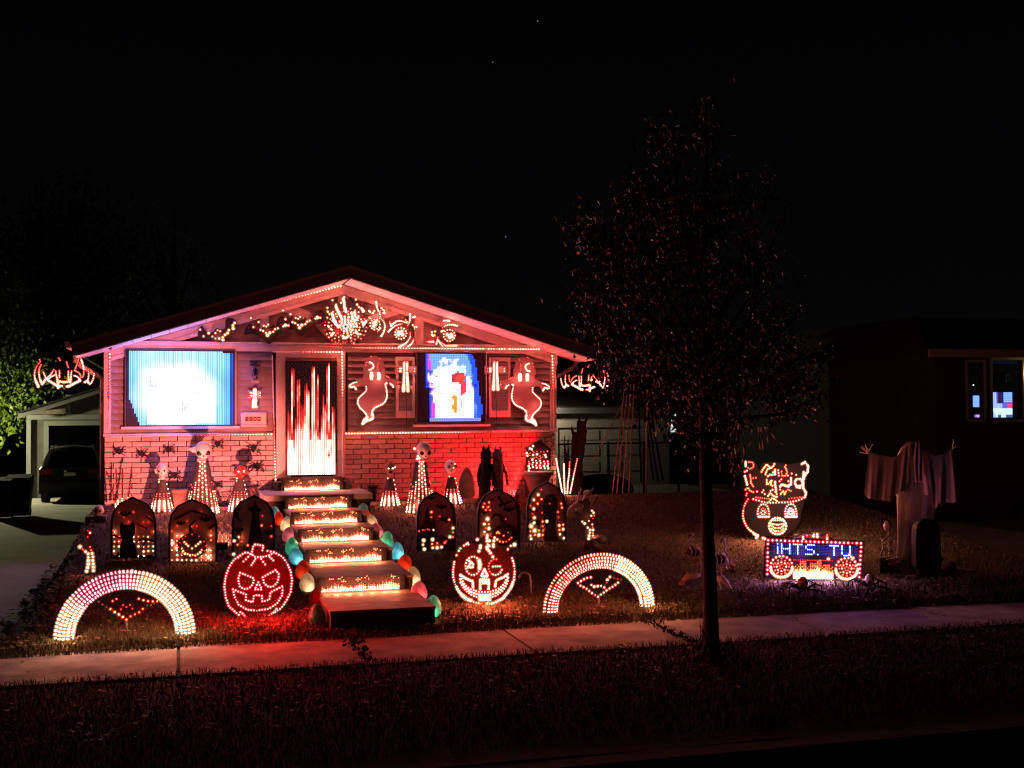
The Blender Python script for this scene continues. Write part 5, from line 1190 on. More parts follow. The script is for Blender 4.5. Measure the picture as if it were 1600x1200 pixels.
for pl, c in (([(1165,722),(1165,728)],SH),([(1170,722),(1176,722.5),(1178,727.5),(1176,731),(1171,732.5),(1169,731)],SR),([(1164,737),(1167,735.5)],SW),([(1164,744),(1166,751),(1167.5,757)],SH),([(1172,742),(1173,748),(1173.5,755),(1177,760)],GA),([(1177,747),(1181,746.5)],SR),([(1165,765),(1169,762),(1172,767),(1177,769)],GA),([(1166,774),(1167,771)],SR),([(1190,737),(1193,732),(1198,726),(1204,731),(1208,729),(1210,725)],GB),([(1196,741),(1199,733),(1205,731)],GB),([(1200,744),(1204,741),(1207,743),(1208,738)],GB),([(1211,734),(1211,741)],SH),([(1216,735),(1217,743)],SW),([(1221,737),(1222,743),(1227,744),(1230,738),(1228,732),(1226,730),(1228,727)],GA),([(1198,750),(1198,757),(1202,755),(1206,750),(1204,757),(1207,759)],GB),([(1211,753),(1212,764),(1212,768)],SH),([(1219,760),(1222,757),(1228,759),(1232,760)],HOT),([(1236,747),(1236,757),(1233,758)],SH),([(1256,738),(1255,746),(1255,756),(1255,762)],HOT),([(1262,737),(1257,744),(1256,748)],HOT),([(1250,762),(1245,761)],HOT),([(1262,735),(1263,729),(1261,726),(1258,722),(1253,725)],SH),([(1256,764),(1260,770),(1258,776)],SH),([(1200,775),(1204,770),(1207,774),(1212,777)],GB),([(1213,768),(1214,776)],GB),([(1220,772),(1224,767),(1226,773),(1228,768)],(6,2.2,.6)),([(1206,766),(1214,764)],SR),([(1231,765),(1236,767)],SR),([(1202,784),(1206,779),(1211,780),(1214,783)],GB)): led_path(g, pl, Y, c, .032, .0155)
led_path(g, ell(1248,754,6,6,14), Y, SH, .036, .016, True)
led_pts(g, [(1193,766),(1191,769),(1195,772),(1207,765),(1218,752),(1221,749),(1237,740),(1244,742),(1231,743),(1204,767),(1183,768),(1219,765),(1232,752)], Y, SW, .014)
g.build(t, gain=15, tint=(1,.66,.62), out=.34)
# radio sign
p0 = PL(1199, 905); p1 = PL(1348, 908); ax = (p1-p0); ax.z = 0; ax.normalize(); nn = ax.cross(Vector((0,0,1))); mid = (p0+p1)/2
t = thing('light_sign', 'light-up radio shaped sign with scrolling blue letters on the right lawn', 'radio sign', mid)
def Q(x, y, off=0): return plane_pt(x, y, mid+nn*off, nn)
m = MB(); m.prism([Q(1196,838), Q(1351,845), Q(1347,908), Q(1193,903)], -nn*.03); part(t, 'panel', m, 'matte')
m = MB(); m.tube(pxs([(1240,841),(1255,834),(1292,835),(1300,843)], mid.y), .01, 5); part(t, 'handle', m, 'black')
m = MB()
for x in (1215,1330):
    p = Q(x, 895, -.04); m.tube([p, (p.x, p.y, gz(p.x,p.y)-.05)], .014, 6)
part(t, 'stake', m, 'greymetal')
g = LEDs()
def qline(pl, c, sp, r, closed=False):
    pts = resample([Q(x, y, .006) for x, y in pl], sp, closed); n = len(pts)
    for i, p in enumerate(pts): g.bulb(p, c(i/max(1, n-1)) if callable(c) else c, r, nn)
for pl in ([(1200.5,844),(1345,849)],[(1345.5,855),(1342.5,902)],[(1199.7,850),(1199,897)]): qline(pl, (7,1.5,1.9), .0555, .0175)
FONT = {'i': ['1','0','1','1','1','1','1'], 'H': ['10001','10001','10001','11111','10001','10001','10001'], 'T': ['11111','00100','00100','00100','00100','00100','00100'], 'S': ['01111','10000','10000','01110','00001','00001','11110'], '.': ['0','0','0','0','0','0','1'], 'U': ['10001','10001','10001','10001','10001','10001','01110'], ' ': ['000']*7}
cols = [];
for ch in 'iHTS. TU':
    w = len(FONT[ch][0])
    for k in range(w): cols.append([FONT[ch][r][k] == '1' for r in range(7)])
    cols.append([False]*7)
NB = len(cols); BW_ = (2.2, 3.0, 9)
for k, cc in enumerate(cols):
    x = 1213.5+(1333-1213.5)*(k+.5)/NB
    for r in range(7):
        y = 849.5+(x-1213)*.036+2.45*r
        if cc[r]:
            g.bulb(Q(x, y, .007), BW_, .0118, nn)
        else: g.bulb(Q(x, y, .007), (.10,.11,1.1), .008, nn)
for x in (1208,1210.5,1336,1339):
    for r in range(7): g.bulb(Q(x, 849.5+(x-1213)*.036+2.45*r, .007), (.08,.08,.7), .008, nn)
for wx, wy in ((1221,885.5),(1323,888.5)):
    qline(ell(wx,wy,17,16.5,36,-180,0), SW, .05, .0155); qline(ell(wx,wy,17.2,16.5,36,10,170), HOT, .030, .0165)
    qline(ell(wx,wy,11.5,11,20), SR, .05, .013, True); qline(ell(wx,wy,7.5,7.2,14), SW, .05, .0135, True)
    for k in range(5):
        a = math.radians(-90+72*k); qline([(wx+3*math.cos(a),wy+3*math.sin(a)),(wx+13*math.cos(a),wy+13*math.sin(a))], RED, .036, .012)
q = random.Random(4)
for k in range(24):
    x = 1240.5+2.62*k
    hb = 4+2*sn(k*.6, 60)+(2 if k in (4,14,15) else 0)
    for r in range(12):
        y = 903.5-2.55*r+(x-1270)*.02
        if r < hb: c = HOT if r < hb-1 else (7,3.2,.8)
        elif r < hb+3 and (k+r) % 2 == 0: c = (4.5,.9,.2)
        elif (4 <= k <= 7 and 6 < r < 11 and not (r == 8 and k < 6)) or (k in (6,7) and 5 <= r < 11) or (10 <= k <= 14 and 6 < r < 10) or (k in (15,16) and r > 6) or (k in (19,20,21) and r < 9 and r > 4): c = RED
        elif r == 11: c = REDD
        else: c = None
        if c: g.bulb(Q(x, y, .006), c, .0105, nn)
for x, y, c in ((1255,842,SW),(1255,839,SW),(1271,838,WARM),(1277,838.5,WARM),(1271.5,835,WARM),(1277,835,WARM),(1292.5,842,SW),(1292.5,839,SR),(1261,837,SR),(1292.5,836,SR),(1294.5,873.5,HOT),(1192,841,WARM),(1195,842,WARM),(1245,906,(5,1.4,.4)),(1327,867,SH),(1330,870,SW),(1333,872,SH),(1341,882,SW),(1337,884,SW)): g.bulb(Q(x, y, .006), c, .0165, nn)
g.build(t, gain=6, tint=(.9,.65,1.5))
# ================================================================== draped ghost figure with spread arms
b = PL(1432, 884); Y = b.y
t = thing('ghost_figure', 'tall white draped ghost figure with both arms spread wide', 'ghost figure', b)
def gsheet(rows, m_, name, fold, amp, root=t):
    pass
rows = []
sil = [(690,1419,1434),(694,1414,1441),(700,1408,1448),(712,1402,1456),(730,1400,1462),(760,1401,1464),(785,1402,1462),(800,1403,1459),(830,1404,1454),(850,1404,1448),(870,1402,1440),(884,1400,1437)]
N = 40
for y, xl, xr in sil:
    L, R_ = P(xl, y, Y), P(xr, y, Y); c = (L+R_)/2; hx = (R_.x-L.x)/2; row = []
    v = (y-690)/194
    for k in range(N+1):
        a = 2*math.pi*k/N; f = 1+.10*v*math.sin(a*7+y*.012)+.06*v*math.sin(a*13+1+y*.02)
        row.append((c.x+hx*f*math.cos(a), c.y+hx*.28*f*math.sin(a), c.z))
    rows.append(row)
part(t, 'robe', MB().grid(rows), 'cloth', smooth=True)
def sleeve(top, bot, name):
    rows = []; n = 26
    for j in range(9):
        v = j/8; row = []
        for i in range(n+1):
            u = i/n; T = smoothline(top, 0); 
            def at(l, u):
                x = u*(len(l)-1); k = min(int(x), len(l)-2); q = x-k; return (l[k][0]*(1-q)+l[k+1][0]*q, l[k][1]*(1-q)+l[k+1][1]*q)
            a, c = at(top, u), at(bot, u); px_, py_ = a[0]*(1-v)+c[0]*v, a[1]*(1-v)+c[1]*v
            p = P(px_, py_, Y-.11+.035*v*math.sin(u*19+v*1.5)+.02*v*math.sin(u*41)); row.append(tuple(p))
        rows.append(row)
    part(t, name, MB().grid(rows), 'cloth', smooth=True)
sleeve([(1357,705),(1368,710),(1385,713),(1400,714),(1412,702),(1420,693)], [(1350,772),(1358,780),(1363,778),(1369,783),(1376,781),(1382,783),(1390,784),(1394,787),(1398,776),(1404,770),(1409,768),(1415,768)], 'sleeve')
sleeve([(1433,692),(1445,703),(1460,713),(1475,709),(1484,704),(1488,698)], [(1440,768),(1448,775),(1455,768),(1460,790),(1463,795),(1467,785),(1471,796),(1476,784),(1488,787),(1496,782),(1500,776)], 'sleeve')
rows = []
for j, (y, xl, xr) in enumerate(((691,1419,1427),(705,1417,1430),(722,1416,1430),(740,1417,1429),(752,1419,1428))):
    rows.append([tuple(P(xl+(xr-xl)*i/8, y, Y)+Vector((0,-.17-.02*math.sin(i*1.6), 0))) for i in range(9)])
part(t, 'beard', MB().grid(rows), 'cloth', smooth=True)
part(t, 'face', MB().ball(P(1429,702,Y-.10), .07, .05, .09, 10, 8), 'eyeblack', smooth=True)
m = MB()
for f in ([(1357,707),(1350,703),(1344,698)],[(1355,706),(1349,699),(1347,695)],[(1356,704),(1353,698),(1352,693)],[(1358,704),(1361,698),(1364,694)],[(1357,708),(1350,708),(1343,706)]): m.tube(pxs(f, Y), [.010,.008,.004], 5)
part(t, 'hand', m, 'bone')
m = MB()
for f in ([(1488,698),(1490,692),(1489,687)],[(1489,700),(1493,697),(1495,700)]): m.tube(pxs(f, Y), [.010,.008,.004], 5)
part(t, 'hand', m, 'bone')
# cloth strips hanging in the street tree
def rags(label, base, strips, Y, m_='cloth'):
    t = thing('hanging_rag', label, 'hanging cloth', P(*base, Y), 'cloth rags hanging in the tree')
    for l, w in strips:
        pts = smoothline(l, 2); rows = []
        for i, (x, y) in enumerate(pts):
            k = i/(len(pts)-1); ww = w*(1-.45*k); p = P(x, y, Y); rows.append([tuple(p+Vector((-ww/170,.012*math.sin(i),0))), tuple(p+Vector((0,-.012,0))), tuple(p+Vector((ww/170,.012*math.cos(i*1.3),0)))])
        part(t, 'strip', MB().grid(rows), m_, smooth=True)
rags('long pale cloth strips hanging in the tree above the light-up face', (1150,650), [([(1147,654),(1143,690),(1145,720),(1144,735)],3),([(1150,655),(1149,690),(1152,715),(1148,745)],3.4),([(1154,658),(1156,690),(1151,720),(1148,760)],2.6),([(1156,670),(1162,695),(1165,713),(1158,728),(1153,742)],2.4),([(1146,656),(1138,664),(1136,672)],1.6)], -9.4)
rags('short torn cloth hanging in the tree, right of the long strips', (1193,666), [([(1190,667),(1192,685),(1194,706)],3.2),([(1196,667),(1199,680),(1201,694)],1.6),([(1199,667),(1206,676),(1212,687),(1224,695)],1.8),([(1186,668),(1187,690),(1189,704)],2.4),([(1176,670),(1174,690),(1168,700)],2)], -9.2)
# ================================================================== grave corner on the right
b = PL(1395, 893); Y = b.y
t = thing('skeleton', 'small skeleton with raised head sitting on the grave box', 'skeleton', P(1389,872,Y))
part(t, 'skull', MB().ball(P(1387,822,Y), .055, .06, .07, 12, 8), 'bone', smooth=True)
part(t, 'spine', MB().tube(pxs([(1389,828),(1389,845),(1390,872)], Y), .014, 6), 'bone', smooth=True)
for k in range(5): part(t, 'rib', MB().tube(pxs([(1389,844+k*4.5),(1383-k*.3,846+k*4.5),(1382,851+k*4.5),(1389,853+k*4.5),(1396,851+k*4.5),(1395,846+k*4.5),(1389,844+k*4.5)], Y-.03), .006, 5), 'bone', smooth=True)
for l in ([(1389,837),(1379,845),(1380,858),(1376,866),(1378,873)],[(1389,837),(1398,844),(1397,856),(1399,866)]): part(t, 'arm', MB().tube(pxs(l, Y-.02), .012, 6), 'bone', smooth=True)
bx = thing('grave_box', 'dark wooden grave box under the small skeleton', 'box', b)
for k in range(3): part(bx, 'plank', MB().hexa([P(1375,900-k*10,Y-.02),P(1420,902-k*9,Y-.02),P(1420,902-k*9,Y+.25),P(1375,900-k*10,Y+.25)], [P(1375,891.5-k*10,Y-.02),P(1420,894-k*9,Y-.02),P(1420,894-k*9,Y+.25),P(1375,891.5-k*10,Y+.25)]), 'woodside')
t = thing('wooden_sign', 'small tilted wooden sign in front of the grave box', 'sign', P(1390,888,Y-.06))
part(t, 'board', MB().prism(pxs([(1375,876),(1407,871),(1408,879),(1376,884)], Y-.07), (0,.02,0)), 'wood')
part(t, 'post', MB().tube(pxs([(1374,874),(1376,892),(1377,902)], Y-.045), .012, 5), 'woodside')
b = PL(1452, 903); Y2 = b.y
t = thing('tombstone', 'tall black tombstone in front of the draped ghost figure', 'tombstone', b)
part(t, 'slab', MB().prism(pxs(smoothpoly([(1432,903),(1431,830),(1434,818),(1443,810),(1455,811),(1466,816),(1470,830),(1471,903)], 1), Y2), (0,.10,0)), 'black')
part(t, 'base', MB().box(b.x-.24, b.x+.24, Y2-.06, Y2+.18, b.z-.05, b.z+.05), 'black')
for px, py, lab in ((1459,876,'dim grey skull beside the tall black tombstone'),(1480,888,'grey skull lying right of the tall black tombstone'),(1431,886,'small reddish skull at the foot of the draped ghost figure')):
    p = PL(px, py+6); r = .06; t = thing('skull', lab, 'skull', p, 'skulls in the grave corner')
    part(t, 'cranium', MB().ball(p+Vector((0,-.1,.09)), r, r*1.1, r*1.05, 12, 8), 'stone' if px > 1440 else 'bone', smooth=True); part(t, 'jaw', MB().ball(p+Vector((0,-.13,.035)), r*.6, r*.6, r*.4, 8, 6), 'stone' if px > 1440 else 'bone', smooth=True)
# doll head spiders
def doll(px, pyb, r, w, label, m_):
    b = PL(px, pyb); sc = F/((b-CC).dot(CW)); t = thing('doll_spider', label, 'toy spider', b, 'doll headed spiders on the lawn')
    R_ = r/sc; zc = b.z+.10+R_*.9
    h = MB(); h.ball((b.x,b.y,zc), R_*.92, R_, R_*1.2, 14, 10); hd = part(t, 'head', h, m_, smooth=True)
    for s in (-1,1): part(hd, 'eye', MB().ball((b.x+s*R_*.38,b.y-R_*.86,zc-R_*.1), R_*.16, R_*.1, R_*.13, 8, 5), 'eyeblack', org=ORG[t.name])
    part(hd, 'nose', MB().ball((b.x,b.y-R_*1.0,zc-R_*.35), R_*.14, R_*.16, R_*.14, 8, 5), m_, smooth=True, org=ORG[t.name])
    part(hd, 'mouth', MB().ball((b.x,b.y-R_*.86,zc-R_*.62), R_*.26, R_*.08, R_*.06, 8, 5), 'redmask', org=ORG[t.name])
    part(t, 'body', MB().ball((b.x,b.y+R_*1.4,b.z+.11), R_*1.0, R_*1.3, R_*.7, 12, 8), 'blackgloss', smooth=True)
    W_ = w/sc
    for s in (-1,1):
        for k in range(4):
            dy = (-.16,-.05,.08,.2)[k]; x1 = s*W_*(.45,.6,.55,.5)[k]; x2 = s*W_*(.85,1.05,1.0,.8)[k]; zt = (.09,.15,.17,.15)[k]
            part(t, 'leg', MB().tube([(b.x+s*R_*.5,b.y+dy*.4,b.z+.09),(b.x+x1,b.y+dy,b.z+zt),(b.x+x2*.95,b.y+dy*1.2,b.z+zt*.8),(b.x+x2,b.y+dy*1.3,b.z-.01)], [.012,.013,.011,.006], 6), 'blackgloss', smooth=True)
doll(1255, 931, 8.5, 28, 'black spider with a dark doll head, in front of the radio sign', 'terracotta')
doll(1359, 926, 8, 24, 'black spider with a pale purple doll head, right of the radio sign', 'paleplastic')
b = PL(1398, 943); t = thing('skull', 'tiny white skull at the grass edge by the sidewalk', 'skull', b); part(t, 'cranium', MB().ball(b+Vector((0,0,.03)), .022, .022, .026, 10, 7), 'bone', smooth=True); part(t, 'jaw', MB().ball(b+Vector((.0,-.008,.008)), .014, .014, .01, 8, 5), 'bone', smooth=True)
# skeleton birds by the trunk
def bird(base, neck, body, legs, label, m_='birdbone', wing=None):
    b = PL(*base); Y = b.y; t = thing('skeleton_bird', label, 'skeleton bird', b, 'skeleton birds by the street tree')
    part(t, 'neck', MB().tube(pxs(smoothline(neck, 2), Y), .016, 6), m_, smooth=True)
    part(t, 'head', MB().ball(P(*neck[0], Y), .035, .03, .028, 10, 6), m_, smooth=True)
    part(t, 'beak', MB().tube([P(*neck[0], Y), P(neck[0][0]-3, neck[0][1]+3, Y-.03), P(neck[0][0]-4, neck[0][1]+7, Y-.04)], [.018,.013,.004], 6), 'black', smooth=True)
    c = P(*body[:2], Y); part(t, 'body', MB().ball(c, body[2], body[2]*.6, body[2]*.62, 12, 8), 'darkcloth', smooth=True)
    for k in range(4): part(t, 'rib', MB().tube([c+Vector((-.09+.06*k,0,.10)), c+Vector((-.07+.06*k,-.10,.02)), c+Vector((-.08+.06*k,-.06,-.10))], .008, 5), m_, smooth=True)
    for l in legs: part(t, 'leg', MB().tube(pxs(l, Y), .010, 5), m_, smooth=True)
    if wing: part(t, 'tail', MB().tube(pxs(smoothline(wing, 2), Y-.06), [.022]*3+[.014]*(len(smoothline(wing, 2))-4)+[.006], 6), 'flamingo', smooth=True)
bird((1088,905), [(1080,835),(1074,846),(1068,858),(1067,865),(1072,868)], (1084,862,.10), [[(1088,868),(1089,890),(1087,905)],[(1092,868),(1095,885),(1093,903)]], 'dark skeleton bird with a curved neck, left of the street tree trunk', wing=[(1090,856),(1096,863),(1100,875),(1103,890)])
bird((1128,906), [(1130,842),(1134,853),(1131,862),(1126,866)], (1124,874,.10), [[(1124,880),(1127,893),(1126,905)]], 'skeleton bird with a pale curled tail, right of the street tree trunk', wing=[(1128,864),(1134,868),(1137,878),(1133,886),(1137,889)])
b = PL(1130, 925); Y = b.y
t = thing('skeleton_bird', 'pale purple lit skeleton bird lying low, behind the street tree trunk', 'skeleton bird', b, 'skeleton birds by the street tree')
part(t, 'body', MB().tube(pxs([(1118,905),(1128,904),(1136,912),(1145,923)], Y), [.03,.045,.03,.008], 8), 'flamingo', smooth=True); part(t, 'leg', MB().tube(pxs([(1124,908),(1126,918),(1123,927)], Y), .010, 5), 'flamingo', smooth=True)
b = PL(1078, 918); Y = b.y
t = thing('skeleton_bird', 'dull reddish skeleton bird lying left of the street tree trunk', 'skeleton bird', b, 'skeleton birds by the street tree')
part(t, 'body', MB().tube(pxs([(1066,908),(1074,901),(1086,900),(1094,898)], Y), [.02,.045,.045,.02], 8), 'terracotta', smooth=True); part(t, 'head', MB().ball(P(1065,912,Y), .04, .035, .03, 10, 7), 'terracotta', smooth=True)
b = PL(1148, 888); t = thing('skull', 'small purple lit skull lying right of the street tree trunk', 'skull', b); part(t, 'cranium', MB().ball(b+Vector((0,0,.06)), .055, .06, .06, 12, 8), 'flamingo', smooth=True); part(t, 'jaw', MB().ball(b+Vector((.02,-.03,.02)), .03, .03, .02, 8, 5), 'flamingo', smooth=True)
# ================================================================== street tree
tb = PZ(1111, 1030, -1.33)
tree = thing('street_tree', 'slim dark street tree with an upright leafy crown, on the verge', 'tree', tb)
TY = tb.y
def T(x, y, d=0): p = P(x, y, TY); p.y += d; return p
tr = MB(); tr.tube([T(1111,1036),T(1111,1020),T(1111,1000),T(1110.5,960),T(1109,900),T(1106,840),T(1104,780),T(1102,720),T(1101,670),T(1100,620),T(1098,540),T(1100,440),T(1103,330),T(1104,230),T(1104,160)], [.118,.092,.080,.072,.066,.062,.060,.057,.054,.05,.045,.034,.022,.012,.005], 12)
part(tree, 'trunk', tr, 'bark', smooth=True)
ENV = [(140,1098,1110),(170,1092,1122),(185,1088,1128),(215,1082,1134),(260,1040,1138),(285,1000,1190),(310,968,1205),(345,935,1215),(390,915,1225),(440,908,1215),(490,910,1228),(540,932,1250),(575,958,1268),(605,970,1268),(640,1005,1245),(662,1030,1235),(680,1062,1150),(705,1074,1138),(735,1084,1130)]
def env(y):
    for (a, l0, r0), (c, l1, r1) in zip(ENV, ENV[1:]):
        if a <= y <= c: k = (y-a)/(c-a); return l0+(l1-l0)*k, r0+(r1-r0)*k
    return ENV[-1][1:]
q = random.Random(21)
tips = [(1040,182,-.1),(1105,145,0),(1010,255,.3),(975,318,-.3),(940,345,.2),(900,335,-.2),(905,420,.1),(1195,270,.2),(1205,330,-.3),(1225,400,.3),(1245,470,-.2),(1278,560,.2),(1265,610,-.4),(928,515,-.4),(972,588,.4),(1015,640,-.5),(1150,350,.6),(1060,300,-.6),(1060,420,.8),(1150,480,-.8),(1000,480,-.7),(1040,560,-.9),(1170,580,-.7),(1120,560,.8),(1235,235,.3)]
br = MB(); segs = []
for x, y, d in tips:
    y0 = min(690, max(y+40, y+(640-y)*.75)); s = T(1101, y0); e = T(x, y, d); mid = s.lerp(e, .5); mid.z -= .10*abs(e.x-s.x); mid.x += (e.x-s.x)*.12
    pts = [s, s.lerp(mid, .5)+Vector((0,0,-.03)), mid, mid.lerp(e, .55)+Vector((0,0,-.01)), e]; br.tube(pts, [.028,.021,.015,.009,.003], 6); segs.append(pts)
part(tree, 'limb', br, 'bark', kind='stuff', smooth=True)
lv = MB()
def leaf(mb, p, s, rnd):
    a = rnd.uniform(0, 6.28); t = Vector((math.cos(a)*.5, math.sin(a)*.5, rnd.uniform(-1.2,-.1))).normalized(); w = t.cross(Vector((rnd.uniform(-1,1), rnd.uniform(-1,1), rnd.uniform(-1,1))))
    if w.length < .1: w = Vector((1,0,0))
    w.normalize(); n = t.cross(w); L = s; wd = s*.32; k = len(mb.v); fold = n*wd*.45
    mb.v += [tuple(p), tuple(p+t*L*.45+w*wd+fold), tuple(p+t*L+n*L*rnd.uniform(-.2,.1)), tuple(p+t*L*.45-w*wd+fold), tuple(p+t*L*.5)]
    mb.f += [(k, k+1, k+4), (k+1, k+2, k+4), (k, k+4, k+3), (k+3, k+4, k+2)]
BLOB = [(1108,200,16,52),(1043,228,17,45),(1010,278,22,28),(980,322,26,28),(925,362,34,24),(905,338,10,18),(955,405,55,42),(1060,335,52,50),(1128,300,34,46),(1190,275,18,20),(1192,330,20,34),(945,480,46,46),(1050,450,85,75),(1165,420,40,52),(990,560,52,40),(1090,560,95,65),(1205,500,30,34),(1215,575,50,34),(1252,590,28,26),(1062,628,62,32),(1185,622,58,30),(1122,672,24,32),(1080,682,12,28)]
wts = [a*b2 for _, _, a, b2 in BLOB]
cent = []
while len(cent) < 190:
    bx0, by0, bw, bh = q.choices(BLOB, wts)[0]; a = q.uniform(0, 6.28); r = math.sqrt(q.random())
    x, y = bx0+bw*r*math.cos(a), by0+bh*r*math.sin(a)
    if x > 1150 and y < 520 and q.random() < .35: continue
    cent.append(T(x, y, q.uniform(-1,1)*min(.9, bw/70)*math.sqrt(max(.1, 1-r*r))))
for c in cent:
    k = q.uniform(.05,.125)
    for _ in range(int(q.uniform(18,62))): leaf(lv, c+Vector((q.gauss(0,k), q.gauss(0,k*1.4), q.gauss(0,k*1.15))), q.uniform(.045,.08), q)
for _ in range(900):
    bx0, by0, bw, bh = q.choices(BLOB, wts)[0]; leaf(lv, T(bx0+q.gauss(0,bw*.6), by0+q.gauss(0,bh*.6), q.uniform(-.6,.6)), q.uniform(.04,.075), q)
for pts in segs:
    for _ in range(46):
        k = q.uniform(.4, 1)*3.99; i = int(k); p = pts[i].lerp(pts[i+1], k-i)+Vector((q.gauss(0,.035), q.gauss(0,.05), q.gauss(0,.04))); leaf(lv, p, q.uniform(.04,.065), q)
for (x0, y0, x1, y1, n) in ((1116,640,1136,735,90),(1078,640,1092,700,40),(1140,640,1150,660,14),(1238,545,1282,600,70),(1200,590,1270,650,130)):
    for _ in range(n): leaf(lv, T(q.uniform(x0,x1), q.uniform(y0,y1), q.uniform(-.3,.1)), q.uniform(.045,.07), q)
part(tree, 'crown', lv, 'leaf', kind='stuff')
su = MB()
for k in range(9):
    x = q.uniform(1086,1104); a = q.uniform(-14,2); h = q.uniform(20,48); su.tube([T(x,1012,-.04), T(x+a*.4,1012-h*.6,-.06), T(x+a,1012-h,-.05)], [.006,.005,.002], 4)
part(tree, 'sucker', su, 'bark', kind='stuff')
tw = MB()
for k in range(120): 
    x = q.uniform(1086,1134); leaf(tw, T(x, q.uniform(1000,1030), q.uniform(-.16,-.08)), .05, q)
part(tree, 'weed', tw, 'leafdark', kind='stuff')
# ================================================================== generic background trees
def bgtree(base, h, cw, label, nleaf, m_, seed, ls=.14, sparse=False, grp='trees behind the houses'):
    q = random.Random(seed); b = Vector(base); t = thing('background_tree', label, 'tree', b, grp)
    k = MB(); k.tube([b+Vector((0,0,-.2)), b+Vector((.1,0,h*.3)), b+Vector((0,.1,h*.6)), b+Vector((.1,0,h*.95))], [h*.028,h*.022,h*.014,.02], 8); part(t, 'trunk', k, 'bark', smooth=True)
    lb = MB(); ends = []
    for i in range(22):
        z = h*q.uniform(.25,.85); a = q.uniform(0, 6.28); r = cw*q.uniform(.5,1)*math.sqrt(max(.1, 1-((z/h-.5)/.55)**2)); e = b+Vector((r*math.cos(a), r*math.sin(a), min(h, z+h*.16))); s = b+Vector((.05,0,z*.75)); m = s.lerp(e,.5)+Vector((0,0,-.08*h*.3))
        lb.tube([s,m,e], [h*.010,h*.006,.012], 5); ends.append((s,m,e))
    part(t, 'limb', lb, 'bark', kind='stuff')
    lf = MB()
    for _ in range(nleaf):
        s, m, e = q.choice(ends); c = m.lerp(e, q.uniform(.0,1.1)); p = c+Vector((q.gauss(0,cw*.16), q.gauss(0,cw*.16), q.gauss(0,h*.05))); leaf(lf, p, ls*q.uniform(.7,1.3), q)
    part(t, 'crown', lf, m_, kind='stuff'); return t
g = P(2, 620, 21); bgtree((g.x-.9, 22.6, -1.5), 7.0, 2.5, 'bright green leafy tree lit by a yard lamp, behind the trash bins', 9000, 'leafgreen', 5, .17)
g = P(60, 400, 27); bgtree((g.x, 27, -1.5), 12, 3.6, 'tall dim tree behind the left garage', 4500, 'leafdark', 6, .22)
g = P(270, 400, 30); bgtree((g.x, 30, -1.5), 11.5, 3.4, 'tall dark bare tree behind the house, right of the garage', 1500, 'leafdark', 7, .2)
g = P(745, 450, 32); bgtree((g.x, 32, -1.5), 7.2, 1.8, 'dark evergreen shape behind the right roof slope', 3000, 'leafdark', 8, .2)
g = P(905, 450, 30); bgtree((g.x, 30, -1.5), 6.0, 1.5, 'dark tree behind the right end of the roof', 2000, 'leafdark', 9, .2)
# ================================================================== left garage, dark car, bins, yard lamp
gx0 = P(43, 700, 19).x; ga = thing('garage', 'grey detached garage with a dark open door, behind the parked car', 'garage', (gx0+3, 19, -1.5))
ez = P(45, 648, 19).z; W_ = 6.4; az = ez+W_/2*.33
dx0 = P(76, 700, 19).x; dz = P(76, 665, 19).z
part(ga, 'wall', MB().box(gx0, dx0-.14, 19, 19.12, -1.8, ez), 'garagewall'); part(ga, 'wall', MB().box(dx0-.14, gx0+W_, 19, 19.12, dz+.14, ez), 'garagewall')
part(ga, 'wall', MB().box(gx0, gx0+.12, 19.13, 25, -1.8, ez), 'garagewall'); part(ga, 'wall', MB().box(gx0+W_-.12, gx0+W_, 19.13, 25, -1.8, ez), 'garagewall'); part(ga, 'wall', MB().box(gx0+.13, gx0+W_-.13, 24.9, 25, -1.8, ez), 'garagewall')
part(ga, 'gable', MB().prism([(gx0,19.01,ez),(gx0+W_,19.01,ez),(gx0+W_/2,19.01,az)], (0,.1,0)), 'stucco')
for x0, x1, z0, z1 in ((dx0-.14,dx0,-1.7,dz),(dx0-.14,gx0+W_,dz,dz+.14),(gx0-.03,gx0+.1,-1.7,ez-.16),(gx0-.03,gx0+W_,ez-.15,ez)): part(ga, 'trim_board', MB().box(x0, x1, 18.95+.003*(z1-z0 > 1), 19.0, z0, z1), 'garagetrim')
px_ = P(107, 645, 19).x; part(ga, 'post', MB().box(px_-.08, px_+.08, 18.96, 19.005, ez+.002, ez+.62), 'garagetrim')
part(ga, 'door', MB().box(dx0, gx0+W_-.5, 19.3, 19.36, -1.7, dz), 'black', label='black garage door set back in its frame')
for s in (-1, 1):
    xa, xb = gx0+W_/2, gx0+W_/2+s*(W_/2+.25); f = lambda x: az+.12-abs(x-xa)*.33
    pr = [(xa,18.7,f(xa)),(xb,18.7,f(xb)),(xb,18.7,f(xb)-.16),(xa,18.7,f(xa)-.16)]
    part(ga, 'barge_board', MB().prism(pr if s < 0 else pr[::-1], (0,.05,0)), 'garagetrim')
    pr = [(xa,18.66,f(xa)+.05),(xb+s*.03,18.66,f(xb)+.04),(xb+s*.03,18.66,f(xb)),(xa,18.66,f(xa))]
    part(ga, 'roof', MB().prism(pr if s < 0 else pr[::-1], (0,6.5,0)), 'shingle')
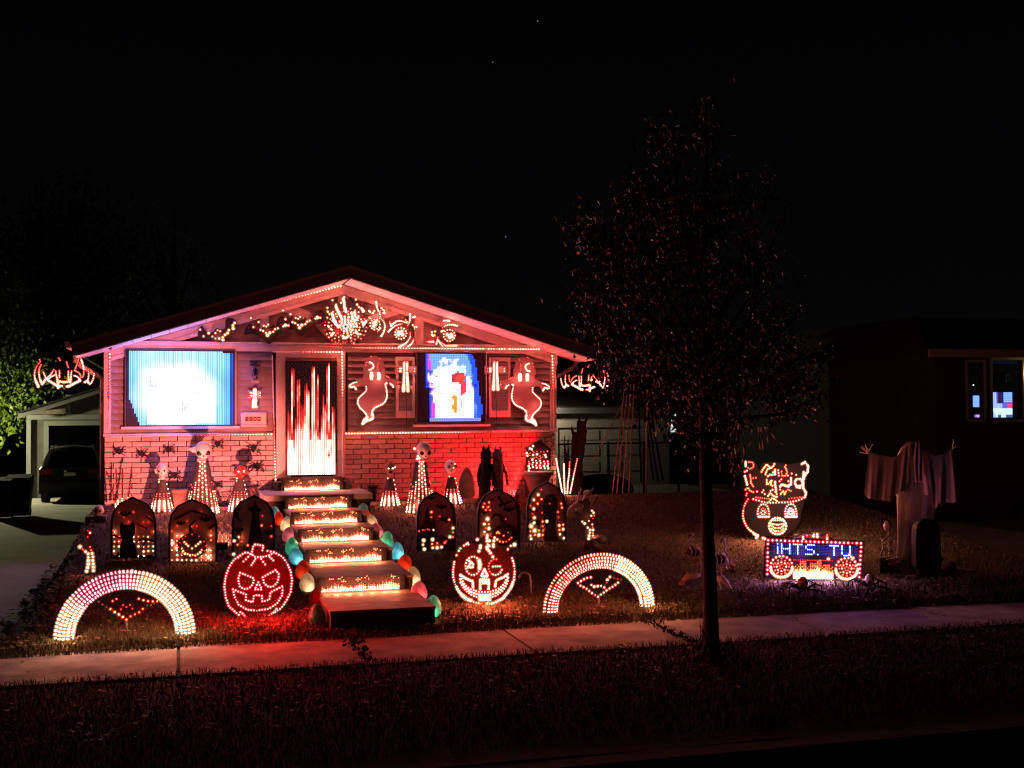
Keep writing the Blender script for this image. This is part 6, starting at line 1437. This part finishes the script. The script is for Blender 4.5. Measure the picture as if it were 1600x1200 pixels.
# car seen from behind
CYr = 16.2; cp = P(109, 775, CYr); zg = gz(-5.5, CYr)-.03; sc = F/((cp-CC).dot(CW)); cw = 92/sc/2
car = thing('parked_car', 'dark SUV parked on the driveway in front of the left garage', 'car', (cp.x, CYr+2.2, zg))
def cs(y, w, z0, z1, zw, wt): return [(cp.x-w, y, zg+z0), (cp.x-w*1.0, y, zg+zw*.6), (cp.x-w*.985, y, zg+zw), (cp.x-wt, y, zg+z1), (cp.x, y, zg+z1+.03), (cp.x+wt, y, zg+z1), (cp.x+w*.985, y, zg+zw), (cp.x+w*1.0, y, zg+zw*.6), (cp.x+w, y, zg+z0)]
H = 1.66
rows = [cs(CYr+.02,cw*.9,.42,.98,.95,cw*.82), cs(CYr,cw*.97,.34,1.00,.97,cw*.80), cs(CYr+.10,cw,.28,1.12,1.02,cw*.80), cs(CYr+.42,cw,.26,H-.12,1.04,cw*.72), cs(CYr+.75,cw,.25,H-.02,1.04,cw*.70), cs(CYr+2.0,cw,.25,H,1.03,cw*.70), cs(CYr+2.9,cw,.25,H-.1,1.0,cw*.70), cs(CYr+3.6,cw,.25,1.06,1.0,cw*.80), cs(CYr+4.5,cw*.97,.28,.90,.86,cw*.85), cs(CYr+4.7,cw*.9,.34,.78,.74,cw*.8)]
m = MB(); m.grid(rows); m.poly([Vector(p) for p in rows[0]]); part(car, 'body', m, 'carpaint', smooth=True)
part(car, 'rear_window', MB().prism([(cp.x-cw*.70,CYr+.075,zg+1.08),(cp.x+cw*.70,CYr+.075,zg+1.08),(cp.x+cw*.62,CYr+.36,zg+H-.16),(cp.x-cw*.62,CYr+.36,zg+H-.16)], (0,-.02,.012)), 'blackgloss')
part(car, 'bumper', MB().box(cp.x-cw*.96, cp.x+cw*.96, CYr-.09, CYr+.05, zg+.36, zg+.62), 'black')
part(car, 'number_plate', MB().box(cp.x-.16, cp.x+.16, CYr-.03, CYr-.004, zg+.80, zg+.90), 'plate'); part(car, 'emblem', MB().ball((cp.x-.12,CYr-.02,zg+.96), .05, .02, .05, 10, 6), 'chrome')
for s in (-1,1):
    part(car, 'taillight', MB().box(cp.x+s*cw*.98-(.34 if s > 0 else 0), cp.x+s*cw*.98+(.34 if s < 0 else 0), CYr-.03, CYr+.12, zg+.86, zg+.99), 'taillight')
    part(car, 'mirror', MB().ball((cp.x+s*(cw+.1),CYr+2.9,zg+1.08), .1, .07, .08, 10, 6), 'carpaint', smooth=True)
    for yy in (CYr+.85, CYr+3.75):
        w = MB(); c = Vector((cp.x+s*(cw-.12), yy, zg+.34)); ring = [(c.x, c.y+.34*math.cos(k*math.pi/10), c.z+.34*math.sin(k*math.pi/10)) for k in range(20)]
        w.prism([(x-.11, y, z) for x, y, z in ring], (.22,0,0)); wo = part(car, 'wheel', w, 'tyre')
        r_ = MB(); r_.prism([(c.x+s*.112, c.y+(a-c.y)*.62, c.z+(bb-c.z)*.62) for _, a, bb in ring], (s*.008,0,0)); part(wo, 'rim', r_, 'rim', org=ORG[car.name])
part(car, 'roof_rail', MB().tube([(cp.x-cw*.66,CYr+.6,zg+H),(cp.x-cw*.66,CYr+1.6,zg+H+.06),(cp.x-cw*.66,CYr+2.8,zg+H-.04)], .015, 5), 'chrome'); part(car, 'roof_rail', MB().tube([(cp.x+cw*.66,CYr+.6,zg+H),(cp.x+cw*.66,CYr+1.6,zg+H+.06),(cp.x+cw*.66,CYr+2.8,zg+H-.04)], .015, 5), 'chrome')
for px, py, wpx, hpx, lab in ((28,779,38,66,'black wheeled trash bin beside the driveway, nearer to the garage'),(2,783,30,64,'black wheeled trash bin cut by the left edge of the view')):
    Y = 11.0 if px > 20 else 10.6; b = P(px, py, Y); b.z = gz(-6, Y)-.03; sc = F/((b-CC).dot(CW)); w = wpx/sc/2; h = hpx/sc
    t = thing('trash_bin', lab, 'trash bin', b, 'trash bins beside the driveway')
    part(t, 'bin', MB().hexa([(b.x-w*.8,Y,b.z+.04),(b.x+w*.8,Y,b.z+.04),(b.x+w*.8,Y+.5,b.z+.04),(b.x-w*.8,Y+.5,b.z+.04)], [(b.x-w,Y-.06,b.z+h*.9),(b.x+w,Y-.06,b.z+h*.9),(b.x+w,Y+.6,b.z+h*.9),(b.x-w,Y+.6,b.z+h*.9)]), 'black')
    part(t, 'lid', MB().hexa([(b.x-w*1.04,Y-.09,b.z+h*.9+.003),(b.x+w*1.04,Y-.09,b.z+h*.9+.003),(b.x+w*1.04,Y+.64,b.z+h*.9+.003),(b.x-w*1.04,Y+.64,b.z+h*.9+.003)], [(b.x-w,Y-.05,b.z+h*.94),(b.x+w,Y-.05,b.z+h*.94),(b.x+w*.95,Y+.6,b.z+h),(b.x-w*.95,Y+.6,b.z+h)]), 'black')
    for s in (-1,1): part(t, 'wheel', MB().prism([(b.x+s*w*.7, Y+.5+.11*math.cos(k*.63), b.z+.11+.11*math.sin(k*.63)) for k in range(10)], (.04,0,0)), 'tyre')
    part(t, 'handle', MB().tube([(b.x-w*.7,Y+.62,b.z+h*.86),(b.x-w*.7,Y+.70,b.z+h*.88),(b.x+w*.7,Y+.70,b.z+h*.88),(b.x+w*.7,Y+.62,b.z+h*.86)], .015, 5), 'black')
yl = thing('yard_lamp', 'lit yard lamp on a pole beside the neighbouring drive, left of the trash bins', 'lamp', (-9.2, 18.3, -1.5))
part(yl, 'pole', MB().tube([(-9.2,18.3,-1.6),(-9.2,18.3,.8)], .05, 8), 'pole'); part(yl, 'shade', MB().lathe([(.16,.92),(.10,1.05),(.03,1.1)], (-9.2,18.3,0), 12), 'black')
emat('lampbulb', (1,.95,.5), 11000); part(yl, 'bulb', MB().ball((-9.2,18.3,.88), .075, n=10), 'lampbulb', smooth=True)
# ================================================================== right side: white garage, fence, stump, unlit tree frame
gy = 15.0; a, b_ = P(868, 700, gy), P(1046, 700, gy); ez = P(900, 645, gy).z; x0, x1 = a.x-1.2, b_.x
gr = thing('garage', 'white garage with a panelled door and dark roof, behind the wire fence', 'garage', ((x0+x1)/2, gy, -1.3))
d0, d1, dz = P(872,700,gy).x, P(1010,700,gy).x, P(900,668,gy).z
part(gr, 'wall', MB().box(x0, d0, gy, gy+5, -1.5, ez-.02), 'whitedoor'); part(gr, 'wall', MB().box(d1, x1, gy, gy+5, -1.5, ez-.02), 'whitedoor'); part(gr, 'wall', MB().box(d0, d1, gy+.2, gy+5, -1.5, ez-.02), 'whitedoor'); part(gr, 'lintel', MB().box(d0, d1, gy, gy+.19, dz, ez-.02), 'whitedoor')
do = part(gr, 'door', MB().box(d0+.02, d1-.02, gy+.08, gy+.19, -1.5, dz-.01), 'whitedoor')
for i in range(4):
    for j in range(4):
        w = (d1-d0)/4; h = (dz+1.4)/4; xx = d0+w*i; zz = -1.4+h*j; part(do, 'panel', MB().box(xx+.10, xx+w-.10, gy+.055, gy+.079, zz+.10, zz+h-.10), 'whitedoor', org=ORG[gr.name])
part(gr, 'fascia_board', MB().box(x0-.2, x1+.1, gy-.35, gy-.3, ez-.02, ez+.16), 'garagetrim'); part(gr, 'roof', MB().hexa([(x0-.2,gy-.34,ez+.163),(x1+.1,gy-.34,ez+.163),(x1+.1,gy+5.4,ez+.163),(x0-.2,gy+5.4,ez+.163)], [(x0-.2,gy-.34,ez+.20),(x1+.1,gy-.34,ez+.20),(x1+.1,gy+2.6,ez+1.0),(x0-.2,gy+2.6,ez+1.0)]), 'shingle')
gw = P(1052, 660, 18); t = thing('bright_window', 'small lit window far behind the tree, right of the white garage', 'window', gw)
part(t, 'frame', MB().box(gw.x-.12, gw.x+.14, 18.02, 18.06, gw.z-.40, gw.z+.36), 'garagetrim'); emat('winlight', (.8,.95,1), .8)
for k in range(4): part(t, 'pane', MB().box(gw.x-.09, gw.x+.10, 18.0, 18.015, gw.z-.34+.165*k, gw.z-.20+.165*k), 'winlight')
part(t, 'wall', MB().box(gw.x-.4, gw.x+1.0, 18.07, 18.2, -1.4, gw.z+.8), 'black')
gl = thing('garage_fill_lamp', 'added lamp brightening the white garage, out of view past the house corner', 'lamp', (x0+.5, gy-.02, 1.2)); emat('garage_fill_glow', (1,.80,.55), 700)  # lamp added out of view to brighten the garage front
part(gl, 'bulb', MB().ball((x0+.5, gy-.75, 1.25), .05, n=8, m=6), 'garage_fill_glow'); part(gl, 'arm', MB().tube([(x0+.5, gy+.02, 1.4), (x0+.5, gy-.75, 1.32)], .012, 5), 'black')
# chain-link fence
fy = 5.0; fz1, fz0 = P(960,693,fy).z, gz(6, fy)
fe = thing('wire_fence', 'chain link fence between the house and the neighbouring lot', 'fence', (6, fy, fz0))
fx0, fx1 = P(872,700,fy).x, P(1092,700,fy).x
part(fe, 'top_rail', MB().tube([(fx0,fy,fz1),(fx1,fy,fz1+.01)], .022, 6), 'pole')
for k in range(4):
    x = fx0+(fx1-fx0)*(k+.4)/4; part(fe, 'post', MB().tube([(x,fy,fz0-.1),(x,fy,fz1+.05)], .03, 8), 'pole')
me_ = MB(); n = int((fx1-fx0)/.075); hh = fz1-fz0
for k in range(-int(hh/.075), n):
    for s in (1, -1):
        xa = fx0+k*.075; xb = xa+hh
        za, zb = (fz0, fz1) if s > 0 else (fz1, fz0)
        if xa < fx0: za += (fx0-xa)*s; xa = fx0
        if xb > fx1: zb -= (xb-fx1)*s; xb = fx1
        me_.tube([(xa,fy,za),(xb,fy,zb)], .004, 3, False)
part(fe, 'wire_mesh', me_, 'pole', kind='stuff')
# dark stump-like trunk
b = P(902, 772, 1.2); b.z = gz(b.x, 1.2); t = thing('tree_stump', 'tall dark broken tree trunk right of the house corner', 'tree trunk', b)
def knobby(pts, r0, r1, y, seed):
    q_ = random.Random(seed); w = [P(a, b2, y) for a, b2 in pts]; w = resample(w, .10); n_ = len(w)
    m_ = MB(); m_.tube([p_+Vector((q_.gauss(0,.012), q_.gauss(0,.012), 0)) for p_ in w], [(r0+(r1-r0)*k/(n_-1))*q_.uniform(.86,1.16) for k in range(n_)], 11)
    return m_
part(t, 'trunk', knobby([(900,790),(901,740),(905,700),(909,675),(911,658)], .15, .08, 1.2, 3), 'bark', smooth=True)
part(t, 'side_stem', knobby([(903,740),(899,712),(897,676)], .09, .045, 1.15, 4), 'bark', smooth=True)
for l in ([(911,665),(917,655),(919,648)],[(910,668),(905,656),(904,650)],[(898,684),(894,672),(893,665)]): part(t, 'twig', MB().tube([P(a_, b_2, 1.18) for a_, b_2 in l], [.04,.025,.008], 7), 'bark', smooth=True)
b = P(886, 745, 1.0); b.z = gz(b.x, 1.0); m = MB(); 
for k in range(16): m.tube([P(886+RN.uniform(-3,3), 765, 1.0), P(886+RN.uniform(-5,5), 728, 1.0), P(886+RN.uniform(-6,6), 690+RN.uniform(-12,14), 1.0)], [.02,.015,.004], 4)
solo('dark_shrub', m, 'bark', 'dark leafless shrub between the house corner and the broken trunk', 'shrub', b)
# unlit strings of a cone shaped tree frame
ty = .8; ap = P(988, 560, ty)
t = thing('string_tree', 'tall cone of unlit light strings left of the street tree crown', 'string tree', (ap.x, ty, gz(ap.x, ty)))
part(t, 'mast', MB().tube([P(1009,783,ty), P(1011,640,ty), P(1012,560,ty)], .022, 8), 'timber', smooth=True)
nodes = MB()
for xb, xt, yb in ((956,980,778),(963,984,776),(972,988,775),(982,992,775),(1028,1004,752),(1021,1002,750),(1036,1008,750),(1002,996,752)):
    l = [P(xt, 570, ty), P((xt+xb)/2, 675, ty-.05 if xb < 1000 else ty+.3), P(xb, yb, ty-.1 if xb < 1000 else ty+.8)]
    part(t, 'string', MB().tube(l, .013 if xb < 1000 else .022, 5), 'rope' if xb < 1000 else 'black')
    if xb < 1000:
        for p in resample(l, .055): nodes.ball(p+Vector((0,-.01,0)), .013, n=5, m=3)
part(t, 'unlit_bulb', nodes, 'mailbox', kind='stuff')
part(t, 'guy_rope', MB().tube([P(972,632,ty), P(925,724,ty-.4)], .010, 5), 'rope')
m = MB(); b = P(938, 752, 4.2); b.z = gz(b.x, 4.2)
solo('dark_hedge', MB().ball(b+Vector((0,0,.12)), .8, .4, .38, 14, 8), 'leafdark', 'low dark shrub mass in front of the wire fence', 'shrub', b, smooth=True)
# ================================================================== neighbouring house on the right with a lit room
ny = .6
wl, wr = P(1462, 600, ny).x, 18.0; ev = P(1520, 553, ny).z
nh = thing('neighbor_house', 'dark house at the right edge with a television glowing behind its window', 'house', ((wl+wr)/2, ny, -1.25))
w1 = (P(1503,0,ny).x, P(1528,0,ny).x, P(0+1515,655,ny).z, P(1515,566,ny).z); w2 = (P(1541,0,ny).x, P(1588,0,ny).x, P(1560,655,ny).z, P(1560,562,ny).z)
xs = [wl, w1[0], w1[1], w2[0], w2[1], wr]
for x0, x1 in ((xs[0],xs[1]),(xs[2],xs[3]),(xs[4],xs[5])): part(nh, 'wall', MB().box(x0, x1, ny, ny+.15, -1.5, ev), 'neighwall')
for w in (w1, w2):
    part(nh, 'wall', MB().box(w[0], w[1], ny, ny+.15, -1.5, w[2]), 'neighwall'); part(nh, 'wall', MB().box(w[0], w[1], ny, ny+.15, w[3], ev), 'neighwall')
    wf = part(nh, 'window', MB().box(w[0], w[1], ny-.03, ny+.10, w[2]-.06, w[2]).box(w[0]-.05, w[0], ny-.03, ny+.0-.001, w[2], w[3]).box(w[1], w[1]+.05, ny-.03, ny-.001, w[2], w[3]).box(w[0]-.05, w[1]+.05, ny-.03, ny-.001, w[3]+.001, w[3]+.05), 'garagetrim')
    part(wf, 'pane', MB().box(w[0]+.002, w[1]-.002, ny+.06, ny+.066, w[2]+.001, w[3]-.001), 'glass', org=ORG[nh.name])
part(nh, 'wall', MB().box(wl, wl+.15, ny+.151, ny+9, -1.5, ev), 'neighwall')
part(nh, 'back_wall', MB().box(wl+.152, wr, ny+4.2, ny+4.3, -1.5, ev), 'roomwall'); part(nh, 'ceiling', MB().box(wl+.152, wr, ny+.152, ny+4.19, ev-.05, ev-.001), 'roomwall'); part(nh, 'floor', MB().box(wl+.152, wr, ny+.152, ny+4.19, -.9, -.8), 'wood')
part(nh, 'roof', MB().hexa([(wl-.6,ny-.6,ev+.02),(wr,ny-.6,ev+.02),(wr,ny+9.4,ev+.02),(wl-.6,ny+9.4,ev+.02)], [(wl+.6,ny+1.5,ev+.9),(wr,ny+1.5,ev+.9),(wr,ny+7,ev+.9),(wl+.6,ny+7,ev+.9)]), 'shingle'); part(nh, 'fascia_board', MB().box(wl-.6, wr, ny-.66, ny-.61, ev-.10, ev+.06), 'garagetrim')
by = ny+4.15
for px, lab in ((1556,'dark framed picture on the wall over the television'),(1573,'pale matted picture on the wall, right of the dark one')):
    c = P(px, 591, by); t = thing('wall_picture', lab, 'picture', c, 'pictures in the neighbouring room')
    part(t, 'frame', MB().box(c.x-.085, c.x+.085, by-.03, by, c.z-.13, c.z+.13), 'black'); part(t, 'print', MB().box(c.x-.06, c.x+.06, by-.034, by-.031, c.z-.10, c.z+.10), 'paleplastic' if px > 1560 else 'stone'); part(t, 'figure', MB().box(c.x-.02, c.x+.025, by-.037, by-.0345, c.z-.07, c.z+.06), 'black')
sy = ny+3.6
def tv_img(u, v, c, r):
    sky = (.30,.50,2.0)
    if v > .55 and .30 < u < .62: return (.03,.02,.12) if u > .34 else (.25,.25,.7)
    if u < .10: return (.18,.16,.9) if v > .3 else (.8,.5,1.4)
    if v < .36 and u > .2*(1-v/.36)+.10: return (.9,1.3,2.2) if not (v < .10 and (.35 < u < .5 or u > .72)) else (.1,.15,.4)
    if .78 < u and .38 < v < .52: return (1.6,.1,.25)
    if v < .62 and .55 < u: return (.2,.15,.9)
    if v > .66 and u > .62: return (.35,.7,2.2) if r % 3 else (.2,.35,1.4)
    return (.5,.7,2.2)
screen('television', 'bright television with a bluish picture, seen through the right window', 'television', ((1546,613),(1582,652)), sy, 34, 36, tv_img, .98, .98, .015)
screen('monitor', 'small bluish monitor seen through the narrow left window', 'monitor', ((1520,618),(1531,636)), sy, 10, 16, lambda u, v, c, r: (.35,.65,2.1) if r % 3 else (.25,.5,1.8), .98, .98, .012)
screen('small_display', 'tiny purple display under the small monitor', 'display', ((1522.5,648),(1531.5,652)), sy-.1, 8, 4, lambda u, v, c, r: (.9,.5,2.0) if u > .4 else (.3,.2,.7), .98, .98, .008)
for nm, px0, px1, py, lab in (('television_stand',1544,1590,654,'dark low stand under the television'),('desk',1512,1534,654,'dark desk under the small monitor')):
    a, c = P(px0, py, sy), P(px1, py, sy); t = thing(nm, lab, 'desk' if nm == 'desk' else 'stand', ((a.x+c.x)/2, sy, -.8)); part(t, 'top', MB().box(a.x, c.x, sy-.2, sy+.25, a.z-.04, a.z), 'black'); part(t, 'leg', MB().box(a.x+.02, a.x+.08, sy-.15, sy+.2, -.8, a.z-.041), 'black'); part(t, 'leg', MB().box(c.x-.08, c.x-.02, sy-.15, sy+.2, -.8, a.z-.041), 'black')
c = P(1521, 601.5, sy); t = thing('night_light', 'tiny white light dot glowing in the neighbouring room', 'lamp', c); emat('dotlight', (1,.95,.85), 9); part(t, 'bulb', MB().ball(c, .012, n=8, m=6), 'dotlight'); part(t, 'stem', MB().tube([c+Vector((0,.02,-.02)), (c.x, sy+.02, -.3)], .006, 5), 'black')
cz = ev-.35; lc = Vector((wl+6.6, ny+2.2, cz)); t = thing('room_fill_lamp', 'added dim lamp out of view, brightening the neighbouring room', 'lamp', (lc.x, lc.y, ev-.06)); emat('room_fill_glow', (1,.9,.75), 4.5); part(t, 'shade', MB().lathe([(.16,0),(.12,.12),(.04,.16)], lc, 12), 'room_fill_glow'); part(t, 'rod', MB().tube([lc+Vector((0,0,.16)), (lc.x,lc.y,ev-.055)], .012, 5), 'black')  # lamp added out of view to brighten the room's back wall
c = P(1613, 583, ny-.12); t = thing('porch_lantern', 'warm porch lantern at the right edge of the neighbouring house', 'lantern', c); emat('porchbulb', (1,.66,.22), 26); part(t, 'globe', MB().ball(c, .06, .06, .10, 10, 8), 'porchbulb', smooth=True); part(t, 'bracket', MB().box(c.x-.03, c.x+.03, c.y+.055, ny-.001, c.z+.02, c.z+.08), 'black')
part(nh, 'casing', MB().box(P(1596,0,ny).x, P(1604,0,ny).x, ny-.06, ny-.001, -1.0, P(1600,556,ny).z), 'trim')
# ================================================================== grass and fallen leaves
def scatter(n, fn, seed):
    q = random.Random(seed); out = []
    while len(out) < n:
        p = fn(q)
        if p: out.append(p)
    return out
def blocked(x, y):
    if -.72 < x < .60 and y > -8.1: return True
    if -.95 < x < .88 and y > -1.7: return True
    return x > HX0-.05 and x < HX1+.05 and y > -.5
def grass(name, n, fn, seed, hmin, hmax):
    q = random.Random(seed+1); mb = MB(); v = mb.v; f = mb.f
    for x, y in scatter(n, fn, seed):
        z = gz(x, y)-.012; a = q.uniform(0, 6.28); h = q.uniform(hmin, hmax); w = q.uniform(.003,.006)*(1+max(0, y+4)*.06); lx, ly = q.gauss(0,.4)*h, q.gauss(0,.4)*h; dx, dy = math.cos(a)*w, math.sin(a)*w; k = len(v)
        v += [(x-dx,y-dy,z),(x+dx,y+dy,z),(x+lx*.4+dx*.6,y+ly*.4+dy*.6,z+h*.6),(x+lx,y+ly,z+h*(1-.3*abs(lx+ly)/h)),(x+lx*.4-dx*.6,y+ly*.4-dy*.6,z+h*.6)]; f += [(k,k+1,k+2,k+4),(k+4,k+2,k+3)]
    o = solo(name, mb, 'grass', None, None, (0,0,0), kind='stuff'); return o
def lawnpt(q):
    y = -8.2+8.0*q.random()**1.9; x = q.uniform(-3.75, 9.5)
    if blocked(x, y) or (x < -3.5 and q.random() < .5): return None
    return (x, y)
def edgept(q):
    y = -8.36+q.random()**1.5*1.18; x = q.uniform(-3.95, 9.6)
    return None if blocked(x, y) else (x, y)
def vergept(q):
    return (q.uniform(-6.5, 9.5), -9.55-3.2*q.random())
o = grass('grass', 42000, lawnpt, 1, .03, .085); tag(o, 'short autumn grass on the front lawn', 'grass')
o = grass('grass', 22000, edgept, 2, .035, .10); tag(o, 'longer grass along the lawn edge of the sidewalk', 'grass')
o = grass('grass', 52000, vergept, 3, .03, .085); tag(o, 'dark grass on the verge between sidewalk and street', 'grass')
def leaves(name, n, fn, seed, label, s0=.035, s1=.07):
    q = random.Random(seed+5); mb = MB()
    for x, y, zz in scatter(n, fn, seed):
        s = q.uniform(s0, s1); a = q.uniform(0, 6.28); c, d = math.cos(a), math.sin(a); z = gz(x, y)+zz+q.uniform(.002,.012); k = len(mb.v); cu = q.uniform(-.1,.35)*s; ti = q.uniform(-.3,.3)
        for u, w_, h in ((-1,0,cu),(-.3,.55,cu*.3),(.2,.5,0),(1,0,cu*1.2),(.2,-.5,0),(-.3,-.55,cu*.4),(0,0,-.0)): mb.v.append((x+(u*c-w_*d)*s*.6, y+(u*d+w_*c)*s*.6, z+h+abs(w_)*s*.15+w_*ti*s*.5+.006))
        mb.f += [(k,k+1,k+6),(k+1,k+2,k+6),(k+2,k+3,k+6),(k+3,k+4,k+6),(k+4,k+5,k+6),(k+5,k,k+6)]
    o = solo(name, mb, 'deadleaf', label, 'leaves', (0,0,0), kind='stuff'); return o
def ll(q):
    x, y = q.uniform(-3.9, 9.4), -8.25+8*q.random()**1.15
    if blocked(x, y): return None
    if q.random() > .35+.65*sn(x*1.3+20, y*1.3+30): return None
    return (x, y, .02)
leaves('fallen_leaves', 4000, ll, 31, 'dry brown leaves scattered over the front lawn')
leaves('fallen_leaves', 2200, lambda q: (q.uniform(-6,9.5), -9.63-2.2*q.random()**.8, .02), 32, 'dry brown leaves scattered over the dark verge', .03, .065)
def wl_(q):
    x = q.uniform(-6, 9.5); r = q.random()
    if r < .35: y = -8.26-.12*q.random()
    elif r < .7: y = -9.62+.12*q.random()
    elif r < .92: x = q.choice([-.47,2.88,4.47,6.22])+q.gauss(0,.045); y = q.uniform(-9.6,-8.25)
    else: y = q.uniform(-9.6,-8.3)
    return (x, y, .006)
leaves('fallen_leaves', 520, wl_, 33, 'dry leaves and bits along the sidewalk edges and joints', .018, .05)
def bank(q):
    x = q.uniform(-4.15,-3.45); return (x, q.uniform(-8.1,-.6), .02)
leaves('fallen_leaves', 900, bank, 34, 'leaf litter on the bank between lawn and driveway', .03, .08)
st_ = MB()
for _ in range(70):
    x, y = RN.uniform(-4.1,-3.55), RN.uniform(-7.6,-1.0); r = RN.uniform(.025,.07); st_.ball((x, y, gz(x,y)+r*.2), r, r*RN.uniform(.7,1.2), r*.6, 8, 5)
solo('bank_stones', st_, 'stone', 'small rough stones edging the lawn along the driveway', 'stones', (-3.8,-4,-1), kind='stuff', smooth=True)
# weeds in the two open sidewalk joints
for jx_, lab in ((-.47,'weeds growing in the sidewalk joint below the steps'),(2.88,'weeds growing in the sidewalk joint left of the street tree')):
    w = MB()
    for _ in range(130):
        x, y = jx_+RN.gauss(0,.05), RN.uniform(-9.6,-8.3); leaf(w, Vector((x,y,-1.285+RN.uniform(0,.03))), RN.uniform(.03,.06), RN)
    solo('weeds', w, 'leafdark', lab, 'weeds', (jx_,-9,-1.3), kind='stuff')
